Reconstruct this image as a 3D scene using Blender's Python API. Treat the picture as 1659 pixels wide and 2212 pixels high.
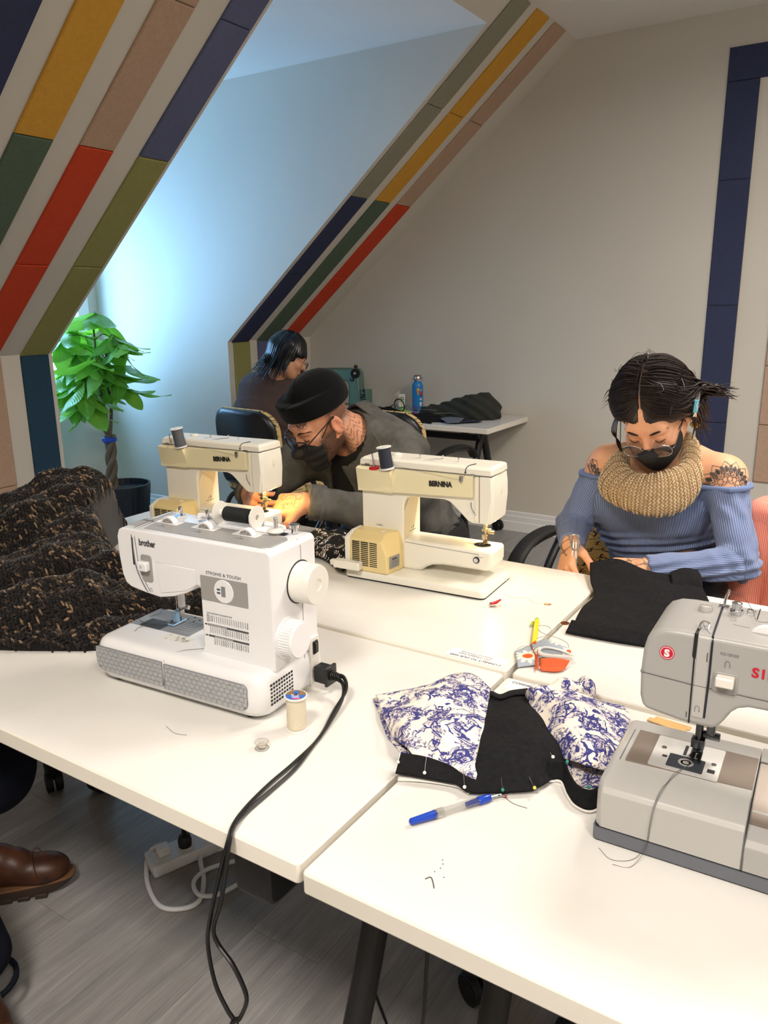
import bpy, bmesh, math, random
import numpy as np
from mathutils import Matrix, Vector, Euler

for _o in list(bpy.data.objects):
    bpy.data.objects.remove(_o, do_unlink=True)
SC = bpy.context.scene
COL = SC.collection
PI = math.pi

# ------------------------------------------------------------------ camera
cd = bpy.data.cameras.new('camera')
cam = bpy.data.objects.new('camera', cd)
COL.objects.link(cam)
cd.sensor_fit = 'HORIZONTAL'
cd.sensor_width = 36.0
cd.lens = 36.0 * 1704.9 / 1659.0
cd.clip_start = 0.02
_r, _d, _f = (0.8425, 0.5386, -0.0114), (0.1268, -0.2189, -0.9675), (-0.5236, 0.8136, -0.2527)
_m = Matrix(((_r[0], -_d[0], -_f[0], 0), (_r[1], -_d[1], -_f[1], 0), (_r[2], -_d[2], -_f[2], 1.39), (0, 0, 0, 1)))
cam.matrix_world = _m
SC.camera = cam

# ------------------------------------------------------------------ view, world, lights
SC.view_settings.view_transform = 'Standard'
SC.view_settings.look = 'None'
SC.view_settings.gamma = 1.0
SC.view_settings.use_curve_mapping = False
SC.view_settings.exposure = 0.0

w = bpy.data.worlds.new('daylight')
SC.world = w
w.use_nodes = True
_bg = w.node_tree.nodes['Background']
_bg.inputs[0].default_value = (0.31, 0.59, 1.0, 1)
_bg.inputs[1].default_value = 22.0


def area(name, loc, power, color, sx, sy, rot=(0, 0, 0), spread=180):
    l = bpy.data.lights.new(name, 'AREA')
    l.shape = 'RECTANGLE'; l.size = sx; l.size_y = sy
    l.energy = power; l.color = color; l.spread = math.radians(spread)
    o = bpy.data.objects.new(name, l); COL.objects.link(o)
    o.location = loc; o.rotation_euler = rot
    return o


WARM = (1.0, 0.91, 0.815)
area('ceiling_light', (-0.35, -0.55, 2.70), 54, WARM, 0.5, 0.5, spread=160)
area('ceiling_light', (1.25, -0.55, 2.70), 50, WARM, 0.5, 0.5, spread=165)
area('ceiling_light', (0.15, 2.45, 2.70), 47, WARM, 0.5, 0.5, spread=172)
area('ceiling_light', (1.75, 2.45, 2.70), 52, WARM, 0.5, 0.5, spread=172)
_p = area('daylight_portal', (-4.78, 3.07, 1.45), 1, (1, 1, 1), 1.25, 1.0, (0, -PI / 2, 0))
_p.data.cycles.is_portal = True

# ------------------------------------------------------------------ colours and materials


def lin(c):
    if isinstance(c, str):
        c = tuple(int(c[i:i + 2], 16) for i in (0, 2, 4))
    return tuple((x / 255 / 12.92) if x / 255 <= 0.04045 else ((x / 255 + 0.055) / 1.055) ** 2.4 for x in c)


class NT:
    """small wrapper that makes node graphs short to write"""

    def __init__(s, name):
        s.m = bpy.data.materials.new(name); s.m.use_nodes = True
        s.t = s.m.node_tree; s.n = s.t.nodes
        s.b = s.n['Principled BSDF']

    def node(s, typ, ins=None, **props):
        nd = s.n.new(typ)
        for k, v in props.items():
            setattr(nd, k, v)
        for k, v in (ins or {}).items():
            s.set(nd.inputs[k], v)
        return nd

    def set(s, sock, v):
        if isinstance(v, bpy.types.NodeSocket):
            s.t.links.new(v, sock)
        elif isinstance(v, bpy.types.Node):
            s.t.links.new(v.outputs[0], sock)
        elif isinstance(v, tuple) and len(v) == 3 and sock.type == 'RGBA':
            sock.default_value = (*v, 1)
        else:
            sock.default_value = v

    def math(s, op, a, b=0.0, c=0.0):
        nd = s.n.new('ShaderNodeMath'); nd.operation = op
        for i, v in enumerate((a, b, c)):
            s.set(nd.inputs[i], v)
        return nd.outputs[0]

    def mix(s, fac, a, b, blend='MIX'):
        nd = s.n.new('ShaderNodeMix'); nd.data_type = 'RGBA'; nd.blend_type = blend
        s.set(nd.inputs[0], fac); s.set(nd.inputs[6], a); s.set(nd.inputs[7], b)
        return nd.outputs[2]

    def coord(s, which='Object', scale=(1, 1, 1), rot=(0, 0, 0), loc=(0, 0, 0)):
        tc = s.n.new('ShaderNodeTexCoord')
        mp = s.n.new('ShaderNodeMapping')
        mp.inputs['Scale'].default_value = scale; mp.inputs['Rotation'].default_value = rot
        mp.inputs['Location'].default_value = loc
        s.t.links.new(tc.outputs[which], mp.inputs[0])
        return mp.outputs[0]

    def noise(s, vec, scale=5.0, detail=2.0, rough=0.5, dist=0.0, out=0):
        nd = s.node('ShaderNodeTexNoise', {'Scale': scale, 'Detail': detail, 'Roughness': rough, 'Distortion': dist})
        if vec is not None:
            s.t.links.new(vec, nd.inputs['Vector'])
        return nd.outputs[out]

    def ramp(s, fac, stops, interp='LINEAR'):
        nd = s.n.new('ShaderNodeValToRGB'); cr = nd.color_ramp; cr.interpolation = interp
        while len(cr.elements) < len(stops):
            cr.elements.new(0.5)
        for e, (p, c) in zip(cr.elements, stops):
            e.position = p; e.color = (*c, 1) if not isinstance(c, float) else (c, c, c, 1)
        s.set(nd.inputs[0], fac)
        return nd.outputs[0]

    def attr(s, name, out='Fac'):
        return s.node('ShaderNodeAttribute', attribute_name=name).outputs[out]

    def bump(s, h, strength=0.3, dist=0.002):
        nd = s.node('ShaderNodeBump', {'Strength': strength, 'Distance': dist, 'Height': h})
        s.t.links.new(nd.outputs[0], s.b.inputs['Normal'])

    def done(s, color=None, rough=0.5, metal=0.0, spec=None, **kw):
        if color is not None:
            s.set(s.b.inputs['Base Color'], color)
        s.set(s.b.inputs['Roughness'], rough); s.set(s.b.inputs['Metallic'], metal)
        if spec is not None:
            s.set(s.b.inputs['Specular IOR Level'], spec)
        for k, v in kw.items():
            s.set(s.b.inputs[k.replace('_', ' ')], v)
        return s.m


_mats = {}


def M(name, color=None, rough=0.5, metal=0.0, bump=0.0, bscale=200.0, var=0.0, vscale=8.0, spec=None, **kw):
    """plain material with a little procedural variation and fine relief"""
    if name in _mats:
        return _mats[name]
    t = NT(name)
    c = lin(color)
    v = t.coord()
    if var > 0:
        n = t.noise(v, vscale, 3)
        lo = tuple(x * (1 - var) for x in c); hi = tuple(min(1, x * (1 + var)) for x in c)
        col = t.ramp(n, [(0.3, lo), (0.7, hi)])
    else:
        col = c
    if bump > 0:
        t.bump(t.noise(v, bscale, 2), bump, 0.001)
    _mats[name] = t.done(col, rough, metal, spec, **kw)
    return _mats[name]


# ------------------------------------------------------------------ mesh building


def tf(pts, mat):
    a = np.asarray(pts, float)
    m = np.array(mat)
    return a @ m[:3, :3].T + m[:3, 3]


def frame(o, x, y):
    """matrix with origin o, x axis x, y axis near y"""
    x = Vector(x).normalized(); y = Vector(y); z = x.cross(y).normalized(); y = z.cross(x)
    return Matrix(((x.x, y.x, z.x, o[0]), (x.y, y.y, z.y, o[1]), (x.z, y.z, z.z, o[2]), (0, 0, 0, 1)))


class MB:
    def __init__(s):
        s.v = []; s.f = []; s.m = []; s.uv = None

    def add(s, v, f, mi=0, M=None):
        if M is not None:
            v = tf(v, M)
        b = len(s.v)
        s.v.extend([tuple(map(float, p)) for p in v])
        s.f.extend([tuple(i + b for i in q) for q in f])
        s.m.extend([mi] * len(f))
        return s

    def box(s, c, d, mi=0, M=None):
        x, y, z = d[0] / 2, d[1] / 2, d[2] / 2
        v = [(c[0] + i * x, c[1] + j * y, c[2] + k * z) for i in (-1, 1) for j in (-1, 1) for k in (-1, 1)]
        f = [(0, 1, 3, 2), (4, 6, 7, 5), (0, 4, 5, 1), (2, 3, 7, 6), (0, 2, 6, 4), (1, 5, 7, 3)]
        return s.add(v, f, mi, M)

    def b2(s, lo, hi, mi=0, M=None):
        return s.box([(a + b) / 2 for a, b in zip(lo, hi)], [abs(b - a) for a, b in zip(lo, hi)], mi, M)

    def loft(s, rings, caps=True, mi=0, M=None, closed=True, capmi=None):
        n = len(rings[0]); v = [p for r in rings for p in r]; f = []
        for i in range(len(rings) - 1):
            for j in range(n if closed else n - 1):
                k = (j + 1) % n
                f.append((i * n + j, i * n + k, (i + 1) * n + k, (i + 1) * n + j))
        s.add(v, f, mi, M)
        if caps and closed:
            base = len(s.v) - len(v)
            s.f.append(tuple(base + j for j in range(n))[::-1])
            s.f.append(tuple(base + (len(rings) - 1) * n + j for j in range(n)))
            s.m.extend([capmi if capmi is not None else mi] * 2)
        return s

    def prism(s, poly, z0, z1, mi=0, M=None, capmi=None):
        return s.loft([[(x, y, z0) for x, y in poly], [(x, y, z1) for x, y in poly]], True, mi, M, True, capmi)

    def uprism(s, poly, v0, v1, mi=0, M=None):
        """polygon given in (u, w), extruded in depth v"""
        return s.loft([[(x, v0, y) for x, y in poly], [(x, v1, y) for x, y in poly]], True, mi, M)

    def vprism(s, poly, u0, u1, mi=0, M=None):
        """polygon given in (v, w), extruded along u"""
        return s.loft([[(u0, x, y) for x, y in poly], [(u1, x, y) for x, y in poly]], True, mi, M)

    def lathe(s, prof, n=24, mi=0, M=None, caps=True):
        rings = [[(r * math.cos(2 * PI * j / n), r * math.sin(2 * PI * j / n), z) for j in range(n)] for r, z in prof]
        return s.loft(rings, caps, mi, M)

    def cyl(s, a, b, r, n=16, mi=0, r2=None):
        return s.tube([a, b], [r, r if r2 is None else r2], n, mi)

    def tube(s, path, rad, n=8, mi=0, M=None, caps=True, flat=1.0, up=None, closed=False):
        p = [Vector(q) for q in path]; k = len(p)
        if not hasattr(rad, '__len__'):
            rad = [rad] * k
        rings = []; prev = None
        for i in range(k):
            if closed:
                t = (p[(i + 1) % k] - p[i - 1])
            else:
                t = (p[min(i + 1, k - 1)] - p[max(i - 1, 0)])
            if t.length < 1e-9:
                t = Vector((0, 0, 1))
            t.normalize()
            if prev is None:
                u = Vector(up) if up else (Vector((0, 0, 1)) if abs(t.z) < 0.9 else Vector((1, 0, 0)))
            else:
                u = prev
            a = u - t * u.dot(t)
            if a.length < 1e-6:
                a = Vector((1, 0, 0)) - t * t.x
            a.normalize(); prev = a; b = t.cross(a)
            rings.append([tuple(p[i] + a * (rad[i] * flat * math.cos(2 * PI * j / n)) + b * (rad[i] * math.sin(2 * PI * j / n))) for j in range(n)])
        if closed:
            rings.append(rings[0]); caps = False
        return s.loft(rings, caps, mi, M)

    def ell(s, c, r, nu=16, nv=10, mi=0, M=None):
        rings = []
        for i in range(nv + 1):
            a = -PI / 2 + PI * i / nv
            a = max(-PI / 2 + 0.02, min(PI / 2 - 0.02, a))
            rings.append([(c[0] + r[0] * math.cos(a) * math.cos(2 * PI * j / nu), c[1] + r[1] * math.cos(a) * math.sin(2 * PI * j / nu), c[2] + r[2] * math.sin(a)) for j in range(nu)])
        return s.loft(rings, True, mi, M)

    def sheet(s, fn, nu, nv, mi=0, wrapu=False):
        """grid surface; fn(u, v) in 0..1, keeps uv"""
        v = []; uv = []
        for j in range(nv + 1):
            for i in range(nu + (0 if wrapu else 1)):
                v.append(fn(i / nu, j / nv)); uv.append((i / nu, j / nv))
        w_ = nu + (0 if wrapu else 1)
        f = []
        for j in range(nv):
            for i in range(nu):
                k = (i + 1) % w_
                f.append((j * w_ + i, j * w_ + k, (j + 1) * w_ + k, (j + 1) * w_ + i))
        base = len(s.v)
        if s.uv is None:
            s.uv = [(0, 0)] * base
        s.add(v, f, mi)
        s.uv.extend(uv)
        return s


def rrect(x0, x1, y0, y1, r, n=4):
    if not hasattr(r, '__len__'):
        r = [r] * 4
    out = []
    for (cx, cy, a0), rr in zip(((x1, y1, 0), (x0, y1, 90), (x0, y0, 180), (x1, y0, 270)), r):
        sx = -1 if cx == x1 else 1; sy = -1 if cy == y1 else 1
        if rr <= 1e-6:
            out.append((cx, cy)); continue
        for i in range(n + 1):
            a = math.radians(a0 + 90 * i / n)
            out.append((cx + sx * rr + rr * math.cos(a), cy + sy * rr + rr * math.sin(a)))
    return out


def circ(cx, cy, r, n=24):
    return [(cx + r * math.cos(2 * PI * i / n), cy + r * math.sin(2 * PI * i / n)) for i in range(n)]


def cpath(pts, n=6):
    """catmull-rom through points"""
    p = [Vector(q) for q in pts]; out = []
    p = [p[0] * 2 - p[1]] + p + [p[-1] * 2 - p[-2]]
    for i in range(1, len(p) - 2):
        for k in range(n):
            t = k / n
            out.append(0.5 * ((2 * p[i]) + (p[i + 1] - p[i - 1]) * t + (2 * p[i - 1] - 5 * p[i] + 4 * p[i + 1] - p[i + 2]) * t * t + (3 * p[i] - p[i - 1] - 3 * p[i + 1] + p[i + 2]) * t ** 3))
    out.append(p[-2])
    return [tuple(q) for q in out]


def mesh_obj(name, me, mats, parent=None, loc=None, rot=None):
    o = bpy.data.objects.new(name, me); COL.objects.link(o)
    for m in (mats if isinstance(mats, (list, tuple)) else [mats]):
        me.materials.append(m)
    if parent is not None:
        o.parent = parent
    if loc is not None:
        o.location = loc
    if rot is not None:
        o.rotation_euler = rot
    return o


def obj(name, mb, mats, parent=None, smooth=40, bevel=0.0, seg=2, sub=0, loc=None, rot=None, solid=0.0, label=None, kind=None):
    me = bpy.data.meshes.new(name)
    me.from_pydata(mb.v, [], mb.f)
    bm = bmesh.new(); bm.from_mesh(me)
    bmesh.ops.recalc_face_normals(bm, faces=bm.faces)
    bm.to_mesh(me); bm.free()
    me.polygons.foreach_set('material_index', mb.m)
    if mb.uv is not None:
        uv = mb.uv + [(0, 0)] * (len(mb.v) - len(mb.uv))
        lay = me.uv_layers.new(name='UVMap')
        li = np.empty(len(me.loops), int); me.loops.foreach_get('vertex_index', li)
        lay.data.foreach_set('uv', np.array(uv, float)[li].ravel())
    o = mesh_obj(name, me, mats, parent, loc, rot)
    if smooth:
        me.polygons.foreach_set('use_smooth', [True] * len(me.polygons))
        me.set_sharp_from_angle(angle=math.radians(smooth))
    if solid:
        md = o.modifiers.new('solid', 'SOLIDIFY'); md.thickness = solid; md.offset = 0
    if bevel > 0:
        md = o.modifiers.new('bevel', 'BEVEL'); md.width = bevel; md.segments = seg; md.limit_method = 'ANGLE'
        md.angle_limit = math.radians(35)
    if sub:
        md = o.modifiers.new('sub', 'SUBSURF'); md.levels = sub; md.render_levels = sub
    if label:
        o['label'] = label
    if kind:
        o['kind'] = kind
    return o


def thing(name, label, cat, loc=(0, 0, 0), rz=0.0, group=None):
    o = bpy.data.objects.new(name, None); COL.objects.link(o)
    o.empty_display_size = 0.05
    o.location = loc; o.rotation_euler = (0, 0, rz)
    return tag(o, label, cat, group)


def tag(o, label, cat, group=None):
    o['label'] = label; o['category'] = cat
    if group:
        o['group'] = group
    return o


def structure(name, mb, mats, **kw):
    o = obj(name, mb, mats, **kw)
    if o.parent is None:
        o['kind'] = 'structure'
    return o


def text(name, s, size, mats, parent, o, x, y, bold=0.0, ext=0.0002, align='LEFT', sx=1.0, shear=0.0, spacing=1.0, lines=1.0):
    """lettering as a thin mesh: origin o, reading direction x, up y"""
    c = bpy.data.curves.new('t', 'FONT'); c.body = s; c.size = size; c.extrude = ext; c.offset = bold
    c.align_x = align; c.resolution_u = 3; c.shear = shear; c.space_character = spacing; c.space_line = lines
    t = bpy.data.objects.new('t', c); COL.objects.link(t)
    me = bpy.data.meshes.new_from_object(t)
    bpy.data.objects.remove(t, do_unlink=True)
    me.materials.clear()
    m = frame(o, x, y) @ Matrix.Diagonal((sx, 1, 1, 1))
    me.transform(m)
    me.name = name
    return mesh_obj(name, me, mats, parent)


def copy_tree(o, parent=None):
    c = o.copy(); COL.objects.link(c)
    if parent is not None:
        c.parent = parent
    for ch in list(o.children):
        copy_tree(ch, c)
    return c

# ================================================================== the room
SLX, SLZ = -3.5, 1.185          # knee wall and where the slope starts
SL = math.hypot(1.855, 1.559)
SD = Vector((1.855 / SL, 0, 1.559 / SL)); SN = Vector((1.559 / SL, 0, -1.855 / SL))   # up the slope, into the room
CE, DC = 2.744, 2.635            # room ceiling, dormer ceiling
YG, Y0, YD, WX = 4.5, 2.445, 3.677, -4.70
DX = SLX + (DC - SLZ) * 1.855 / 1.559


def paint(name, col, bump=0.08, scale=90, var=0.03):
    t = NT(name); v = t.coord()
    n = t.noise(v, scale, 4, 0.6); c = lin(col)
    t.bump(n, bump, 0.002)
    return t.done(t.ramp(t.noise(v, 1.3, 2), [(0.3, tuple(x * (1 - var) for x in c)), (0.7, tuple(x * (1 + var) for x in c))]), 0.6, spec=0.3)


m_wall = paint('wall_paint', (208, 203, 192))
m_ceil = paint('ceiling_paint', (232, 229, 222), 0.5, 26)
m_trim = M('white_trim_paint', (232, 232, 230), 0.35)


def plank_mat():
    t = NT('grey_oak_laminate')
    oi = t.node('ShaderNodeObjectInfo')
    v = t.coord('Object', (9, 1.0, 9))
    va = t.node('ShaderNodeVectorMath', {0: v, 1: t.node('ShaderNodeCombineXYZ', {0: t.math('MULTIPLY', oi.outputs['Random'], 50.0), 1: t.math('MULTIPLY', oi.outputs['Random'], 31.0)})}, operation='ADD').outputs[0]
    g = t.noise(va, 3.2, 6, 0.62, 0.6)
    fine = t.noise(t.coord('Object', (240, 6, 240)), 1.0, 3)
    base = t.ramp(g, [(0.25, lin((138, 136, 135))), (0.5, lin((158, 155, 153))), (0.75, lin((174, 171, 167)))])
    tone = t.math('MULTIPLY_ADD', oi.outputs['Random'], 0.22, 0.86)
    c = t.mix(1.0, base, t.node('ShaderNodeCombineXYZ', {0: tone, 1: tone, 2: tone}), 'MULTIPLY')
    c = t.mix(0.35, c, t.ramp(fine, [(0.35, (0.5, 0.5, 0.51)), (0.65, (1.0, 1.0, 1.0))]), 'MULTIPLY')
    t.bump(fine, 0.25, 0.0008)
    return t.done(c, 0.42, spec=0.4)


m_plank = plank_mat()
m_under = M('floor_underlay', (60, 56, 52), 0.8)
fl = structure('floor', MB().b2((-4.75, -3.2, -0.06), (3.2, 4.55, -0.004)), m_under)
# laminate planks lie along the room, each a piece of its own where the floor shows
_pm = {}
random.seed(4)
for i in range(28):
    x0 = -4.7 + i * 0.19
    y = -3.1 + (i * 0.47) % 1.2 - 1.2
    while y < 4.5:
        a, b = max(y, -3.1), min(y + 1.22, 4.5)
        if b - a > 0.05 and x0 < 0.55 and b > -0.4:
            key = round(b - a, 3)
            if key not in _pm:
                o = obj('plank', MB().box((0, 0, -0.003), (0.1894, key - 0.0009, 0.006)), m_plank, fl, smooth=0)
                _pm[key] = o
            else:
                o = _pm[key].copy(); COL.objects.link(o)
            o.location = (x0 + 0.095, (a + b) / 2, 0)
        y += 1.22
structure('floor.001', MB().b2((0.63, -3.1, -0.006), (3.1, 4.5, 0)).b2((-4.7, -3.1, -0.006), (0.63, -1.3, -0.001)), m_plank, smooth=0)

structure('wall_far', MB().uprism([(-3.6, 0), (3.1, 0), (3.1, CE + 0.05), (-1.6, CE + 0.05), (-3.6, SLZ - 0.05)], YG, YG + 0.1), m_wall, smooth=0)
structure('wall_right', MB().b2((3.0, -3.1, 0), (3.1, YG, CE)), m_wall, smooth=0)
structure('wall_rear', MB().b2((-3.5, -3.1, 0), (3.1, -3.0, CE)), m_wall, smooth=0)
structure('ceiling', MB().b2((-1.645, -3.1, CE), (3.1, YG + 0.05, CE + 0.08)), m_ceil, smooth=0)
knee_a = structure('wall_left', MB().b2((SLX - 0.1, -3.1, 0), (SLX, Y0, SLZ)), m_wall, smooth=0)
knee_b = structure('wall_left.001', MB().b2((SLX - 0.1, YD, 0), (SLX, YG, SLZ)), m_wall, smooth=0)
slope_poly = [(SLX, SLZ), (-1.645, CE), (-1.645, CE + 0.09), (SLX - 0.11, SLZ)]
slope_a = structure('wall_left_slope', MB().uprism(slope_poly, -3.1, Y0), m_wall, smooth=0)
slope_b = structure('wall_left_slope.001', MB().uprism(slope_poly, YD, YG + 0.02), m_wall, smooth=0)
structure('wall_left_slope.002', MB().uprism([(DX, DC), (-1.645, CE), (-1.645, CE + 0.09), (DX - 0.02, DC + 0.09)], Y0, YD), m_wall, smooth=0)
# dormer
structure('ceiling.001', MB().uprism([(WX - 0.1, DC), (DX, DC), (DX, DC + 0.06), (WX - 0.1, DC + 0.06)], Y0 - 0.05, YD + 0.05), m_ceil, smooth=0)
chk = [(WX - 0.1, 0), (SLX - 0.02, 0), (SLX - 0.02, SLZ + 0.01), (DX - 0.04, DC), (WX - 0.1, DC)]
structure('wall_dormer_far', MB().uprism(chk, YD + 0.0006, YD + 0.08), m_wall, smooth=0)
structure('wall_dormer_near', MB().uprism(chk, Y0 - 0.08, Y0 - 0.0006), m_wall, smooth=0)
WY0, WY1, WZ0, WZ1 = 2.52, 3.50, 0.88, 2.02
structure('wall_dormer_window', MB().b2((WX - 0.12, Y0, 0), (WX, YD, WZ0)).b2((WX - 0.12, Y0, WZ1), (WX, YD, DC)).b2((WX - 0.12, Y0, WZ0), (WX, WY0, WZ1)).b2((WX - 0.12, WY1, WZ0), (WX, YD, WZ1)), m_wall, smooth=0)

# window: casing, sill, two sashes with panes
win = thing('window_1', None, None, (WX, 0, 0)); del win['label'], win['category']; win['kind'] = 'structure'
mb = MB()
for a, b in (((0, WY0 - 0.09, WZ0 - 0.02), (0.022, WY0, WZ1 + 0.09)), ((0, WY1, WZ0 - 0.02), (0.022, WY1 + 0.09, WZ1 + 0.09)), ((0, WY0, WZ1), (0.022, WY1, WZ1 + 0.09)), ((0, WY0 - 0.09, WZ0 - 0.10), (0.02, WY1 + 0.09, WZ0 - 0.02))):
    mb.b2(a, b)
obj('casing', mb, m_trim, win, bevel=0.005)
obj('sill', MB().b2((-0.1, WY0 - 0.10, WZ0 - 0.03), (0.05, WY1 + 0.10, WZ0)), m_trim, win, bevel=0.006)
g = NT('window_glass')
tr = g.node('ShaderNodeBsdfTransparent', {0: (0.95, 0.98, 1.0)}); gl = g.node('ShaderNodeBsdfGlossy', {'Roughness': 0.02})
mx = g.node('ShaderNodeMixShader', {0: 0.06}); g.t.links.new(tr.outputs[0], mx.inputs[1]); g.t.links.new(gl.outputs[0], mx.inputs[2])
g.t.links.new(mx.outputs[0], g.n['Material Output'].inputs[0]); m_pane = g.m
for z0, z1, dx in ((WZ0, 1.45, -0.06), (1.43, WZ1, -0.085)):
    mb = MB(); w_ = 0.045
    mb.b2((dx - 0.02, WY0, z0), (dx + 0.02, WY0 + w_, z1)).b2((dx - 0.02, WY1 - w_, z0), (dx + 0.02, WY1, z1))
    mb.b2((dx - 0.02, WY0 + w_, z0), (dx + 0.02, WY1 - w_, z0 + w_)).b2((dx - 0.02, WY0 + w_, z1 - w_), (dx + 0.02, WY1 - w_, z1))
    s_ = obj('sash', mb, m_trim, win, bevel=0.004)
    obj('pane', MB().b2((dx - 0.003, WY0 + w_, z0 + w_), (dx + 0.003, WY1 - w_, z1 - w_)), m_pane, s_, smooth=0)

# baseboards: stepped profile
BBP = [(0, 0), (0.014, 0), (0.014, 0.058), (0.010, 0.064), (0.010, 0.094), (0.006, 0.10), (0.006, 0.122), (0.0, 0.128)]


def baseboard(name, a, b, n):
    a, b, n = Vector(a), Vector(b), Vector(n)
    mb = MB().loft([[tuple(a + n * x + Vector((0, 0, z))) for x, z in BBP], [tuple(b + n * x + Vector((0, 0, z))) for x, z in BBP]])
    structure(name, mb, m_trim, smooth=30)


baseboard('baseboard_far', (SLX, YG, 0), (3.0, YG, 0), (0, -1, 0))
baseboard('baseboard_dormer_far', (WX, YD, 0), (SLX, YD, 0), (0, -1, 0))
baseboard('baseboard_dormer_window', (WX, Y0, 0), (WX, YD, 0), (1, 0, 0))
baseboard('baseboard_left', (SLX, -3.0, 0), (SLX, Y0, 0), (1, 0, 0))
baseboard('baseboard_left.001', (SLX, YD, 0), (SLX, YG, 0), (1, 0, 0))

# felt panels: bevelled boards glued on walls and slopes in stripes, each one a piece


def felt(name, c):
    t = NT(name); v = t.coord(); c = lin(c)
    n = t.noise(v, 700, 2); n2 = t.noise(v, 60, 3, 0.7)
    col = t.ramp(t.math('MULTIPLY_ADD', n, 0.6, t.math('MULTIPLY', n2, 0.4)), [(0.3, tuple(x * 0.82 for x in c)), (0.7, tuple(x * 1.12 for x in c))])
    t.bump(n, 0.25, 0.0006)
    return t.done(col, 0.95, spec=0.1)


F_ = {k: felt(k + '_felt', c) for k, c in dict(navy=(60, 66, 92), dusty_blue=(96, 102, 132), teal=(46, 72, 92), olive=(148, 146, 92), forest=(90, 106, 90), red=(200, 74, 48), ochre=(208, 156, 66), tan=(184, 156, 134), sage=(146, 144, 126)).items()}


def panel(parent, c, M_, w=0.15, h=0.604, th=0.011):
    x, y = w / 2 - 0.0008, h / 2 - 0.0008; b = 0.004
    r0 = [(-x, -y, 0), (x, -y, 0), (x, y, 0), (-x, y, 0)]
    r1 = [(a, b_, th - b) for a, b_, _ in r0]
    r2 = [(a - math.copysign(b, a), b_ - math.copysign(b, b_), th) for a, b_, _ in r0]
    o = obj('felt_panel', MB().loft([r0, r1, r2], True, 0), F_[c], parent, smooth=0, label=c.replace('_', ' ') + ' felt panel')
    o.matrix_local = M_
    return o


def slope_panel(parent, y, row, c):
    s = (row + 0.5) * 0.606
    P = Vector((SLX, y, SLZ)) + SD * s
    panel(parent, c, frame(P, (0, 1, 0), SD), h=0.604)


for y, cols in ((3.785, ('navy', 'navy', 'sage', 'sage')), (4.018, ('forest', 'forest', 'ochre', 'ochre')), (4.245, ('red', 'red', 'tan', 'tan'))):
    for k, c in enumerate(cols):
        slope_panel(slope_b, y, k, c)
for y, cols in ((2.348, ('olive', 'olive', 'dusty_blue', 'dusty_blue')), (2.078, ('red', 'red', 'tan', 'tan')), (1.822, ('forest', 'forest', 'ochre', 'ochre')), (1.575, ('navy', 'navy', 'navy', 'navy'))):
    for k, c in enumerate(cols):
        slope_panel(slope_a, y, k, c)
for par, y, c, c2 in ((knee_b, 3.797, 'olive', 'olive'), (knee_b, 4.02, 'dusty_blue', 'dusty_blue'), (knee_b, 4.245, 'sage', 'sage'), (knee_a, 2.345, 'teal', 'teal'), (knee_a, 2.095, 'tan', 'tan'), (knee_a, 1.845, 'navy', 'navy')):
    for z, cc, h in ((SLZ - 0.307, c, 0.604), (0.36, c2, 0.43)):
        panel(par, cc, frame((SLX, y, z), (0, 1, 0), (0, 0, 1)), h=h)
wf = bpy.data.objects['wall_far']
for z0, z1 in ((2.425, 2.577), (1.977, 2.425), (1.371, 1.977), (0.765, 1.371), (0.316, 0.765)):
    if z0 > 2.4:
        for k in range(4):
            panel(wf, 'navy', frame((-0.872 + 0.303 + 0.606 * k, YG, (z0 + z1) / 2), (1, 0, 0), (0, 0, 1)), w=0.606, h=z1 - z0)
    else:
        panel(wf, 'navy', frame((-0.797, YG, (z0 + z1) / 2), (1, 0, 0), (0, 0, 1)), h=z1 - z0)
for k in range(4):
    panel(wf, 'navy', frame((-0.872 + 0.303 + 0.606 * k, YG, 0.24), (1, 0, 0), (0, 0, 1)), w=0.606, h=0.151)
    for j in range(6):
        panel(wf, 'tan', frame((-0.567 + 0.152 + 0.303 * k, YG, 0.465 + 0.152 + 0.303 * j), (1, 0, 0), (0, 0, 1)), w=0.303, h=0.302)

# ================================================================== tables


def table_white():
    t = NT('white_laminate'); v = t.coord()
    n = t.noise(v, 5, 4, 0.6)
    c = t.ramp(n, [(0.35, lin((214, 212, 206))), (0.6, lin((220, 218, 213)))])
    t.bump(t.noise(v, 350, 2), 0.03, 0.0005)
    return t.done(c, 0.32, spec=0.4)


m_top = table_white()
m_edge = M('white_edge_band', (228, 223, 212), 0.35)
m_black = M('black_powder_coat', (20, 20, 23), 0.45, bump=0.1, bscale=600)
m_rubber = M('black_rubber', (14, 14, 16), 0.6)
m_steel = M('steel', (190, 190, 192), 0.25, 1.0)


def caster(parent, x, y, ang=0.0, r=0.032, z=0.0):
    c, s = math.cos(ang), math.sin(ang)
    mb = MB()
    for k in (-1, 1):
        a = Vector((x, y, z + r)) + Vector((c, s, 0)) * (k * 0.004); b = Vector((x, y, z + r)) + Vector((c, s, 0)) * (k * 0.022)
        mb.cyl(a, b, r, 18); mb.cyl(b, b + Vector((c, s, 0)) * k * 0.002, r * 0.8, 18)
    w_ = obj('caster', mb, m_rubber, parent, bevel=0.003)
    mb = MB().cyl((x, y, z + r * 1.2), (x, y, z + 2 * r + 0.02), 0.010, 12).box((x - s * 0.012, y + c * 0.012, z + 2 * r - 0.006), (0.03, 0.03, 0.012)).box((x - s * 0.036, y + c * 0.036, z + r * 1.1), (0.014, 0.02, 0.006))
    obj('caster_housing', mb, m_black, w_, bevel=0.002)


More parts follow.
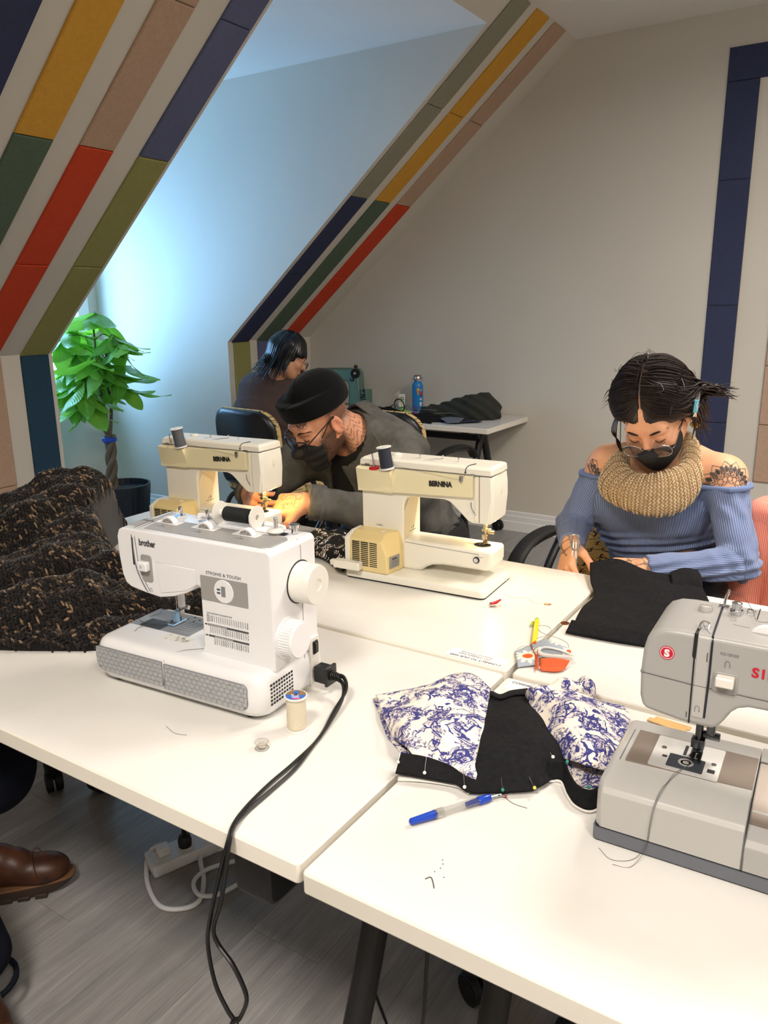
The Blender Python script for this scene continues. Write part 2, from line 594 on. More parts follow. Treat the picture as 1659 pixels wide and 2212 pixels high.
def table(label, loc, rz, L=1.522, D=0.606, leg_in=0.22, castang=0.6, group=None, thick=0.030, leg_r=None):
    t = thing('flip_top_table', label, 'table', loc, rz, group)
    mb = MB().prism(rrect(0, L, 0, D, 0.006, 2), 0.73 - thick, 0.73 - 0.0006)
    obj('table_top', mb, [m_edge], t, bevel=0.0025, seg=2)
    obj('top_surface', MB().prism(rrect(0.002, L - 0.002, 0.002, D - 0.002, 0.005, 2), 0.7285, 0.73), m_top, t, smooth=0, bevel=0.0008, seg=1)
    leg_r = leg_in if leg_r is None else leg_r
    for x in (leg_in, L - leg_r):
        hub = (x, D / 2, 0.64)
        mb = MB().vprism([(D / 2 - 0.11, 0.70), (D / 2 + 0.11, 0.70), (D / 2 + 0.035, 0.60), (D / 2 - 0.035, 0.60)], x - 0.008, x + 0.008)
        mb.b2((x - 0.025, 0.06, 0.682), (x + 0.025, D - 0.06, 0.70))
        obj('bracket', mb, m_black, t, bevel=0.003)
        for s in (-1, 1):
            yf = D / 2 + s * (D / 2 - 0.03)
            p = cpath([(x, D / 2 + s * 0.015, 0.655), (x, D / 2 + s * 0.07, 0.52), (x, D / 2 + s * 0.17, 0.28), (x, yf - s * 0.012, 0.16), (x, yf, 0.075)], 5)
            lg = obj('leg', MB().tube(p, 0.024, 12, flat=0.85), m_black, t)
            caster(lg, x, yf, castang + s * 0.5)
    obj('crossbar', MB().tube([(leg_in, D / 2, 0.625), (L - leg_r, D / 2, 0.625)], 0.02, 12), m_black, t)
    return t


m_print = M('black_print', (32, 30, 32), 0.6)
m_stick = M('clear_sticker', (246, 244, 238), 0.25)


def sticker(t, x, y, rz):
    c, s = math.cos(rz), math.sin(rz); u = Vector((c, s, 0)); v = Vector((-s, c, 0)); o = Vector((x, y, 0.7302))
    st = obj('sticker', MB().prism(rrect(-0.06, 0.06, -0.019, 0.019, 0.003, 2), 0, 0.0004, M=frame(o, u, v)), m_stick, t, smooth=0)
    o.z = 0.7307
    text('lettering', 'CONNECT TO OUR WIFI', 0.0095, m_print, st, o + u * -0.056 + v * 0.0075, u, v, 0.0003, 0.00005)
    text('lettering', 'SSID: IndieSpace Guest\nPassword: Community', 0.0085, m_print, st, o + u * -0.030 + v * -0.0035, u, v, 0.0001, 0.00005, sx=0.86)

TG = 'white tables pushed together'
tb_nl = table('white table under the white sewing machine and black knit', (-0.5385 - 1.522, 0.634, 0), 0.0, leg_in=0.10, leg_r=0.03)
tb_nr = table('white table under the grey sewing machine, nearest on the right', (-0.5285, 0.626, 0), 0.0, leg_in=0.17)
tb_fl = table('white table under the two cream sewing machines', (-0.540 - 1.522, 1.2525, 0), -0.0, leg_r=0.075)
tb_fr = table('white table in front of the woman in the blue top', (-0.527, 1.2475, 0), 0.004)
desk = table('white desk against the far wall below the water bottle', (-3.36, 3.92, 0), 0.0, L=1.52, D=0.57, leg_in=0.17)
sticker(tb_nr, 0.073, 0.606 - 0.026, 0.0)
sticker(tb_fl, 1.522 - 0.073, 0.024, PI)
obj('cable_bracket', MB().vprism(rrect(0.055, 0.30, 0.572, 0.665, 0.02), 1.355, 1.42), m_black, tb_nl, bevel=0.006)

# ================================================================== sewing machines
m_chrome = M('chrome', (215, 215, 218), 0.12, 1.0)
m_dsteel = M('dark_steel', (92, 94, 98), 0.3, 1.0)
m_brass = M('warm_steel', (214, 200, 170), 0.22, 1.0)
m_wplast = M('white_plastic', (226, 226, 228), 0.22, bump=0.02, bscale=900)
m_wplast2 = M('off_white_plastic', (222, 220, 212), 0.3)
m_gplate = M('grey_plate', (150, 148, 146), 0.4, var=0.03)
m_gplate2 = M('blue_grey_plate', (128, 132, 138), 0.35, var=0.06)
m_dark = M('dark_recess', (18, 18, 20), 0.6)
m_groove = M('grey_groove', (96, 96, 100), 0.6)
m_ink = M('grey_ink', (70, 70, 74), 0.6)
m_ink2 = M('light_grey_ink', (130, 130, 134), 0.6)
m_weave = M('silver_weave', (166, 168, 172), 0.32, 0.35, bump=0.06, bscale=1500)
m_weave2 = M('silver_weave_ground', (128, 130, 134), 0.5, 0.2)
m_smoke = M('smoked_plastic', (54, 58, 64), 0.15, spec=0.6)
m_blkplast = M('black_plastic', (22, 22, 24), 0.4)


def spin_wheel(name, parent, c, r, h, axis, mats, ribs=0, ridge=0.0):
    """disc with a domed face on an axis"""
    a = Vector(axis); up = Vector((0, 0, 1)) if abs(a.z) < 0.9 else Vector((1, 0, 0))
    m = frame(c, up, a.cross(up))
    mb = MB()
    if ribs:
        poly = []
        for i in range(ribs * 4):
            rr = r if (i % 4) in (0, 1) else r - ridge
            t = 2 * PI * i / (ribs * 4)
            poly.append((rr * math.cos(t), rr * math.sin(t)))
        mb.prism(poly, 0, h * 0.86, M=m)
        mb.lathe([(r * 0.9, h * 0.84), (r * 0.88, h), (r * 0.2, h * 1.0)], 32, M=m)
    else:
        mb.lathe([(r * 1.02, 0), (r * 1.02, h * 0.12), (r, h * 0.18), (r, h * 0.86), (r * 0.94, h), (r * 0.3, h * 1.01), (r * 0.28, h * 0.97), (0.001, h * 0.97)], 40, M=m)
    return obj(name, mb, mats, parent)


def stitch_works(parent, u, v, top, plate, mat, s=1.0):
    """needle bar, needle, presser bar and foot in machine coordinates"""
    mb = MB().cyl((u, v, top), (u, v, top - 0.026), 0.0033 * s, 14)
    mb.box((u, v - 0.001, top - 0.027), (0.009 * s, 0.009 * s, 0.007)).cyl((u, v, top - 0.026), (u + 0.014 * s, v, top - 0.026), 0.0028 * s, 10)
    mb.cyl((u, v, top - 0.03), (u, v, plate + 0.006), 0.0008, 6)
    obj('needle_bar', mb, mat, parent, bevel=0.0006, seg=1)
    mb = MB().cyl((u - 0.001, v + 0.011, top), (u - 0.001, v + 0.011, plate + 0.022), 0.0036 * s, 14)
    mb.box((u - 0.001, v + 0.008, plate + 0.018), (0.012 * s, 0.012, 0.012)).cyl((u + 0.004, v + 0.011, plate + 0.03), (u + 0.018 * s, v + 0.011, plate + 0.03), 0.004 * s, 12)
    mb.box((u, v + 0.008, plate + 0.011), (0.009 * s, 0.005, 0.014))
    for k in (-1, 1):
        mb.loft([[(u + k * 0.004 - 0.002, y, plate + z) for y, z in ((-0.020 + v, 0.006), (v + 0.012, 0.0015), (v + 0.012, 0.0045), (v - 0.014, 0.0045))], [(u + k * 0.004 + 0.002, y, plate + z) for y, z in ((-0.020 + v, 0.006), (v + 0.012, 0.0015), (v + 0.012, 0.0045), (v - 0.014, 0.0045))]])
    mb.box((u, v + 0.008, plate + 0.006), (0.012, 0.007, 0.005))
    obj('presser_foot', mb, mat, parent, bevel=0.0006, seg=1)


def thread_line(parent, pts, r=0.00035, mat=None, name='thread'):
    return obj(name, MB().tube(cpath(pts, 5), r, 5), mat or m_ink, parent)


def u_arrow(parent, c, s, mat, nm='arrow_print'):
    x, y, z = c
    p = [(x - s * 0.5, y, z - s), (x - s * 0.5, y, z + s * 0.2), (x - s * 0.3, y, z + s * 0.6), (x, y, z + s * 0.7), (x + s * 0.3, y, z + s * 0.6), (x + s * 0.5, y, z + s * 0.2), (x + s * 0.5, y, z - s * 0.7)]
    mb = MB().tube(p, 0.0004, 4)
    mb.add([(x + s * 0.25, y, z - s * 0.6), (x + s * 0.75, y, z - s * 0.6), (x + s * 0.5, y, z - s)], [(0, 1, 2)])
    return obj(nm, mb, mat, parent)


def brother():
    t = thing('sewing_machine', 'white sewing machine with silver weave front panels, nearest on the left', 'sewing machine', (-1.163, 0.84, 0.73), math.atan2(0.026, 0.363))
    # bed
    rings = []
    for w_, ins, r in ((0.006, 0.014, 0.03), (0.011, 0.006, 0.03), (0.022, 0.001, 0.028), (0.05, 0, 0.026), (0.069, 0.001, 0.026), (0.077, 0.004, 0.025), (0.082, 0.010, 0.022), (0.0838, 0.018, 0.018)):
        rings.append([(x, y, w_) for x, y in rrect(-0.008 + ins, 0.374 - ins, -0.008 + ins, 0.172 - ins, [0.012, r, r, r], 6)])
    body = obj('bed', MB().loft(rings), m_wplast, t, smooth=50)
    for x in (0.03, 0.33):
        for y in (0.02, 0.14):
            obj('rubber_foot', MB().cyl((x, y, 0), (x, y, 0.008), 0.01, 12), m_rubber, t)
    # front panels of woven silver tiles
    for (u0, u1, z0, z1, rl, rr) in ((0.001, 0.161, 0.024, 0.0705, 0.018, 0.003), (0.1655, 0.345, 0.021, 0.0685, 0.003, 0.016)):
        fr = obj('front_panel', MB().uprism(rrect(u0, u1, z0, z1, [rr * 0.6, rl * 0.4, rl, rr]), -0.0096, -0.006), m_weave2, t, bevel=0.0008)
        mb = MB(); cu, cw = 0.0118, 0.0082
        for j in range(6):
            for i in range(17):
                a = u0 + 0.0015 + i * cu + (0.5 * cu if j % 2 else 0) - 0.5 * cu; b = z0 + 0.0008 + j * cw
                a0, a1, b0, b1 = max(a, u0 + 0.001), min(a + cu * 0.97, u1 - 0.001), b, min(b + cw * 0.97, z1 - 0.0008)
                lim = 0.0 if not (j == 0 and rl > 0.01) else rl * 0.55
                lim2 = 0.0 if not (j == 0 and rr > 0.01) else rr * 0.55
                a0 = max(a0, u0 + lim); a1 = min(a1, u1 - lim2)
                if a1 - a0 < 0.002 or b1 - b0 < 0.002:
                    continue
                fy = -0.0096; mid = (a0 + a1) / 2
                mb.add([(a0, fy, b0), (a1, fy, b0), (a1, fy, b1), (a0, fy, b1), (a0 + 0.0006, fy - 0.0004, b0 + 0.0006), (mid, fy - 0.0018, b0 + 0.0006), (a1 - 0.0006, fy - 0.0004, b0 + 0.0006), (a1 - 0.0006, fy - 0.0004, b1 - 0.0006), (mid, fy - 0.0018, b1 - 0.0006), (a0 + 0.0006, fy - 0.0004, b1 - 0.0006)],
                       [(4, 5, 8, 9), (5, 6, 7, 8), (0, 1, 6, 5, 4), (1, 2, 7, 6), (2, 3, 9, 8, 7), (3, 0, 4, 9)])
        obj('weave_tiles', mb, m_weave, fr, smooth=0, kind='stuff')
    obj('tray_seam', MB().tube(cpath([(0.163, -0.0085, 0.02), (0.163, -0.0075, 0.06), (0.165, -0.004, 0.0755), (0.172, 0.006, 0.0822), (0.185, 0.025, 0.0842), (0.21, 0.045, 0.0842)], 4), 0.0005, 6), m_groove, t)
    # column, arm and head: one moulded shell
    prof = [(0.372, 0.079), (0.372, 0.279), (0.366, 0.285), (0.05, 0.287), (0.041, 0.283), (0.036, 0.27), (0.0365, 0.235), (0.041, 0.2), (0.048, 0.184), (0.06, 0.1775), (0.095, 0.172), (0.128, 0.169), (0.16, 0.176), (0.19, 0.187), (0.204, 0.196), (0.211, 0.204), (0.219, 0.2055), (0.2225, 0.201), (0.222, 0.1), (0.218, 0.088), (0.21, 0.079)]
    obj('arm_and_column', MB().uprism(prof, 0.034, 0.162), m_wplast, t, smooth=50, bevel=0.009, seg=4)
    # scooped hollow under the arm front
    mb = MB().loft([[(0.122, 0.0335, 0.236), (0.215, 0.0335, 0.236), (0.218, 0.0335, 0.206), (0.19, 0.0335, 0.19), (0.13, 0.0335, 0.176)], [(0.126, 0.0332, 0.229), (0.208, 0.0332, 0.225), (0.211, 0.0332, 0.209), (0.188, 0.0332, 0.197), (0.136, 0.0332, 0.184)]])
    obj('arm_hollow', mb, m_wplast, t, bevel=0.003)
    # top plates
    zt = 0.2868
    mb = MB().prism([(0.088, 0.0475), (0.345, 0.0475), (0.357, 0.058), (0.357, 0.104), (0.349, 0.113), (0.073, 0.113)], zt - 0.003, zt + 0.0004)
    obj('control_plate', mb, m_gplate, t, bevel=0.0008, seg=1)
    pl = obj('control_plate', MB().prism([(0.045, 0.05), (0.073, 0.05), (0.062, 0.105), (0.041, 0.105)], zt - 0.003, zt + 0.0004), m_gplate, t, bevel=0.0008, seg=1)
    text('lettering', 'ST531HD', 0.0072, m_ink, pl, (0.0455, 0.087, zt + 0.0007), (1, 0, 0), (0, 1, 0), 0.0002, 0.00005)
    # thread slot running from the top down the head
    mb = MB()
    for du in (0, 0.0075):
        mb.tube(cpath([(0.0570 + du, 0.155, zt), (0.0690 + du, 0.055, zt), (0.0710 + du, 0.04, zt - 0.003), (0.0720 + du, 0.0343, zt - 0.012), (0.0740 + du, 0.0338, 0.25), (0.0780 + du, 0.0338, 0.215), (0.096 + du, 0.0338, 0.18), (0.106 + du * 0.7, 0.036, 0.172)], 4), 0.0011 if du == 0 else 0.0006, 6)
    obj('thread_slot', mb, m_groove, t)
    obj('slot_guide', MB().b2((0.0715, 0.0330, 0.222), (0.0745, 0.036, 0.272)), m_dark, t)
    # tension dials
    for u, n_ in ((0.103, '2 3 4'), (0.187, '3 4 5 2'), (0.278, '4 5 3')):
        v = 0.098
        d = obj('dial', MB().lathe([(0.017, -0.006), (0.0175, -0.004), (0.0175, 0.004), (0.017, 0.006)], 32, M=frame((u, v, zt - 0.0055), (1, 0, 0), (0, 0, 1))), m_wplast, t)
        obj('dial_face', MB().lathe([(0.0145, 0.006), (0.0142, 0.0064), (0.009, 0.0064)], 28, M=frame((u, v, zt - 0.0055), (1, 0, 0), (0, 0, 1))), m_gplate, d)
        for k, ch in enumerate(n_.split()):
            a = math.radians(122 - 32 * k)
            text('numeral', ch, 0.0045, m_ink, d, (u + 0.0118 * math.cos(a) - 0.0012, v - 0.0067, zt - 0.007 + 0.0118 * math.sin(a)), (math.sin(a), 0, -math.cos(a)), (math.cos(a), 0, math.sin(a)), 0.0001, 0.00003)
        mb = MB().b2((u - 0.026, v - 0.0105, zt - 0.001), (u + 0.026, v - 0.0075, zt + 0.001)).b2((u - 0.026, v + 0.0075, zt - 0.001), (u + 0.026, v + 0.0105, zt + 0.001)).b2((u - 0.026, v - 0.0075, zt - 0.001), (u - 0.0185, v + 0.0075, zt + 0.001)).b2((u + 0.0185, v - 0.0075, zt - 0.001), (u + 0.026, v + 0.0075, zt + 0.001))
        obj('dial_frame', mb, m_wplast, d, bevel=0.0005, seg=1)
        mb = MB().add([(u - 0.012, v - 0.026, zt + 0.0005), (u + 0.011, v - 0.0275, zt + 0.0005), (u + 0.011, v - 0.024, zt + 0.0005)], [(0, 1, 2)]).add([(u - 0.001, v - 0.0195, zt + 0.0005), (u + 0.003, v - 0.0195, zt + 0.0005), (u + 0.001, v - 0.017, zt + 0.0005)], [(0, 1, 2)])
        obj('scale_print', mb, m_ink, d, smooth=0)
    # front details
    text('lettering', 'brother', 0.0165, m_ink, t, (0.089, 0.0332, 0.2605), (1, 0, 0), (0, 0, 1), 0.0005, 0.0001, sx=0.74)
    rc = obj('lever_recess', MB().uprism(rrect(0.090, 0.116, 0.194, 0.244, 0.006), 0.0328, 0.036), m_gplate, t, bevel=0.001)
    obj('reverse_lever', MB().uprism(rrect(0.090, 0.112, 0.216, 0.233, 0.003), 0.022, 0.034), m_wplast, rc, bevel=0.0025)
    u_arrow(rc, (0.1, 0.0215, 0.225), 0.003, m_ink2)
    u_arrow(t, (0.109, 0.0328, 0.181), 0.0045, m_ink2)
    wp = obj('window_plate', MB().uprism(rrect(0.2245, 0.3235, 0.183, 0.2265, 0.0015), 0.0332, 0.036), m_gplate, t)
    obj('window_disc', MB().uprism(circ(0.274, 0.2045, 0.0205, 40), 0.0322, 0.036), m_wplast, wp, bevel=0.0006, seg=1)
    obj('stitch_window', MB().uprism(rrect(0.2695, 0.278, 0.1955, 0.2135, 0.001), 0.0317, 0.033), m_gplate2, wp)
    obj('window_marks', MB().b2((0.2605, 0.0317, 0.2055), (0.2672, 0.033, 0.2085)).b2((0.2605, 0.0317, 0.1995), (0.2672, 0.033, 0.2025)), m_ink, wp, smooth=0)
    text('lettering', 'STRONG & TOUGH', 0.0075, m_ink2, t, (0.2375, 0.0332, 0.2305), (1, 0, 0), (0, 0, 1), 0.0001, 0.0001, sx=1.08, spacing=1.05)
    ch = obj('stitch_chart', MB().b2((0.2275, 0.0333, 0.138), (0.2325, 0.035, 0.1402)).b2((0.2345, 0.0333, 0.1375), (0.3205, 0.035, 0.1406)).b2((0.2275, 0.0333, 0.118), (0.2325, 0.035, 0.1202)).b2((0.2345, 0.0333, 0.1175), (0.3205, 0.035, 0.1206)), m_ink, t, smooth=0)
    text('numerals', ' '.join(str(k) for k in range(1, 20)), 0.0034, m_ink, ch, (0.2335, 0.0332, 0.1595), (1, 0, 0), (0, 0, 1), 0.0001, 0.00003, sx=0.81)
    random.seed(7)
    mb = MB().tube([(0.2335, 0.0332, 0.1455), (0.2335, 0.0332, 0.1575), (0.2365, 0.0332, 0.1575), (0.2365, 0.0332, 0.1455), (0.2335, 0.0332, 0.1455)], 0.0004, 4)
    for row, z0 in enumerate((0.1455, 0.125, 0.1045)):
        for k in range(18 if row < 2 else 16):
            u = 0.2395 + k * 0.0047 + (0.008 if row == 2 else 0)
            a = random.choice((0.0004, 0.0009, 0.0013, 0.0015)); n_ = random.choice((5, 7, 9))
            mb.tube([(u + (a if i % 2 else -a), 0.0333, z0 + 0.0112 * i / (n_ - 1)) for i in range(n_)], 0.00035, 4)
    obj('stitch_patterns', mb, m_ink, ch, smooth=0)
    for z0, a0 in ((0.1376, 20), (0.1176, 38)):
        text('numerals', ' '.join(str(k) for k in range(a0, a0 + 16)), 0.0026, m_wplast, ch, (0.2365 + (0.012 if a0 == 38 else 0), 0.0330, z0 + 0.0006), (1, 0, 0), (0, 0, 1), 0.0001, 0.00003, sx=0.74)
    # right end: handwheel, selector, seam, vents, switch
    obj('wheel_recess', MB().lathe([(0.0375, -0.001), (0.0375, 0.0018), (0.001, 0.0018)], 36, M=frame((0.371, 0.112, 0.213), (0, 1, 0), (0, 0, 1))), m_dark, t)
    spin_wheel('handwheel', t, (0.373, 0.112, 0.213), 0.0345, 0.036, (1, 0, 0), m_wplast2)
    obj('selector_ring', MB().lathe([(0.036, -0.001), (0.036, 0.004), (0.034, 0.005), (0.001, 0.005)], 36, M=frame((0.371, 0.07, 0.128), (0, 1, 0), (0, 0, 1))), m_wplast, t)
    spin_wheel('selector_dial', t, (0.374, 0.07, 0.128), 0.0325, 0.026, (1, 0, 0), m_wplast, 44, 0.0014)
    obj('side_seam', MB().tube([(0.3722, 0.118, 0.02), (0.3722, 0.118, 0.275), (0.366, 0.118, 0.2855)], 0.0005, 5), m_groove, t)
    mb = MB()
    for j in range(6):
        for i in range(9):
            mb.box((0.3738, 0.018 + i * 0.0072, 0.03 + j * 0.0068), (0.0012, 0.0042, 0.0034))
    obj('vent_holes', mb, m_dark, t, smooth=0, kind='stuff')
    sp = obj('socket_plate', MB().b2((0.371, 0.131, 0.015), (0.3765, 0.1575, 0.102)), m_wplast2, t, bevel=0.0015)
    sw = obj('power_switch', MB().b2((0.376, 0.137, 0.070), (0.379, 0.151, 0.094)), m_blkplast, sp, bevel=0.001)
    obj('switch_rocker', MB().vprism([(0.139, 0.072), (0.149, 0.072), (0.149, 0.092), (0.139, 0.092)], 0.378, 0.3815), m_blkplast, sw, bevel=0.0015)
    # top gear at the back
    mb = MB().cyl((0.318, 0.128, zt), (0.318, 0.128, zt + 0.006), 0.004, 14)
    obj('bobbin_winder', MB().lathe([(0.0145, 0.003), (0.0155, 0.005), (0.013, 0.008), (0.005, 0.009)], 24, M=Matrix.Translation((0.318, 0.125, zt))), m_wplast2, t)
    obj('winder_pin', MB().cyl((0.318, 0.125, zt + 0.004), (0.318, 0.125, zt + 0.028), 0.0038, 14), m_chrome, t, bevel=0.0005)
    obj('winder_slot', MB().b2((0.328, 0.12, zt), (0.338, 0.134, zt + 0.0006)), m_dark, t)
    obj('winder_stop', MB().lathe([(0.006, 0), (0.006, 0.010), (0.0095, 0.011), (0.0095, 0.016), (0.007, 0.018), (0.001, 0.018)], 24, M=Matrix.Translation((0.345, 0.142, zt - 0.001))), m_chrome, t)
    for u in (0.085, 0.15):
        g = MB()
        g.b2((u - 0.004, 0.125, zt - 0.001), (u + 0.01, 0.15, zt + 0.002)).tube(cpath([(u, 0.148, zt), (u, 0.148, zt + 0.014), (u + 0.005, 0.138, zt + 0.017), (u + 0.012, 0.132, zt + 0.012)], 4), 0.0022, 8)
        obj('thread_guide', g, m_chrome, t, bevel=0.0005)
    obj('spool_cradle', MB().b2((0.19, 0.122, zt - 0.001), (0.31, 0.16, zt + 0.0022)), m_wplast, t, bevel=0.001)
    obj('handle', MB().tube(cpath([(0.13, 0.15, zt - 0.002), (0.13, 0.152, zt + 0.004), (0.22, 0.153, zt + 0.005), (0.31, 0.152, zt + 0.004), (0.31, 0.15, zt - 0.002)], 5), 0.0045, 8), m_wplast, t)
    # needle plate and bobbin cover
    np_ = obj('needle_plate', MB().prism(rrect(0.006, 0.150, 0.072, 0.152, 0.002), 0.083, 0.0850), m_gplate2, t, bevel=0.0004, seg=1)
    obj('bobbin_cover', MB().prism(rrect(0.030, 0.082, 0.0715, 0.106, 0.002), 0.0845, 0.0856), m_smoke, np_)
    mb = MB()
    for k in range(4):
        mb.b2((0.072 + k * 0.0065, 0.108, 0.0849), (0.0755 + k * 0.0065, 0.136, 0.0853))
    for k in range(6):
        mb.b2((0.104, 0.090 + k * 0.007, 0.0849), (0.140, 0.0905 + k * 0.007, 0.0852))
    for x, y in ((0.062, 0.138), (0.112, 0.13), (0.118, 0.14), (0.1, 0.147)):
        mb.cyl((x, y, 0.0849), (x, y, 0.0853), 0.0022, 10)
    obj('feed_dog', mb, m_dark, np_, smooth=0)
    lb = obj('guide_sticker', MB().prism(rrect(0.108, 0.168, 0.044, 0.070, 0.002), 0.0837, 0.0842), m_wplast2, t)
    random.seed(3); mb = MB()
    for k in range(14):
        a = random.uniform(0, 6.28); c = Vector((random.uniform(0.114, 0.162), random.uniform(0.048, 0.066), 0.0843)); d = Vector((math.cos(a), math.sin(a), 0)) * 0.004
        mb.tube([tuple(c - d), tuple(c + d), tuple(c + Vector((d.y, -d.x, 0)))], 0.0003, 4)
    obj('guide_print', mb, m_ink, lb)
    stitch_works(t, 0.089, 0.112, 0.172, 0.085, m_steel, 1.1)
    obj('needle_threader', MB().box((0.106, 0.108, 0.137), (0.010, 0.010, 0.03)).b2((0.05, 0.1, 0.163), (0.056, 0.106, 0.178)), m_wplast, t, bevel=0.001)
    obj('clear_foot', MB().b2((0.081, 0.092, 0.0865), (0.098, 0.128, 0.0895)).b2((0.084, 0.104, 0.089), (0.094, 0.114, 0.108)), M('pale_blue_foot', (150, 190, 222), 0.15), t, bevel=0.001)
    thread_line(t, [(0.09, 0.11, 0.092), (0.07, 0.1, 0.09), (0.05, 0.08, 0.087), (0.04, 0.06, 0.0855), (0.045, 0.045, 0.085)], 0.0004)
    thread_line(t, [(0.02, 0.11, 0.086), (0.03, 0.128, 0.0885), (0.024, 0.138, 0.09), (0.032, 0.145, 0.09)], 0.0004)
    thread_line(t, [(0.088, 0.108, 0.088), (0.06, 0.088, 0.087), (0.03, 0.082, 0.087), (0.015, 0.088, 0.0865)], 0.0004)
    return t


brother()

m_cream = M('cream_enamel', (226, 218, 192), 0.3, bump=0.02, bscale=700, var=0.02)
m_cream2 = M('yellowed_cream', (230, 220, 182), 0.35, var=0.03)
m_cream3 = M('pale_cream', (234, 230, 216), 0.3, var=0.02)
m_yellow = M('yellowed_plastic', (230, 208, 148), 0.38, var=0.03)
m_redfelt = M('red_felt', (196, 20, 30), 0.8)
m_bulb = NT('lamp_bulb')
m_bulb.set(m_bulb.b.inputs['Emission Color'], (1.0, 0.55, 0.16)); m_bulb.b.inputs['Emission Strength'].default_value = 25.0
m_bulb = m_bulb.m


def bernina(loc, rz, label, disc, left):
    t = thing('sewing_machine', label, 'sewing machine', loc, rz, 'cream sewing machines')
    # base
    rings = []
    for w_, ins in ((0.003, 0.004), (0.004, 0.0), (0.017, 0.0005), (0.0205, 0.003), (0.0225, 0.008), (0.0228, 0.014)):
        rings.append([(x, y, w_) for x, y in rrect(-0.002 + ins, 0.374 - ins, -0.002 + ins, 0.178 - ins, 0.012, 4)])
    obj('base', MB().loft(rings), m_cream3, t, smooth=50)
    obj('base_rim', MB().prism(rrect(0.0, 0.373, -0.001, 0.177, 0.012), 0, 0.0034), m_dark, t)
    # body shell
    prof = [(0.014, 0.02), (0.131, 0.02), (0.131, 0.185), (0.134, 0.198), (0.141, 0.206), (0.152, 0.2085), (0.240, 0.211), (0.252, 0.208), (0.262, 0.202), (0.302, 0.166), (0.309, 0.1625), (0.318, 0.161), (0.357, 0.162), (0.362, 0.166), (0.3665, 0.22), (0.3655, 0.252), (0.362, 0.277), (0.014, 0.277)]
    obj('arm_and_column', MB().uprism(prof, 0.066, 0.160), m_cream3, t, smooth=40, bevel=0.004, seg=3)
    # curved inner face of the column
    obj('column_cove', MB().loft([[(0.1312, 0.07, 0.10), (0.1312, 0.07, 0.17), (0.135, 0.085, 0.199), (0.139, 0.12, 0.205), (0.1312, 0.15, 0.19), (0.1312, 0.12, 0.10)], [(0.1318, 0.078, 0.103), (0.1318, 0.078, 0.165), (0.1345, 0.09, 0.195), (0.137, 0.118, 0.201), (0.1318, 0.14, 0.188), (0.1318, 0.113, 0.103)]]), m_cream, t, bevel=0.0005)
    # front housing with the slanted spool shelf
    mb = MB().loft([[(x, y, z) for x, y, z in ((0.009, 0.068, 0.211), (0.009, 0.068, 0.2775), (0.009, 0.054, 0.2755), (0.009, 0.052, 0.273), (0.009, 0.053, 0.213))], [(0.318, 0.068, 0.224), (0.318, 0.068, 0.2775), (0.318, 0.056, 0.2765), (0.318, 0.053, 0.273), (0.318, 0.054, 0.226)]])
    obj('front_cover', mb, m_cream2, t, smooth=0, bevel=0.003, seg=3)
    mb = MB().loft([[(0.0092, 0.055, 0.214), (0.046, 0.055, 0.2145), (0.106, 0.055, 0.214)], [(0.0092, 0.0505, 0.24), (0.05, 0.046, 0.24), (0.107, 0.0515, 0.24)], [(0.0092, 0.045, 0.2725), (0.055, 0.032, 0.2725), (0.109, 0.036, 0.2715)], [(0.0092, 0.056, 0.2765), (0.06, 0.056, 0.2765), (0.11, 0.056, 0.2765)]], closed=False, caps=False)
    mb.add([(0.106, 0.055, 0.214), (0.107, 0.0515, 0.24), (0.109, 0.036, 0.2715), (0.11, 0.056, 0.2765)], [(0, 1, 2, 3)])
    mb.add([(0.0092, 0.055, 0.214), (0.0092, 0.0505, 0.24), (0.0092, 0.045, 0.2725), (0.0092, 0.056, 0.2765)], [(3, 2, 1, 0)])
    obj('spool_shelf', mb, m_cream2, t, smooth=20)
    # lid
    mb = MB().loft([[(0.012, 0.059, 0.2785), (0.362, 0.059, 0.2785), (0.3665, 0.12, 0.2785), (0.364, 0.159, 0.2785), (0.012, 0.159, 0.2785)], [(0.013, 0.060, 0.293), (0.361, 0.060, 0.294), (0.3655, 0.12, 0.2955), (0.363, 0.157, 0.2955), (0.014, 0.157, 0.293)], [(0.02, 0.068, 0.298), (0.355, 0.068, 0.2985), (0.358, 0.12, 0.2995), (0.356, 0.15, 0.2985), (0.022, 0.15, 0.298)]])
    obj('lid', mb, m_cream3, t, smooth=25, bevel=0.0025, seg=2)
    obj('lid_seam', MB().b2((0.015, 0.0605, 0.2768), (0.3615, 0.1585, 0.2788)), m_groove, t)
    # head: slot and thread path, tension slot on the end
    obj('head_face', MB().uprism([(0.320, 0.167), (0.3315, 0.164), (0.3295, 0.2765), (0.319, 0.2765)], 0.0635, 0.068), m_cream3, t, bevel=0.0015)
    obj('head_cover', MB().uprism([(0.3335, 0.164), (0.356, 0.164), (0.3645, 0.22), (0.361, 0.2765), (0.3315, 0.2765)], 0.0595, 0.068), m_cream3, t, bevel=0.003)
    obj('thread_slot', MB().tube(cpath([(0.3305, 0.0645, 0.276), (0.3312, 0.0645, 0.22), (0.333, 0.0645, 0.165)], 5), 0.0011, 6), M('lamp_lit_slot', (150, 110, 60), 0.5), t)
    obj('take_up_lever', MB().tube(cpath([(0.311, 0.063, 0.213), (0.3125, 0.062, 0.2), (0.320, 0.062, 0.188), (0.3225, 0.063, 0.182)], 4), 0.0013, 6), m_chrome, t)
    for u, z, r in ((0.299, 0.202, 0.0042), (0.301, 0.183, 0.0036)):
        obj('head_screw', MB().cyl((u, 0.0645, z), (u, 0.067, z), r, 16), m_cream3, t)
    ts = obj('tension_slot', MB().b2((0.3645, 0.112, 0.225), (0.3668, 0.119, 0.25)), m_cream, t, bevel=0.0008)
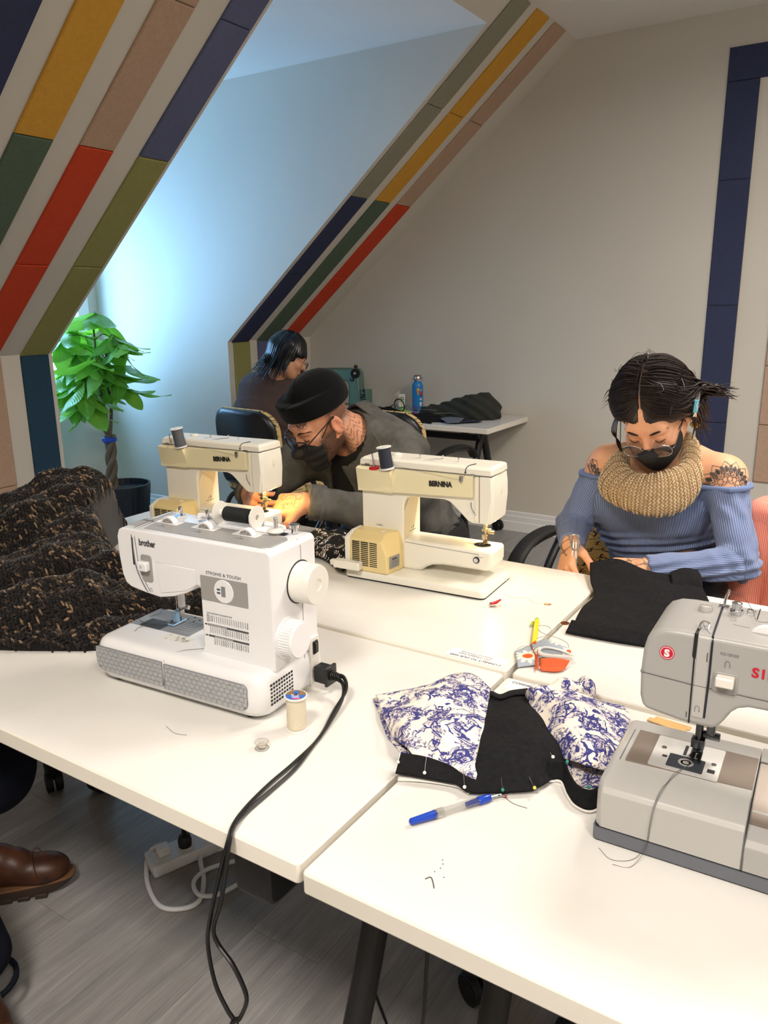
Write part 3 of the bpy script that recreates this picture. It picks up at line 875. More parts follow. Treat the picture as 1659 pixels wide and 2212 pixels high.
    obj('tension_tab', MB().b2((0.3655, 0.113, 0.237), (0.369, 0.118, 0.243)), m_cream3, ts)
    obj('thread_clip', MB().b2((0.2855, 0.0495, 0.263), (0.2945, 0.053, 0.276)).tube([(0.288, 0.049, 0.276), (0.288, 0.048, 0.262), (0.2915, 0.048, 0.259), (0.293, 0.048, 0.274)], 0.0008, 6), m_steel, t)
    obj('thread_guide', MB().b2((0.309, 0.0585, 0.2765), (0.322, 0.062, 0.281)), m_steel, t)
    obj('thread_guide', MB().b2((0.0285, 0.0565, 0.2785), (0.041, 0.0595, 0.283)), m_steel, t)
    obj('lid_slot', MB().tube(cpath([(0.2975, 0.0585, 0.284), (0.2985, 0.0595, 0.292), (0.303, 0.067, 0.2986), (0.311, 0.09, 0.2995)], 4), 0.0010, 6).cyl((0.2975, 0.058, 0.2835), (0.2975, 0.0595, 0.2835), 0.0022, 10), m_dark, t)
    mb = MB()
    for u, v in ((0.158, 0.105), (0.214, 0.115), (0.262, 0.1)):
        obj('lid_pin', MB().cyl((u, v, 0.298), (u, v, 0.305), 0.0016, 8).cyl((u, v, 0.305), (u, v, 0.308), 0.0024, 8), m_chrome, t)
    mb = MB()
    for k in range(3):
        mb.tube([(0.178 + k * 0.008, 0.085, 0.2984), (0.198 + k * 0.008, 0.12, 0.2986)], 0.0005, 4)
    mb.tube([(0.145, 0.092, 0.2984), (0.158, 0.11, 0.2986)], 0.0005, 4)
    obj('lid_print', mb, m_ink2, t, kind='stuff')
    mb = MB().lathe([(0.012, 0.298), (0.013, 0.3), (0.010, 0.3035), (0.001, 0.304)], 20, M=Matrix.Translation((0.085, 0.12, -0.0005)))
    obj('winder_knob', mb, m_cream3, t)
    text('lettering', 'BERNINA', 0.0172, m_dark, t, (0.2075, 0.0508, 0.2445), (1, 0.006, 0.045), (0, 0, 1), 0.0009, 0.0001, sx=0.83)
    # handwheel on the left end
    spin_wheel('handwheel', t, (0.013, 0.112, 0.238), 0.034, 0.014, (-1, 0, 0), m_blkplast, 40, 0.001)
    # free arm
    mb = MB().uprism([(0.128, 0.0215), (0.170, 0.0215), (0.182, 0.0245), (0.194, 0.0345), (0.21, 0.042), (0.24, 0.0465), (0.352, 0.0475), (0.362, 0.052), (0.3655, 0.064), (0.3655, 0.0975), (0.128, 0.0985)], 0.062, 0.152)
    obj('free_arm', mb, m_cream3, t, smooth=40, bevel=0.009, seg=4)
    obj('arm_seam', MB().tube(cpath([(0.137, 0.0617, 0.0935), (0.16, 0.0613, 0.0925), (0.25, 0.0613, 0.0895), (0.33, 0.0613, 0.088)], 3) + [(0.333, 0.0613, 0.088), (0.333, 0.0613, 0.0815), (0.356, 0.0632, 0.081), (0.3645, 0.074, 0.081)], 0.0004, 5), m_groove, t)
    np_ = obj('needle_plate', MB().prism([(0.325 + 0.021 * math.cos(a), 0.107 + 0.017 * math.sin(a)) for a in [2 * PI * k / 28 for k in range(28)]], 0.0975, 0.0992), m_dsteel, t)
    obj('feed_dog', MB().b2((0.316, 0.1, 0.099), (0.319, 0.117, 0.0996)).b2((0.331, 0.1, 0.099), (0.334, 0.117, 0.0996)).b2((0.3235, 0.106, 0.099), (0.3275, 0.109, 0.0996)), m_dark, np_)
    kb = obj('arm_screw', MB().cyl((0.328, 0.0622, 0.0735), (0.328, 0.059, 0.0735), 0.0078, 24), m_dark, t)
    obj('screw_face', MB().cyl((0.328, 0.0588, 0.0735), (0.328, 0.0575, 0.0735), 0.0055, 20).box((0.328, 0.0572, 0.0735), (0.0014, 0.001, 0.0095)), m_chrome, kb)
    text('lettering', '830', 0.0095, m_ink, t, (0.1322, 0.108, 0.116), (0, 1, 0), (0, 0, 1), 0.0003, 0.0001, sx=0.85)
    text('lettering', 'MADE IN SWITZERLAND', 0.003, m_ink, t, (0.1322, 0.097, 0.109), (0, 1, 0), (0, 0, 1), 0.0, 0.0001)
    if not left:
        text('lettering', '11080061', 0.0058, m_ink2, t, (0.052, 0.0655, 0.1245), (1, 0, 0), (0, 0, 1), 0.0, 0.0001, sx=0.95)
    # motor box
    r0 = [(0.013, 0.0), (0.121, -0.002), (0.131, 0.055), (0.131, 0.07), (0.013, 0.07)]
    rings = [[(x, y, 0.0225) for x, y in r0], [(x, y, 0.066) for x, y in [(0.013, 0.0), (0.119, -0.002), (0.131, 0.05), (0.131, 0.07), (0.013, 0.07)]], [(x, y, 0.104) for x, y in [(0.013, 0.001), (0.104, -0.001), (0.1255, 0.05), (0.1255, 0.07), (0.013, 0.07)]], [(x, y, 0.1185) for x, y in [(0.013, 0.03), (0.1, 0.029), (0.119, 0.055), (0.119, 0.07), (0.013, 0.07)]]]
    mbx = obj('motor_box', MB().loft(rings), m_yellow, t, smooth=15, bevel=0.003, seg=3)
    rings = [[(-0.002, 0.0, 0.0225), (0.0128, 0.0, 0.0225), (0.0128, 0.07, 0.0225), (-0.002, 0.07, 0.0225)], [(-0.002, 0.001, 0.104), (0.0128, 0.001, 0.104), (0.0128, 0.07, 0.104), (-0.002, 0.07, 0.104)], [(0.003, 0.03, 0.1185), (0.0128, 0.03, 0.1185), (0.0128, 0.07, 0.1185), (0.003, 0.07, 0.1185)]]
    obj('motor_end_cap', MB().loft(rings), m_cream3, t, smooth=15, bevel=0.003)
    mb = MB()
    for k in range(13):
        for i in range(3):
            mb.b2((0.0215 + i * 0.0248, -0.0018, 0.037 + k * 0.0049), (0.0425 + i * 0.0248, 0.002, 0.0392 + k * 0.0049))
    obj('vent_slots', mb, m_dark, mbx, smooth=0, kind='stuff')
    obj('motor_screw', MB().cyl((0.088, 0.04, 0.1183), (0.088, 0.04, 0.1196), 0.0065, 20), m_cream3, mbx)
    pl = obj('rating_plate', MB().loft([[(0.1222, 0.006, 0.035), (0.1288, 0.045, 0.035), (0.1296, 0.0445, 0.066), (0.1222, 0.008, 0.066)], [(0.1232, 0.006, 0.035), (0.1298, 0.0448, 0.035), (0.1306, 0.0443, 0.066), (0.1232, 0.008, 0.066)]]), m_gplate, mbx, smooth=0)
    text('lettering', 'BERNINA', 0.0055, m_ink, pl, (0.1254, 0.0165, 0.057), (0.0075, 0.037, 0), (0, 0, 1), 0.0003, 0.0001, sx=0.8)
    mb = MB()
    for z in (0.053, 0.049, 0.045, 0.041):
        mb.tube([(0.1250, 0.0125, z), (0.1304, 0.0405, z)], 0.0004, 4)
    obj('plate_print', mb, m_ink2, pl)
    obj('knee_lever_socket', MB().b2((-0.022, -0.024, 0.028), (0.052, -0.001, 0.048)).b2((-0.036, -0.016, 0.030), (-0.02, -0.002, 0.044)), m_cream3, t, bevel=0.002)
    obj('cord_shield', MB().tube(cpath([(0.0, 0.02, 0.03), (-0.03, 0.015, 0.022), (-0.05, 0.03, 0.008), (-0.04, 0.07, 0.004)], 5), 0.003, 8), M('clear_grey_cord', (196, 192, 182), 0.3), t)
    stitch_works(t, 0.329, 0.108, 0.164, 0.0992, m_brass, 1.15)
    obj('lamp', MB().ell((0.350, 0.118, 0.1655), (0.007, 0.009, 0.006), 14, 8), m_bulb, t)
    l = bpy.data.lights.new('machine_lamp', 'POINT'); l.energy = 1.1; l.color = (1.0, 0.66, 0.22); l.shadow_soft_size = 0.008
    o = bpy.data.objects.new('machine_lamp', l); COL.objects.link(o); o.parent = t; o.location = (0.349, 0.125, 0.152)
    # spool pin
    pn = obj('spool_pin', MB().cyl((0.062, 0.045, 0.273), (0.056, 0.046, 0.311), 0.0018, 10), m_chrome, t)
    obj('felt_disc', MB().lathe([(0.0125, -0.0015), (0.013, 0.0), (0.0125, 0.0035), (0.003, 0.0045)], 28, M=Matrix.Translation((0.062, 0.045, 0.2745))), disc, pn)
    pn = obj('spool_pin', MB().cyl((0.096, 0.046, 0.273), (0.089, 0.047, 0.325), 0.0018, 10), m_chrome, t)
    thread_line(t, [(0.098, 0.058, 0.288), (0.16, 0.052, 0.280), (0.23, 0.049, 0.273), (0.289, 0.048, 0.268), (0.2985, 0.056, 0.284), (0.2985, 0.058, 0.29)], 0.0003)
    thread_line(t, [(0.331, 0.108, 0.105), (0.333, 0.09, 0.10), (0.345, 0.078, 0.0985), (0.362, 0.07, 0.0975)], 0.0003)
    return t


def thread_spool(label, tm, cap_m, M_, r=0.0185, rt=0.0155, h=0.056, capprint=False, group=None):
    """moulded spool with a spoked cap, thread wound on it"""
    t = bpy.data.objects.new('thread_spool', None); COL.objects.link(t); t.matrix_world = M_
    tag(t, label, 'thread spool', group)
    obj('spool_body', MB().lathe([(r, 0), (r, 0.0028), (rt * 0.7, 0.0045), (rt * 0.7, h - 0.0045), (r, h - 0.0028), (r, h), (r * 0.86, h + 0.0002), (r * 0.84, h - 0.0012), (0.004, h - 0.0012)], 32), cap_m, t)
    prof = [(rt * 0.75, 0.004)]
    n = 34
    for k in range(n + 1):
        prof.append((rt + (0.0003 if k % 2 else -0.0002), 0.0045 + (h - 0.009) * k / n))
    prof.append((rt * 0.75, h - 0.004))
    obj('wound_thread', MB().lathe(prof, 28), tm, t, smooth=60)
    if not capprint:
        mb = MB()
        for k in range(6):
            a = k * PI / 3
            mb.box((0, 0, 0), (0.001, r * 0.55, 0.0012), M=Matrix.Translation((0.58 * r * math.cos(a), 0.58 * r * math.sin(a), h - 0.0006)) @ Matrix.Rotation(a - PI / 2, 4, 'Z'))
        obj('cap_spokes', mb, m_wplast2, t, smooth=0)
        obj('cap_hub', MB().lathe([(0.0045, h - 0.001), (0.0045, h + 0.0006), (0.0028, h + 0.0006), (0.0026, h - 0.004), (0.0005, h - 0.004)], 18), m_cream2, t)
    return t


def yarn(name, c, scale=900):
    t = NT(name); c = lin(c)
    wv = t.node('ShaderNodeTexWave', {'Scale': 260.0, 'Distortion': 1.0, 'Detail': 1.0}, wave_type='BANDS', bands_direction='Z')
    t.t.links.new(t.coord(), wv.inputs[0])
    t.bump(wv.outputs[0], 0.5, 0.0005)
    return t.done(t.ramp(wv.outputs[0], [(0.2, tuple(x * 0.7 for x in c)), (0.8, tuple(min(1, x * 1.2) for x in c))]), 0.65, spec=0.3)


m_thr_navy = yarn('navy_thread', (44, 48, 62))
m_thr_grey = yarn('grey_thread', (92, 94, 100))
m_thr_blk = yarn('black_thread', (28, 30, 32))
m_thr_cream = yarn('cream_thread', (226, 215, 192))

BR = ((-1.105, 1.535, 0.73), math.atan2(0.024, 0.369)); BL = ((-1.785, 1.508, 0.73), math.radians(5.03))
bernina(*BR, 'cream sewing machine with a red felt disc, at the middle of the tables', m_redfelt, False)
bernina(*BL, 'cream sewing machine being used by the man in the black beanie', m_cream2, True)


def on(base, u, v, w_, tilt=(0, 0, 0)):
    return Matrix.Translation(base[0]) @ Matrix.Rotation(base[1], 4, 'Z') @ Matrix.Translation((u, v, w_)) @ Euler(tilt).to_matrix().to_4x4()


thread_spool('navy thread spool on the cream machine with the red felt disc', m_thr_navy, m_wplast, on(BR, 0.0975, 0.046, 0.2762, (0.05, -0.14, 0)))
thread_spool('grey thread spool on the cream machine by the man', m_thr_grey, m_wplast, on(BL, 0.0975, 0.046, 0.2762, (0.05, -0.16, 0.5)))

m_sgrey = M('warm_grey_plastic', (160, 159, 157), 0.35, bump=0.05, bscale=1200)
m_sgrey2 = M('light_grey_plastic', (174, 173, 170), 0.35, bump=0.05, bscale=1200)
m_sdark = M('slate_grey_plastic', (96, 100, 108), 0.4)
m_staupe = M('brushed_taupe_plate', (134, 122, 112), 0.32, 0.3, bump=0.05, bscale=500, var=0.05)
m_slot = M('blue_black_slot', (26, 28, 44), 0.5)
m_sred = M('red_emblem', (190, 24, 52), 0.4)


def singer():
    t = thing('sewing_machine', 'grey sewing machine with red lettering, cut by the right edge', 'sewing machine', (-0.25, 0.87, 0.73), math.radians(2.3))
    # lower body: accessory tray on the left, slanted plate on the right
    def sec(u, d, vt, wt, wb=0.0205, back=0.186):
        return [(u, d, wb), (u, d, wt - 0.012), (u, d + 0.004, wt - 0.006), (u, vt, wt), (u, back - 0.006, wt), (u, back, wt - 0.006), (u, back, wb)]
    mb = MB().loft([sec(0.0, 0.012, 0.022, 0.076), sec(0.002, 0.006, 0.018, 0.079), sec(0.008, 0.0, 0.016, 0.082), sec(0.09, 0.0, 0.035, 0.083), sec(0.1715, 0.0, 0.056, 0.084)])
    obj('accessory_tray', mb, m_sgrey2, t, smooth=30, bevel=0.0015)
    mb = MB().loft([[(u, 0, 0.0205), (u, 0, 0.052), (u, 0.006, 0.060), (u, 0.018, 0.064), (u, 0.05, 0.070), (u, 0.148, 0.080), (u, 0.18, 0.080), (u, 0.186, 0.074), (u, 0.186, 0.0205)] for u in (0.1725, 0.41)])
    obj('bed', mb, m_sgrey, t, smooth=25, bevel=0.0015)
    obj('door_seam', MB().tube([(0.172, -0.0002, 0.022), (0.172, -0.0002, 0.07), (0.172, 0.03, 0.0812), (0.172, 0.055, 0.0842)], 0.0006, 5), m_groove, t)
    rings = [[(x, y, z) for x, y in rrect(-0.001, 0.412, -0.001, 0.187, 0.006)] for z in (0.003, 0.0195)]
    obj('base_band', MB().loft(rings), m_sdark, t)
    obj('base_seam', MB().prism(rrect(0.001, 0.41, 0.001, 0.185, 0.006), 0.0193, 0.021), m_dark, t)
    for x in (0.03, 0.38):
        for y in (0.03, 0.16):
            obj('rubber_foot', MB().cyl((x, y, 0), (x, y, 0.004), 0.01, 12), m_rubber, t)
    obj('bed_plate', MB().prism([(0.020, 0.066), (0.1705, 0.0725), (0.1705, 0.150), (0.020, 0.150)], 0.082, 0.0848), m_staupe, t, smooth=0)
    obj('bed_plate', MB().loft([[(0.174, 0.028, 0.0668), (0.27, 0.028, 0.0668), (0.27, 0.146, 0.0805), (0.174, 0.146, 0.0805)], [(0.174, 0.028, 0.0674), (0.27, 0.028, 0.0674), (0.27, 0.146, 0.0811), (0.174, 0.146, 0.0811)]]), m_staupe, t, smooth=0)
    obj('plate_slit', MB().tube([(0.013, 0.064, 0.0838), (0.013, 0.15, 0.0838)], 0.0004, 4), m_groove, t)
    np_ = obj('needle_plate', MB().prism(rrect(0.047, 0.131, 0.068, 0.147, 0.002), 0.0846, 0.0858), M('satin_plate', (206, 205, 202), 0.42, 0.4), t)
    obj('bobbin_cover', MB().prism(rrect(0.068, 0.112, 0.0745, 0.107, 0.002), 0.0855, 0.0864), m_smoke, np_)
    obj('bobbin', MB().lathe([(0.0095, 0.0863), (0.0095, 0.0867), (0.0065, 0.0867), (0.0065, 0.0864)], 24, M=Matrix.Translation((0.09, 0.092, 0))).lathe([(0.004, 0.0863), (0.004, 0.0868), (0.002, 0.0868)], 16, M=Matrix.Translation((0.09, 0.092, 0))), m_gplate, np_)
    mb = MB()
    for k in range(3):
        mb.b2((0.083 + k * 0.008, 0.11, 0.0857), (0.087 + k * 0.008, 0.136, 0.0861))
    mb.b2((0.1165, 0.083, 0.0857), (0.1255, 0.0915, 0.0861))
    mb.b2((0.060, 0.094, 0.0857), (0.066, 0.099, 0.0861))
    obj('feed_dog', mb, m_dark, np_, smooth=0)
    mb = MB()
    for x, y in ((0.0585, 0.117), (0.122, 0.105)):
        mb.lathe([(0.0035, 0.0857), (0.0032, 0.0866), (0.001, 0.0868)], 16, M=Matrix.Translation((x, y, 0)))
        mb.box((x, y, 0.0868), (0.006, 0.0008, 0.0004))
    obj('plate_screws', mb, m_chrome, np_)
    # head, arm and column
    prof = [(0.41, 0.076), (0.41, 0.275), (0.402, 0.283), (0.075, 0.284), (0.058, 0.2825), (0.046, 0.277), (0.039, 0.267), (0.0355, 0.25), (0.034, 0.222), (0.0355, 0.19), (0.039, 0.177), (0.045, 0.1735), (0.085, 0.1675), (0.118, 0.167), (0.126, 0.169), (0.133, 0.180), (0.140, 0.193), (0.147, 0.2), (0.158, 0.204), (0.245, 0.207), (0.255, 0.2), (0.258, 0.19), (0.258, 0.076)]
    obj('arm_and_column', MB().uprism(prof, 0.044, 0.166), m_sgrey, t, smooth=45, bevel=0.006, seg=3)
    obj('arm_seam', MB().tube([(0.0335, 0.06, 0.2225), (0.0345, 0.0438, 0.2225), (0.0945, 0.0436, 0.2195), (0.2, 0.0436, 0.2185), (0.4, 0.0436, 0.2185)], 0.0006, 5), m_groove, t)
    mb = MB().loft([[(0.0925, 0.0432, 0.2838), (0.0965, 0.0432, 0.2838), (0.0960, 0.0432, 0.254), (0.0945, 0.0432, 0.2515), (0.0920, 0.0432, 0.256)], [(0.0925, 0.05, 0.2838), (0.0965, 0.05, 0.2838), (0.0960, 0.05, 0.254), (0.0945, 0.05, 0.2515), (0.0920, 0.05, 0.256)]])
    mb.tube([(0.0945, 0.0435, 0.256), (0.0950, 0.0437, 0.169)], 0.0009, 6)
    mb.b2((0.0925, 0.044, 0.2835), (0.0962, 0.066, 0.2845))
    obj('thread_slot', mb, m_dark, t, smooth=0)
    obj('thread_slot', MB().tube(cpath([(0.1085, 0.16, 0.2842), (0.1118, 0.055, 0.2842), (0.1125, 0.0465, 0.281), (0.1125, 0.0437, 0.272), (0.1125, 0.0437, 0.23), (0.1115, 0.0437, 0.18)], 5), 0.0013, 6), m_slot, t)
    obj('head_plate', MB().uprism(rrect(0.0965, 0.1105, 0.178, 0.281, 0.003), 0.0433, 0.046), m_sgrey2, t, bevel=0.0008)
    u_arrow(t, (0.103, 0.0430, 0.1905), 0.005, m_ink2)
    obj('head_print', MB().tube([(0.1085, 0.0430, 0.2635), (0.1085, 0.0430, 0.252)], 0.0005, 4).tube([(0.0915, 0.0432, 0.183), (0.0915, 0.0432, 0.176)], 0.0005, 4), m_ink, t)
    em = obj('emblem', MB().uprism(circ(0.0635, 0.2535, 0.0086, 36), 0.0432, 0.045), m_sred, t)
    obj('emblem_ring', MB().tube([(0.0635 + 0.0074 * math.cos(a), 0.0431, 0.2535 + 0.0074 * math.sin(a)) for a in [2 * PI * k / 32 for k in range(32)]], 0.00035, 5, closed=True), m_wplast, em)
    text('lettering', 'S', 0.0125, m_wplast, em, (0.0635, 0.0430, 0.2491), (1, 0, 0), (0, 0, 1), 0.0007, 0.0001, 'CENTER')
    text('lettering', 'SINGER', 0.0162, m_sred, t, (0.157, 0.0434, 0.2448), (1, 0, 0), (0, 0, 1), 0.0005, 0.0001, sx=1.05, spacing=1.25)
    text('lettering', 'REVERSE', 0.0046, m_ink2, t, (0.122, 0.0434, 0.2645), (1, 0, 0), (0, 0, 1), 0.0, 0.0001, sx=1.15)
    u_arrow(t, (0.131, 0.0433, 0.2545), 0.005, m_ink2)
    rc = obj('lever_recess', MB().uprism(rrect(0.1165, 0.1445, 0.2165, 0.2425, 0.004), 0.0428, 0.046), m_gplate, t, bevel=0.001)
    obj('reverse_lever', MB().uprism(rrect(0.1205, 0.1405, 0.228, 0.2405, 0.002), 0.031, 0.044), m_wplast2, rc, bevel=0.003)
    # top
    zt = 0.284
    obj('pressure_dial', MB().lathe([(0.0085, 0), (0.0085, 0.003), (0.0075, 0.0065), (0.001, 0.007)], 24, M=Matrix.Translation((0.092, 0.128, zt))).box((0.092, 0.128, zt + 0.0078), (0.014, 0.0025, 0.002)), m_sgrey2, t)
    obj('bobbin_tension', MB().lathe([(0.0078, 0), (0.0078, 0.0055), (0.005, 0.006), (0.005, 0.009), (0.0062, 0.0095), (0.0062, 0.0145), (0.0035, 0.016), (0.001, 0.016)], 24, M=Matrix.Translation((0.1265, 0.133, zt))), m_chrome, t)
    obj('tension_dial', MB().lathe([(0.021, -0.005), (0.0215, -0.003), (0.0215, 0.003), (0.021, 0.005)], 40, M=frame((0.166, 0.088, zt - 0.013), (1, 0, 0), (0, 0, 1))), m_wplast, t)
    g1 = MB().tube(cpath([(0.11, 0.15, zt), (0.111, 0.151, zt + 0.012), (0.113, 0.152, zt + 0.018), (0.1135, 0.16, zt + 0.020)], 4), 0.0018, 8).b2((0.104, 0.146, zt - 0.001), (0.116, 0.156, zt + 0.0012))
    g2 = MB().tube(cpath([(0.094, 0.062, zt - 0.005), (0.095, 0.06, zt + 0.004), (0.097, 0.066, zt + 0.008), (0.104, 0.07, zt + 0.006), (0.104, 0.066, zt)], 4), 0.0012, 8)
    g3 = MB().tube(cpath([(0.139, 0.142, zt), (0.139, 0.142, zt + 0.005), (0.144, 0.139, zt + 0.006), (0.148, 0.142, zt + 0.003)], 4), 0.0012, 8)
    for g in (g1, g2, g3):
        obj('thread_guide', g, m_chrome, t)
    obj('top_seam', MB().tube([(0.151, 0.164, zt), (0.151, 0.126, zt)], 0.0007, 5), m_dark, t)
    obj('top_print', MB().tube([(0.128, 0.095, zt), (0.147, 0.093, zt)], 0.0004, 4).tube(cpath([(0.122, 0.11, zt), (0.126, 0.107, zt), (0.13, 0.11, zt), (0.126, 0.112, zt)], 3), 0.0003, 4), m_ink2, t)
    obj('back_tray', MB().b2((0.1725, 0.15, 0.080), (0.25, 0.186, 0.0825)), m_sgrey2, t, bevel=0.0008)
    spin_wheel('handwheel', t, (0.411, 0.11, 0.215), 0.034, 0.03, (1, 0, 0), m_sdark, 36, 0.001)
    stitch_works(t, 0.1, 0.112, 0.168, 0.0858, m_dsteel, 1.35)
    obj('needle_housing', MB().b2((0.088, 0.1, 0.155), (0.118, 0.132, 0.17)).b2((0.109, 0.104, 0.125), (0.119, 0.122, 0.157)), m_dsteel, t, bevel=0.002)
    thread_line(t, [(0.1, 0.1, 0.0875), (0.092, 0.08, 0.0875), (0.082, 0.06, 0.0865), (0.078, 0.04, 0.0842), (0.074, 0.022, 0.083), (0.071, -0.001, 0.074), (0.068, -0.002, 0.05), (0.066, -0.003, 0.02), (0.06, -0.006, 0.004), (0.05, -0.02, 0.001), (0.03, -0.028, 0.0008), (0.012, -0.014, 0.0008)], 0.00028)
    thread_line(t, [(0.1, 0.1, 0.087), (0.088, 0.07, 0.0862), (0.08, 0.045, 0.0845), (0.076, 0.02, 0.083), (0.0725, -0.001, 0.074), (0.069, -0.002, 0.045), (0.066, -0.003, 0.012), (0.055, -0.03, 0.0008), (0.035, -0.036, 0.0008)], 0.00028)
    thread_line(t, [(0.1135, 0.16, zt + 0.020), (0.13, 0.155, zt + 0.016), (0.144, 0.139, zt + 0.006), (0.152, 0.11, zt + 0.004), (0.17, 0.1, zt + 0.009)], 0.0003)
    thread_line(t, [(0.097, 0.066, zt + 0.008), (0.102, 0.056, zt + 0.004), (0.109, 0.05, zt + 0.001)], 0.0003)
    return t


singer()

# ================================================================== organic shapes: signed distances turned into one mesh


def v3(*a):
    return np.array(a, np.float32)


def s_cap(P, a, b, ra, rb):
    a = np.asarray(a, np.float32); b = np.asarray(b, np.float32)
    ba = b - a
    t = np.clip(((P - a) @ ba) / max(float(ba @ ba), 1e-9), 0, 1)
    return np.linalg.norm(P - a - t[:, None] * ba, axis=1) - (ra + t * (rb - ra))


def s_ell(P, c, r, R=None):
    q = P - np.asarray(c, np.float32)
    if R is not None:
        q = q @ np.asarray(R, np.float32)
    r = np.asarray(r, np.float32)
    k0 = np.linalg.norm(q / r, axis=1)
    k1 = np.linalg.norm(q / (r * r), axis=1)
    return k0 * (k0 - 1.0) / np.maximum(k1, 1e-6)


def smin(a, b, k):
    h = np.clip(0.5 + 0.5 * (b - a) / k, 0, 1)
    return b + (a - b) * h - k * h * (1 - h)


def smax(a, b, k):
    return -smin(-a, -b, k)


def s_loft(P, C, W, D, right, fwd):
    """trunk with elliptical sections: centres C, half widths W, half depths D"""
    best = None
    right = np.asarray(right, np.float32); fwd = np.asarray(fwd, np.float32)
    for i in range(len(C) - 1):
        a = np.asarray(C[i], np.float32); b = np.asarray(C[i + 1], np.float32); ba = b - a
        t = np.clip(((P - a) @ ba) / float(ba @ ba), 0, 1)
        q = P - a - t[:, None] * ba
        w_ = W[i] + t * (W[i + 1] - W[i]); d_ = D[i] + t * (D[i + 1] - D[i])
        x = q @ right; y = q @ fwd
        z = np.sqrt(np.maximum((q * q).sum(1) - x * x - y * y, 0))
        m = np.minimum(w_, d_)
        k = np.sqrt((x / w_) ** 2 + (y / d_) ** 2 + (z / m) ** 2)
        dist = (k - 1) * m
        best = dist if best is None else smin(best, dist, 0.03)
    return best


def wob(P, amp, freq, seed=0, n=5, stretch=(1, 1, 1)):
    rs = np.random.RandomState(seed)
    out = np.zeros(len(P), np.float32); Q = P * np.asarray(stretch, np.float32)
    for i in range(n):
        d = rs.normal(size=3); d /= np.linalg.norm(d)
        f = freq * (0.6 + 1.1 * i / n) * (1 if i < 3 else 1.6)
        out += np.sin(Q @ d.astype(np.float32) * f + rs.uniform(0, 6.28) + 1.3 * np.sin(Q @ rs.normal(size=3).astype(np.float32) * f * 0.4)) / (1 + 0.35 * i)
    return out * amp / 2.2


def surface(fn, lo, hi, h):
    """surface nets over a grid, evaluated finely only near the surface"""
    lo = np.asarray(lo, float); hi = np.asarray(hi, float); B = 4
    nb = np.ceil((hi - lo) / (h * B)).astype(int)
    n = nb * B + 1
    cx = [lo[k] + (np.arange(nb[k]) + 0.5) * h * B for k in range(3)]
    G = np.stack(np.meshgrid(*cx, indexing='ij'), -1).reshape(-1, 3).astype(np.float32)
    dc = fn(G)
    near = (np.abs(dc) < h * B * 1.6).reshape(nb)
    D = np.repeat(np.repeat(np.repeat(dc.reshape(nb), B, 0), B, 1), B, 2)
    D = np.pad(D, ((0, 1), (0, 1), (0, 1)), mode='edge')
    mk = np.zeros(n, bool)
    nr = np.repeat(np.repeat(np.repeat(near, B, 0), B, 1), B, 2)
    mk[:-1, :-1, :-1] |= nr; mk[1:, 1:, 1:] |= nr; mk[1:, :-1, :-1] |= nr; mk[:-1, 1:, :-1] |= nr; mk[:-1, :-1, 1:] |= nr
    mk[1:, 1:, :-1] |= nr; mk[1:, :-1, 1:] |= nr; mk[:-1, 1:, 1:] |= nr
    ijk = np.argwhere(mk)
    Pf = (lo + ijk * h).astype(np.float32)
    D[mk] = fn(Pf)
    D[0] = D[-1] = 1; D[:, 0] = D[:, -1] = 1; D[:, :, 0] = D[:, :, -1] = 1
    S = D < 0
    cnt = np.zeros(n - 1, np.int8)
    for i in (0, 1):
        for j in (0, 1):
            for k in (0, 1):
                cnt += S[i:n[0] - 1 + i, j:n[1] - 1 + j, k:n[2] - 1 + k]
    act = (cnt > 0) & (cnt < 8)
    cells = np.argwhere(act)
    idx = -np.ones(n - 1, int); idx[act] = np.arange(len(cells))
    acc = np.zeros((len(cells), 3)); num = np.zeros(len(cells))
    cr = [(i, j, k) for i in (0, 1) for j in (0, 1) for k in (0, 1)]
    for a in cr:
        for ax in range(3):
            if a[ax] == 0:
                b = list(a); b[ax] = 1
                va = D[tuple((cells + a).T)]; vb = D[tuple((cells + b).T)]
                m = (va < 0) != (vb < 0)
                t = np.where(m, va / np.where(m, va - vb, 1), 0)
                p = np.array(a, float)[None] + t[:, None] * (np.array(b) - np.array(a))[None]
                acc[m] += p[m]; num[m] += 1
    V = lo + h * (cells + acc / num[:, None])
    F = []
    for ax in range(3):
        o1, o2 = [(1, 2), (2, 0), (0, 1)][ax]
        sl0 = [slice(1, n[k] - 1) for k in range(3)]; sl1 = list(sl0)
        sl0[ax] = slice(0, n[ax] - 1); sl1[ax] = slice(1, n[ax])
        s0 = S[tuple(sl0)]; s1 = S[tuple(sl1)]
        for flip, m in ((False, s0 & ~s1), (True, ~s0 & s1)):
            e = np.argwhere(m)
            if not len(e):
                continue
            off = np.array([1, 1, 1]); off[ax] = 0
            e = e + off
            d1 = np.zeros(3, int); d1[o1] = 1; d2 = np.zeros(3, int); d2[o2] = 1
            q = np.stack([idx[tuple((e - d1 - d2).T)], idx[tuple((e - d2).T)], idx[tuple(e.T)], idx[tuple((e - d1).T)]], 1)
            F.append(q[:, ::-1] if flip else q)
    F = np.concatenate(F); F = F[(F >= 0).all(1)]
    return V, F


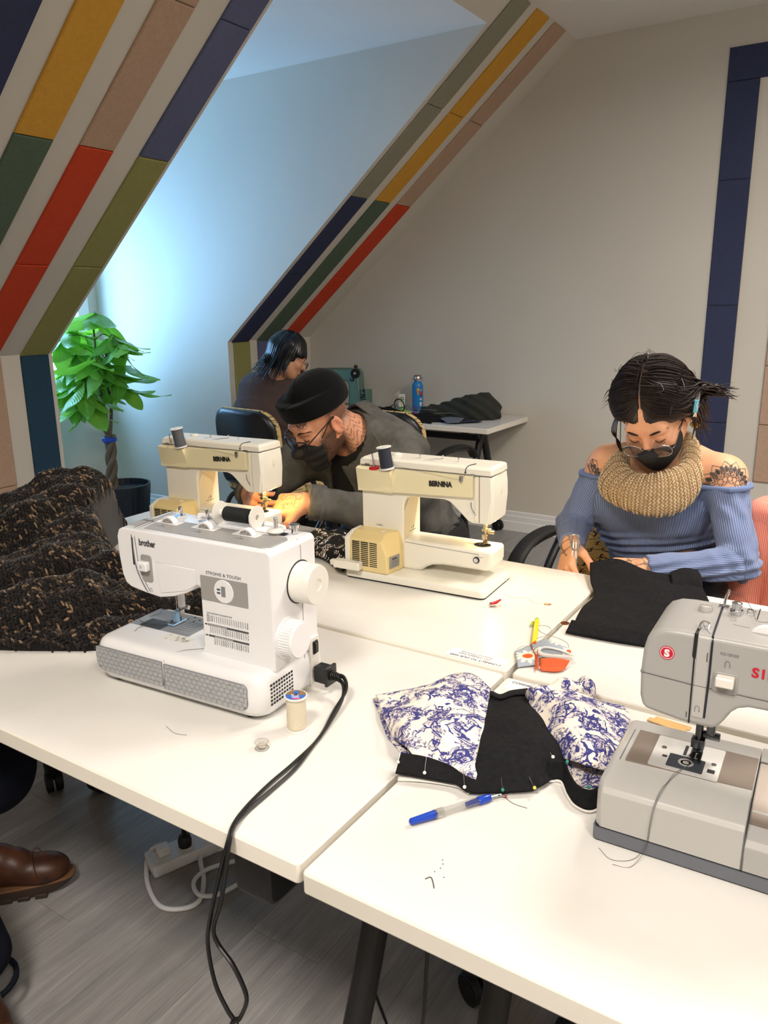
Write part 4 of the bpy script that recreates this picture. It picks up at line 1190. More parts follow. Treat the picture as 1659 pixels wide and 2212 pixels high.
def sdf_obj(name, fn, lo, hi, h, mats, parent=None, attrs=None, M_=None, smoothit=1, facemat=None, label=None):
    """mesh of an SDF as one object; attrs: name -> function of points giving floats or vectors"""
    V, F = surface(fn, lo, hi, h)
    me = bpy.data.meshes.new(name)
    me.vertices.add(len(V)); me.vertices.foreach_set('co', V.astype(np.float32).ravel())
    me.loops.add(len(F) * 4); me.loops.foreach_set('vertex_index', F.astype(np.int32).ravel())
    me.polygons.add(len(F)); me.polygons.foreach_set('loop_start', np.arange(0, len(F) * 4, 4, dtype=np.int32))
    me.polygons.foreach_set('use_smooth', np.ones(len(F), bool))
    me.update(calc_edges=True)
    if facemat is not None:
        c = V[F].mean(1).astype(np.float32)
        me.polygons.foreach_set('material_index', facemat(c).astype(np.int32))
    Pv = V.astype(np.float32)
    for k, f in (attrs or {}).items():
        val = np.asarray(f(Pv), np.float32)
        if val.ndim == 1:
            a = me.attributes.new(k, 'FLOAT', 'POINT'); a.data.foreach_set('value', val)
        else:
            a = me.attributes.new(k, 'FLOAT_VECTOR', 'POINT'); a.data.foreach_set('vector', val.ravel())
    o = mesh_obj(name, me, mats, parent)
    if M_ is not None:
        me.transform(M_)
    if smoothit:
        md = o.modifiers.new('relax', 'SMOOTH'); md.iterations = smoothit; md.factor = 0.5
    if label:
        o['label'] = label
    return o


def nrm(v):
    v = np.asarray(v, float)
    return v / np.linalg.norm(v)


class Head:
    """local axes: x to the person's left, y forward out of the face, z to the crown; origin between the ears at eye level"""

    def __init__(s, c, f, roll_to=None, roll=0.0, k=1.0, jaw=1.0):
        f = nrm(f); up = np.array([0, 0, 1.0]); u = nrm(up - f * (up @ f)); x = np.cross(f, u)
        if roll:
            u2 = u * math.cos(roll) + x * math.sin(roll); x = np.cross(f, u2); u = u2
        s.R = np.stack([x, f, u], 1).astype(np.float32)      # columns: local axes in world
        s.R[:, 0] = -s.R[:, 0]                                # x: person's left
        s.c = np.asarray(c, np.float32); s.k = k; s.jaw = jaw

    def loc(s, P):
        return (P - s.c) @ s.R / s.k

    def w(s, *q):
        return s.c + s.k * (s.R @ np.asarray(q, np.float32))

    def d(s, v):
        return s.R @ np.asarray(v, np.float32)

    def M(s):
        m = np.eye(4); m[:3, :3] = s.R * s.k; m[:3, 3] = s.c
        return Matrix(m.tolist())

    def skull(s, q, e=0.0):
        a = s_ell(q, (0, -0.018, 0.035), (0.0735 + e, 0.094 + e, 0.084 + e))
        return a

    def sdf(s, P):
        q = s.loc(P); j = s.jaw
        d = s.skull(q)
        d = smin(d, s_ell(q, (0, 0.022, -0.03), (0.061, 0.066, 0.082)), 0.02)
        d = smin(d, s_cap(q, (0, 0.03, -0.07), (0, 0.056, -0.094), 0.042 * j, 0.026 * j), 0.02)
        for x in (-1, 1):
            d = smin(d, s_cap(q, (x * 0.05, -0.005, -0.05), (x * 0.025, 0.045, -0.085), 0.024 * j, 0.022 * j), 0.025)
            d = smin(d, s_ell(q, (x * 0.042, 0.058, -0.026), (0.02, 0.018, 0.018)), 0.02)
        d = smin(d, s_cap(q, (-0.036, 0.068, 0.022), (0.036, 0.068, 0.022), 0.013, 0.013), 0.02)
        for x in (-1, 1):
            d = smax(d, -s_ell(q, (x * 0.031, 0.094, 0.0), (0.019, 0.016, 0.011)), 0.010)
            d = smin(d, np.linalg.norm(q - v3(x * 0.031, 0.069, -0.001), axis=1) - 0.0135, 0.003)
        d = smin(d, s_cap(q, (0, 0.078, 0.012), (0, 0.100, -0.03), 0.007, 0.0105), 0.010)
        for x in (-1, 1):
            d = smin(d, np.linalg.norm(q - v3(x * 0.0125, 0.088, -0.034), axis=1) - 0.0085, 0.006)
        d = smin(d, s_ell(q, (0, 0.083, -0.058), (0.022, 0.009, 0.006)), 0.006)
        d = smin(d, s_ell(q, (0, 0.082, -0.068), (0.02, 0.010, 0.006)), 0.005)
        for x in (-1, 1):
            e = s_ell(q, (x * 0.079, -0.012, -0.012), (0.0085, 0.019, 0.032))
            e = smax(e, -s_ell(q, (x * 0.088, -0.008, -0.009), (0.0075, 0.011, 0.019)), 0.005)
            d = smin(d, e, 0.006)
        return d * s.k


class Hand:
    """palm and five fingers as capsules; d points from wrist to knuckles, n out of the back of the hand, side=+1 if the thumb lies towards d x n"""

    def __init__(s, wrist, d, n, side, curl=(0.5, 0.6, 0.7, 0.8), thumb=0.4, spread=0.10, k=1.0, bend2=1.2, thumb_dir=None):
        d = nrm(d); n = nrm(np.asarray(n, float) - d * (np.asarray(n, float) @ d)); t = np.cross(d, n) * side
        w_ = np.asarray(wrist, float); s.w = w_; s.d = d; s.n = n; s.t = t
        s.caps = []; s.palm = []; s.tips = []
        L = [(0.044, 0.026, 0.021), (0.048, 0.030, 0.022), (0.044, 0.028, 0.021), (0.035, 0.021, 0.019)]
        for i, cu in enumerate(curl):
            off = (1.5 - i) * 0.0205
            base = w_ + k * (d * (0.088 - 0.004 * abs(i - 1.2) ** 1.5) + t * off)
            s.palm.append((w_ + k * (d * 0.012 + t * off * 0.62), base, 0.0145 * k, 0.0105 * k))
            fd = nrm(d + t * (1.5 - i) * spread); fn_ = nrm(n - fd * (n @ fd))
            p = base; a = cu
            r = (0.0092, 0.0086, 0.0078, 0.0066) if i < 3 else (0.0082, 0.0076, 0.0069, 0.006)
            ch = []
            for j in range(3):
                a_dir = fd * math.cos(a) - fn_ * math.sin(a)
                q = p + a_dir * L[i][j] * k
                ch.append((p, q, r[j] * k, r[j + 1] * k)); p = q
                a += cu * bend2 if j == 0 else cu * 0.7
            s.caps.append(ch); s.tips.append((p, a_dir, nrm(fn_ * math.cos(a - cu * 0.7) + fd * math.sin(a - cu * 0.7))))
        b = w_ + k * (d * 0.018 + t * 0.024)
        td = nrm(d * 0.72 + t * 0.62 - n * thumb) if thumb_dir is None else nrm(thumb_dir)
        m1 = b + td * 0.040 * k
        td2 = nrm(td * 0.8 + d * 0.45 - n * thumb * 0.5) if thumb_dir is None else nrm(td + 0.4 * d)
        m2 = m1 + td2 * 0.034 * k
        td3 = nrm(td2 + d * 0.25 - t * 0.25) if thumb_dir is None else nrm(td2 + 0.3 * d)
        m3 = m2 + td3 * 0.026 * k
        s.palm.append((b, m1, 0.0150 * k, 0.0125 * k))
        s.caps.append([(m1, m2, 0.0115 * k, 0.0098 * k), (m2, m3, 0.0098 * k, 0.008 * k)])
        s.tips.append((m3, td3, n))
        s.cen = w_ + d * 0.08 * k; s.rad = 0.17 * k

    def sdf(s, P):
        out = np.linalg.norm(P - s.cen.astype(np.float32), axis=1) - s.rad + 0.03
        m = out < 0.035
        Q = P[m]
        if len(Q):
            d = None
            for c in s.palm:
                e = s_cap(Q, *c); d = e if d is None else smin(d, e, 0.012)
            for ch in s.caps:
                e = None
                for c in ch:
                    g = s_cap(Q, *c); e = g if e is None else smin(e, g, 0.003)
                d = smin(d, e, 0.0035)
            out[m] = d
        return out

    def nails(s, parent, mat, size=0.0062, length=0.012, out=0.002, M_=None):
        for (p, a, n) in s.tips:
            m = frame(tuple(p + n * 0.0048 + a * (out + 0.002)), tuple(np.cross(a, n)), tuple(a))
            m = m if M_ is None else M_ @ m
            obj('nail', MB().loft([[(x * size * w_, y * length, z) for x, y in rrect(-1, 1, -0.5, 0.5, (0.45 if w_ > 0.5 else 0.2))] for w_, z in ((1.0, -0.0016), (0.98, 0.0006), (0.7, 0.0022))], M=m), mat, parent)


def skin(name, c, red=(200, 110, 90), tat=None, var=0.08):
    """skin with soft mottling; tat: name of a float attribute that holds tattoo ink"""
    t = NT(name); v = t.coord()
    c = lin(c); n = t.noise(v, 30, 3)
    col = t.ramp(n, [(0.3, tuple(x * (1 - var) for x in c)), (0.7, tuple(min(1, x * (1 + var)) for x in c))])
    col = t.mix(t.math('MULTIPLY', t.attr('blush'), 0.7), col, lin(red))
    col = t.mix(t.attr('stubble'), col, t.ramp(t.noise(v, 900, 3), [(0.45, lin((40, 30, 27))), (0.8, tuple(x * 0.75 for x in c))]))
    col = t.mix(t.math('MULTIPLY', t.attr('ink'), 0.82), col, lin((58, 62, 64)))
    t.bump(t.noise(v, 600, 2), 0.06, 0.0005)
    m = t.done(col, 0.5, spec=0.35, Subsurface_Weight=0.08)
    t.b.inputs['Subsurface Radius'].default_value = (0.012, 0.005, 0.003)
    return m


def locks(name, parent, mat, strands, r0=0.004, n=5, flat=0.45):
    """hair: each strand a tapering tube; all strands one part"""
    mb = MB()
    for st in strands:
        p = cpath(st[0], 4); k = len(p); rr = st[1] if len(st) > 1 else r0
        mb.tube(p, [rr * (0.55 + 0.45 * math.sin(PI * min(1, 0.25 + 0.75 * i / (k - 1)))) * (1 if i < k - 3 else (k - i) / 3.5) + 0.0002 for i in range(k)], n, flat=flat)
    return obj(name, mb, mat, parent, smooth=80)


def tattoo(parent, fn, c, ux, uy, shapes, off, r=0.0008, name='tattoo'):
    """ink drawn on skin: flat shapes pressed onto the surface of fn; each shape is (points, filled)"""
    c = np.array(c, float); ux = nrm(ux); n = nrm(np.cross(ux, uy)); uy = np.cross(n, ux)
    ts = np.linspace(0.06, -0.05, 90)

    def drop(p):
        q = c + ux * p[0] + uy * p[1]
        d = fn((q[None] + ts[:, None] * n[None]).astype(np.float32))
        k = np.where(d < 0.0006)[0]
        return tuple(off @ Vector(q + ts[k[0]] * n)) if len(k) else None
    mb = MB()
    for pts, fill in shapes:
        pp = [q for q in (drop(p) for p in pts) if q]
        if len(pp) > 2:
            mb.tube(pp, r, 4)
        if fill:
            m = len(pts) // 2
            for i in range(1, m):
                a, b = pts[i], pts[-1 - i]
                row = [drop((a[0] + (b[0] - a[0]) * s, a[1] + (b[1] - a[1]) * s)) for s in (0.15, 0.4, 0.6, 0.85)]
                if all(row):
                    mb.tube(row, r * 1.5, 4)
    return obj(name, mb, M('tattoo_ink', (66, 68, 70), 0.55), parent, kind='stuff')


def petal(a, r0, r1, w_, n=9):
    """closed leaf outline pointing along angle a"""
    d = np.array([math.cos(a), math.sin(a)]); s = np.array([-d[1], d[0]])
    e = [(d * (r0 + (r1 - r0) * t) + s * w_ * math.sin(PI * min(1, t * 0.62 + 0.38 * t * t)) * (1 - t) ** 0.35) for t in [i / (n - 1) for i in range(n)]]
    f = [(d * (r0 + (r1 - r0) * t) - s * w_ * math.sin(PI * min(1, t * 0.62 + 0.38 * t * t)) * (1 - t) ** 0.35) for t in [i / (n - 1) for i in range(n)]]
    return [tuple(p) for p in e] + [tuple(p) for p in f[::-1]]


def hair_mat(name, c, gloss=0.35):
    t = NT(name); c = lin(c)
    n = t.noise(t.coord('Object', (180, 180, 60)), 1.0, 3)
    return t.done(t.ramp(n, [(0.3, tuple(x * 0.5 for x in c)), (0.7, tuple(x * 1.6 for x in c))]), gloss, spec=0.5)

# ================================================================== the woman in the blue top
m_skin_w = skin('skin', (224, 168, 132))
m_nail = M('dark_red_nail_polish', (120, 12, 34), 0.15)
m_mask = M('black_mask_cloth', (20, 20, 22), 0.75, bump=0.15, bscale=900)
m_lash = M('black_lash', (16, 12, 12), 0.7)


def rib_cloth(name, c, freq, depth=0.6):
    t = NT(name); c = lin(c)
    s = t.math('SINE', t.math('MULTIPLY', t.attr('rib'), freq))
    h = t.math('MULTIPLY_ADD', s, 0.5, 0.5)
    n = t.noise(t.coord(), 500, 2)
    col = t.ramp(t.math('MULTIPLY_ADD', n, 0.25, t.math('MULTIPLY', h, 0.75)), [(0.15, tuple(x * 0.66 for x in c)), (0.55, c), (0.9, tuple(min(1, x * 1.18) for x in c))])
    t.bump(h, depth, 0.0016)
    return t.done(col, 0.85, spec=0.2, Sheen_Weight=0.15)


def woman():
    t = thing('person', 'woman in an off-shoulder blue ribbed top and knitted cowl, sewing black cloth', 'person', (-0.50, 2.26, 0))
    off = Matrix.Translation((0.50, -2.26, 0))
    H = Head((-0.510, 2.075, 1.112), (0.03, -0.74, -0.67), roll=math.radians(8), k=1.02, jaw=0.92)
    pel = v3(-0.49, 2.36, 0.55)
    C = [pel, v3(-0.505, 2.31, 0.66), v3(-0.515, 2.24, 0.78), v3(-0.515, 2.20, 0.885), v3(-0.497, 2.185, 0.965)]
    Wd = [0.175, 0.145, 0.156, 0.166, 0.115]; Dp = [0.115, 0.092, 0.112, 0.102, 0.072]
    rt = nrm((1, -0.10, 0)); fw = nrm((-0.10, -1, 0.12))
    shR, elR, wrR = v3(-0.645, 2.165, 0.952), v3(-0.728, 2.135, 0.772), v3(-0.668, 1.955, 0.772)
    shL, elL, wrL = v3(-0.338, 2.145, 0.955), v3(-0.262, 2.03, 0.765), v3(-0.462, 1.915, 0.752)
    neck0 = v3(-0.487, 2.175, 0.985); neck1 = H.w(0, -0.035, -0.07)
    hR = Hand(wrR, (0.10, -0.62, -0.52), (-0.62, -0.30, 0.50), -1, (0.62, 0.72, 0.85, 0.95), 0.5, 0.05, 0.93)
    hL = Hand(wrL, (-0.93, -0.22, -0.10), (0.05, -0.35, 0.93), -1, (0.35, 0.42, 0.5, 0.55), 0.3, 0.05, 0.93)
    hips = [(v3(-0.58, 2.34, 0.52), v3(-0.60, 1.95, 0.50), v3(-0.60, 1.98, 0.12)), (v3(-0.40, 2.34, 0.52), v3(-0.37, 1.95, 0.50), v3(-0.37, 1.98, 0.12))]

    def trunk(P, e=0.0):
        d = s_loft(P, C, [x + e for x in Wd], [x + e for x in Dp], rt, fw)
        for x in (-0.075, 0.075):
            b = v3(*(C[3] + v3(0, 0, -0.05))) + v3(*(rt * x)) + v3(*(fw * 0.062))
            d = smin(d, s_ell(P, b, (0.06 + e, 0.05 + e, 0.056 + e)), 0.05)
        return d

    def arms(P, e=0.0, k=0.03):
        d = None
        for s_, el, wr in ((shR, elR, wrR), (shL, elL, wrL)):
            a = smin(s_cap(P, s_, el, 0.047 + e, 0.038 + e), s_cap(P, el, wr, 0.039 + e, 0.025 + e), 0.012)
            d = a if d is None else np.minimum(d, a)
        return d

    def shoulders(P, e=0.0):
        d = s_cap(P, C[4], shR, 0.058 + e, 0.05 + e)
        return smin(d, s_cap(P, C[4], shL, 0.058 + e, 0.05 + e), 0.03)

    def body(P):
        d = smin(smin(trunk(P), shoulders(P), 0.05), arms(P), 0.035)
        d = smin(d, s_cap(P, neck0, neck1, 0.052, 0.05), 0.035)
        d = smin(d, H.sdf(P), 0.012)
        for a, b, c in hips:
            d = smin(d, smin(s_cap(P, a, b, 0.08, 0.06), s_cap(P, b, c, 0.055, 0.04), 0.02), 0.03)
        for h in (hR, hL):
            d = smin(d, h.sdf(P), 0.012)
        return d

    def ink(P):
        o = np.zeros(len(P))
        for wr, d in ((wrR, hR.d), (wrL, hL.d)):
            q = P - v3(*wr); s = q @ v3(*d)
            m = (np.linalg.norm(q, axis=1) < 0.055) & (s < 0.05)
            lat = np.abs(np.sin(q @ v3(90, 60, 40))) * np.abs(np.sin(q @ v3(-50, 80, 90)))
            o = np.where(m & (lat < 0.16), 0.9, o)
        return o

    def blush(P):
        q = H.loc(P)
        b = np.exp(-((q[:, 1] - 0.09) / 0.03) ** 2 - (q[:, 2] / 0.05) ** 2 - (q[:, 0] / 0.05) ** 2) * 0.35
        for h in (hR, hL):
            for p, a, n in h.tips:
                b = np.maximum(b, np.exp(-(np.linalg.norm(P - v3(*p), axis=1) / 0.03) ** 2) * 0.55)
        return b

    zero = lambda P: np.zeros(len(P))
    b = sdf_obj('body', body, (-0.86, 1.76, 0.02), (-0.16, 2.52, 1.27), 0.0032, m_skin_w, t, dict(ink=ink, blush=blush, stubble=zero), off)
    hR.nails(b, m_nail, M_=off); hL.nails(b, m_nail, M_=off)

    for c_, ux, uy, k_, a0 in (((-0.318, 2.085, 0.925), (0.84, 0.54, 0), (-0.356, 0.554, 0.747), 1.0, 0.0), ((-0.685, 2.12, 0.930), (0.84, 0.5, 0), (0.30, -0.50, 0.80), 0.6, 0.6)):
        sh = []
        for k in range(9):
            a = math.radians(8 + 20.5 * k) + a0 * 0
            sh.append((petal(a, 0.040 * k_, 0.078 * k_, 0.0125 * k_), False)); sh.append((petal(a, 0.046 * k_, 0.064 * k_, 0.0055 * k_), True))
            a += math.radians(10)
            sh.append((petal(a, 0.040 * k_, 0.066 * k_, 0.007 * k_), True)); sh.append((petal(a, 0.022 * k_, 0.038 * k_, 0.0075 * k_), False))
        for rr in (0.040, 0.036, 0.020):
            sh.append(([(rr * k_ * math.cos(math.radians(t)), rr * k_ * math.sin(math.radians(t)) + 0.002 * math.sin(math.radians(t * 9))) for t in range(0, 190, 8)], False))
        tattoo(t, body, c_, ux, uy, sh, off)
    # ribbed top: body shape a little larger, cut along an off-shoulder line
    def top(P):
        w_ = wob(P, 0.0022, 38, 3) + wob(P, 0.0018, 75, 8, stretch=(0.4, 0.4, 1.6))
        d = smin(trunk(P, 0.007), shoulders(P, 0.006), 0.04)
        ar = None
        for s_, el, wr, tk in ((shR, elR, wrR, 1), (shL, elL, wrL, 1)):
            a = smin(s_cap(P, s_, el, 0.054, 0.0445), s_cap(P, el, wr, 0.0455, 0.0315), 0.014)
            ax = nrm(wr - el); sl = (P - el) @ ax.astype(np.float32)
            a = a + 0.0022 * np.sin(sl * 150 + 2 * np.sin(P[:, 2] * 60)) * np.exp(-(sl / 0.07) ** 2)
            a = np.maximum(a, (P - wr) @ ax.astype(np.float32) + 0.004)
            ar = a if ar is None else np.minimum(ar, a)
        d = smin(d, ar, 0.03) + w_ * (P[:, 2] < 0.9) + w_ * 0.4
        fold = np.exp(-((P[:, 2] - 0.735 - 0.05 * (P[:, 0] + 0.5)) / 0.035) ** 2)
        d = d + fold * 0.006 * np.sin(P[:, 2] * 260 - P[:, 0] * 55)
        line = 0.935 + 0.10 * (P[:, 0] + 0.48) ** 2 + 0.03 * (P[:, 0] + 0.48) + 0.10 * np.maximum(P[:, 1] - 2.16, 0)
        d = np.maximum(d, P[:, 2] - line)
        return np.maximum(d, 0.56 - P[:, 2])

    def rib(P):
        q = P - v3(*C[2]); tr = np.arctan2(q @ rt.astype(np.float32), q @ fw.astype(np.float32)) * 0.15
        out = tr; dist = trunk(P) - 0.004
        for s_, el, wr in ((shR, elR, wrR), (shL, elL, wrL)):
            for a, bb, r0, r1, ph in ((s_, el, 0.051, 0.041, 0.0), (el, wr, 0.041, 0.026, 0.0)):
                ax = nrm(bb - a).astype(np.float32); s1 = nrm(np.cross(ax, (0.2, 0.3, 0.9))).astype(np.float32); s2 = np.cross(ax, s1)
                q = P - v3(*a); an = np.arctan2(q @ s1, q @ s2) * 0.045
                dd = s_cap(P, a, bb, r0, r1)
                out = np.where(dd < dist, an, out); dist = np.minimum(dd, dist)
        return out

    m_top_w = rib_cloth('blue_ribbed_cloth', (120, 136, 176), 1250)
    sdf_obj('ribbed_top', top, (-0.86, 1.86, 0.54), (-0.18, 2.5, 1.02), 0.004, m_top_w, t, dict(rib=rib), off)
    # folded band along the neckline
    mb = MB()
    V, F = None, None
    band = []
    for k in range(40):
        a = 2 * PI * k / 40
        d = Vector((math.sin(a), -math.cos(a), 0)); lo_, hi_ = 0.02, 0.33
        for _ in range(18):
            md = (lo_ + hi_) / 2
            p = np.array([[-0.49 + d.x * md, 2.16 + d.y * md, 0.0]], np.float32)
            p[0, 2] = 0.929 + 0.10 * (p[0, 0] + 0.48) ** 2 + 0.03 * (p[0, 0] + 0.48) + 0.10 * max(p[0, 1] - 2.16, 0)
            q = p.copy()
            dd = min(float(smin(trunk(q, 0.007), shoulders(q, 0.006), 0.04)[0]), float(s_cap(q, shR, elR, 0.06, 0.05)[0]), float(s_cap(q, shL, elL, 0.06, 0.05)[0]))
            if dd < 0.001:
                lo_ = md
            else:
                hi_ = md
        band.append(tuple(off @ Vector((float(p[0, 0]), float(p[0, 1]), float(p[0, 2])))))
    obj('neckline_band', MB().tube(band, 0.0062, 8, flat=1.0, up=(0, 0, 1), closed=True), M('blue_cloth', (104, 124, 168), 0.85, bump=0.4, bscale=400), t)
    # jeans, mostly hidden under the table
    def legs(P):
        d = s_loft(P, C[:2], [0.188, 0.16], [0.128, 0.10], rt, fw)
        for a, b_, c in hips:
            d = smin(d, smin(s_cap(P, a, b_, 0.098, 0.075), s_cap(P, b_, c, 0.068, 0.06), 0.02), 0.05)
        return np.maximum(d, P[:, 2] - 0.62)
    sdf_obj('trousers', legs, (-0.75, 1.84, 0.04), (-0.22, 2.55, 0.66), 0.008, M('dark_denim', (34, 40, 56), 0.85), t, None, off)
    for x in (-0.60, -0.37):
        obj('shoe', MB().loft([[(x + 0.045 * a, y, z) for a, z in ((-1, 0), (1, 0), (0.9, hh * 0.6), (0.4, hh), (-0.4, hh), (-0.9, hh * 0.6))] for y, hh in ((2.06, 0.09), (2.0, 0.10), (1.9, 0.06), (1.82, 0.045), (1.8, 0.02))], M=off), m_black, t, bevel=0.008)

    # face: mask, brows, lashes
    def mask(P):
        q = H.loc(P)
        d = s_ell(q, (0, 0.032, -0.045), (0.067, 0.074, 0.083))
        d = smin(d, s_cap(q, (0, 0.04, -0.075), (0, 0.062, -0.1), 0.046, 0.03), 0.02)
        d = smin(d, s_cap(q, (0, 0.08, 0.0), (0, 0.108, -0.032), 0.010, 0.016), 0.025)
        d = np.maximum(d, q[:, 2] + 0.026 + 0.12 * np.abs(q[:, 0]) - 0.6 * np.maximum(0.0, 0.02 - np.abs(q[:, 0])))
        d = np.maximum(d, -q[:, 1] + 0.012 + 0.15 * np.abs(q[:, 0]))
        d = np.maximum(d, -q[:, 2] - 0.125)
        return d * H.k
    lo = H.c - 0.17; hi = H.c + 0.17
    sdf_obj('face_mask', mask, lo, hi, 0.003, m_mask, t, None, off)
    HM = off @ H.M()
    mb = MB()
    for x in (-1, 1):
        mb.tube(cpath([(x * 0.06, 0.030, -0.03), (x * 0.073, 0.005, -0.01), (x * 0.078, -0.015, 0.005)], 4), 0.0012, 6, M=HM)
    obj('ear_loop', mb, m_mask, t)
    for x in (-1, 1):
        mb = MB().tube(cpath([(x * 0.014, 0.084, 0.019), (x * 0.028, 0.084, 0.026), (x * 0.042, 0.076, 0.026), (x * 0.054, 0.060, 0.019)], 4), [0.0018, 0.0024, 0.0028, 0.003, 0.003, 0.003, 0.0028, 0.0026, 0.0022, 0.0018, 0.0014, 0.001, 0.0008], 6, M=HM)
        obj('eyebrow', mb, m_lash, t)
        mb = MB().tube(cpath([(x * 0.019, 0.079, -0.006), (x * 0.031, 0.0835, -0.009), (x * 0.044, 0.076, -0.006)], 4), 0.0009, 5, M=HM)
        for k in range(7):
            a = -0.011 + 0.0037 * k
            mb.tube([(x * (0.031 + a), 0.083 - 18 * a * a, -0.008), (x * (0.031 + a * 1.4), 0.093 - 18 * a * a, -0.015)], [0.0007, 0.0002], 4, M=HM)
        obj('eyelashes', mb, m_lash, t)
    obj('nose_stud', MB().ell((0.0, 0.088, 0.006), (0.0016, 0.0016, 0.0016), 8, 6, M=HM), m_chrome, t)

    # glasses low on the nose
    g = obj('glasses', MB().tube(cpath([(-0.010, 0.100, -0.016), (0, 0.105, -0.013), (0.010, 0.100, -0.016)], 4), 0.0011, 6, M=HM), m_dsteel, t)
    gl = NT('lens_glass'); tr = gl.node('ShaderNodeBsdfTransparent', {0: (0.86, 0.87, 0.9)}); gg = gl.node('ShaderNodeBsdfGlossy', {'Roughness': 0.03})
    mx = gl.node('ShaderNodeMixShader', {0: 0.14}); gl.t.links.new(tr.outputs[0], mx.inputs[1]); gl.t.links.new(gg.outputs[0], mx.inputs[2]); gl.t.links.new(mx.outputs[0], gl.n['Material Output'].inputs[0])
    global m_lens
    m_lens = gl.m
    for x in (-1, 1):
        ring = []
        for k in range(26):
            a = 2 * PI * k / 26
            ex = 0.0255 * math.copysign(abs(math.cos(a)) ** 0.85, math.cos(a)); ez = 0.0165 * math.copysign(abs(math.sin(a)) ** 0.9, math.sin(a))
            ring.append((x * 0.035 + ex, 0.103 - abs(x * 0.035 + ex) * 0.12 - ez * 0.25, -0.024 + ez))
        obj('lens_rim', MB().tube(ring, 0.0011, 6, closed=True, M=HM), m_steel, g)
        obj('lens', MB().loft([[(p[0], p[1] + dy, p[2]) for p in ring] for dy in (-0.0005, 0.0005)], M=HM), m_lens, g, smooth=0)
        obj('temple', MB().tube(cpath([(x * 0.060, 0.096, -0.018), (x * 0.068, 0.085, -0.015), (x * 0.079, 0.01, 0.004), (x * 0.08, -0.02, 0.0)], 4), 0.0011, 6, M=HM), m_dsteel, g)
    # earring
    cres = [(0.016 * math.cos(a), 0.016 * math.sin(a)) for a in [math.radians(200 + 14 * k) for k in range(11)]] + [(0.009 * math.cos(a), 0.004 + 0.009 * math.sin(a)) for a in [math.radians(340 - 16 * k) for k in range(10)]]
    ec = Vector(H.w(0.088, -0.02, -0.055)); 
    obj('earring', MB().prism(cres, -0.001, 0.001, M=off @ frame(ec, (0.84, 0.54, 0), (0, 0, 1))), M('gold_glitter', (196, 160, 72), 0.35, 0.8, bump=0.8, bscale=900), t)

    # hair: cap that follows the skull, parted in the middle, locks swept back and flicked out
    m_hair = hair_mat('dark_brown_hair', (38, 30, 28), 0.42)
    def cap2(P):
        q = H.loc(P)
        d = s_ell(q, (0, -0.020, 0.035), (0.078, 0.0965, 0.0885))
        d = smin(d, s_ell(q, (0.0, -0.045, 0.030), (0.092, 0.085, 0.094)), 0.02)
        d = smin(d, s_ell(q, (0.0, -0.07, -0.02), (0.090, 0.06, 0.08)), 0.04)
        d = d + 0.004 * np.exp(-(q[:, 0] / 0.005) ** 2) * (q[:, 1] > -0.06)
        hl = 0.058 - 1.0 * np.maximum(np.abs(q[:, 0]) - 0.004, 0)
        front = np.where(q[:, 1] > 0.012, hl - q[:, 2], -0.05)
        return np.maximum(d, front) * H.k
    hr = sdf_obj('hair', cap2, H.c - 0.19, H.c + 0.19, 0.0035, m_hair, t, None, off)
    rs = np.random.RandomState(5); st = []
    T = lambda *q: tuple(off @ Vector(H.w(*q)))
    def shell(x, y, z, e=0.0):
        v = np.array([x, y + 0.026, z - 0.034]); f_ = min(1.0, max(0.0, (0.075 - y) / 0.07)); f_ = 0.012 * f_; r = np.array([0.084 + e + f_, 0.100 + e + f_ * 0.6, 0.092 + e + f_])
        v = v / np.linalg.norm(v / r)
        return (v[0], v[1] - 0.026, v[2] + 0.034)
    for sx in (-1, 1):
        for k in range(190):
            y0 = rs.uniform(-0.09, 0.074); e = rs.uniform(-0.0015, 0.0045)
            z0 = 0.13
            a0 = shell(sx * 0.004, y0, 0.12, e)
            drop = rs.uniform(0.5, 1.0)
            p1 = shell(sx * 0.035, y0 - 0.012 + rs.normal() * 0.004, 0.10, e + 0.002)
            p2 = shell(sx * 0.07, y0 - 0.03, 0.062, e + 0.002)
            p3 = shell(sx * 0.084, y0 * 0.7 - 0.045, 0.02, e + 0.003)
            p4 = (sx * (0.090 + rs.uniform(-0.004, 0.014)), min(p3[1], 0.015) - 0.02 - 0.02 * drop, -0.015 - 0.035 * drop)
            st.append(([T(*a0), T(*p1), T(*p2), T(*p3), T(*p4)], rs.uniform(0.0022, 0.0045)))
    for sx in (-1, 1):
        for k in range(60):
            q = k / 59; j = rs.normal(size=3) * 0.0016
            y0 = 0.079 - 0.10 * q ** 1.5; z0 = 0.084 + 0.028 * q
            p0 = (sx * 0.003, y0, z0) if k > 8 else shell(sx * 0.003, y0, z0, -0.002)
            p0 = shell(sx * 0.004, y0, z0 + 0.02, 0.0025)
            st.append(([T(*p0), T(*shell(sx * (0.032 + j[0]), 0.076 - 0.09 * q, 0.062 + 0.03 * q + j[1], 0.003)), T(*shell(sx * 0.064, 0.050 - 0.085 * q + j[2], 0.038 + 0.02 * q, 0.004)), T(*shell(sx * 0.082, 0.020 - 0.06 * q, 0.008 + 0.015 * q, 0.003)), T(sx * (0.088 + j[0] * 2), -0.012 - 0.03 * q, -0.025)], rs.uniform(0.0028, 0.0046)))
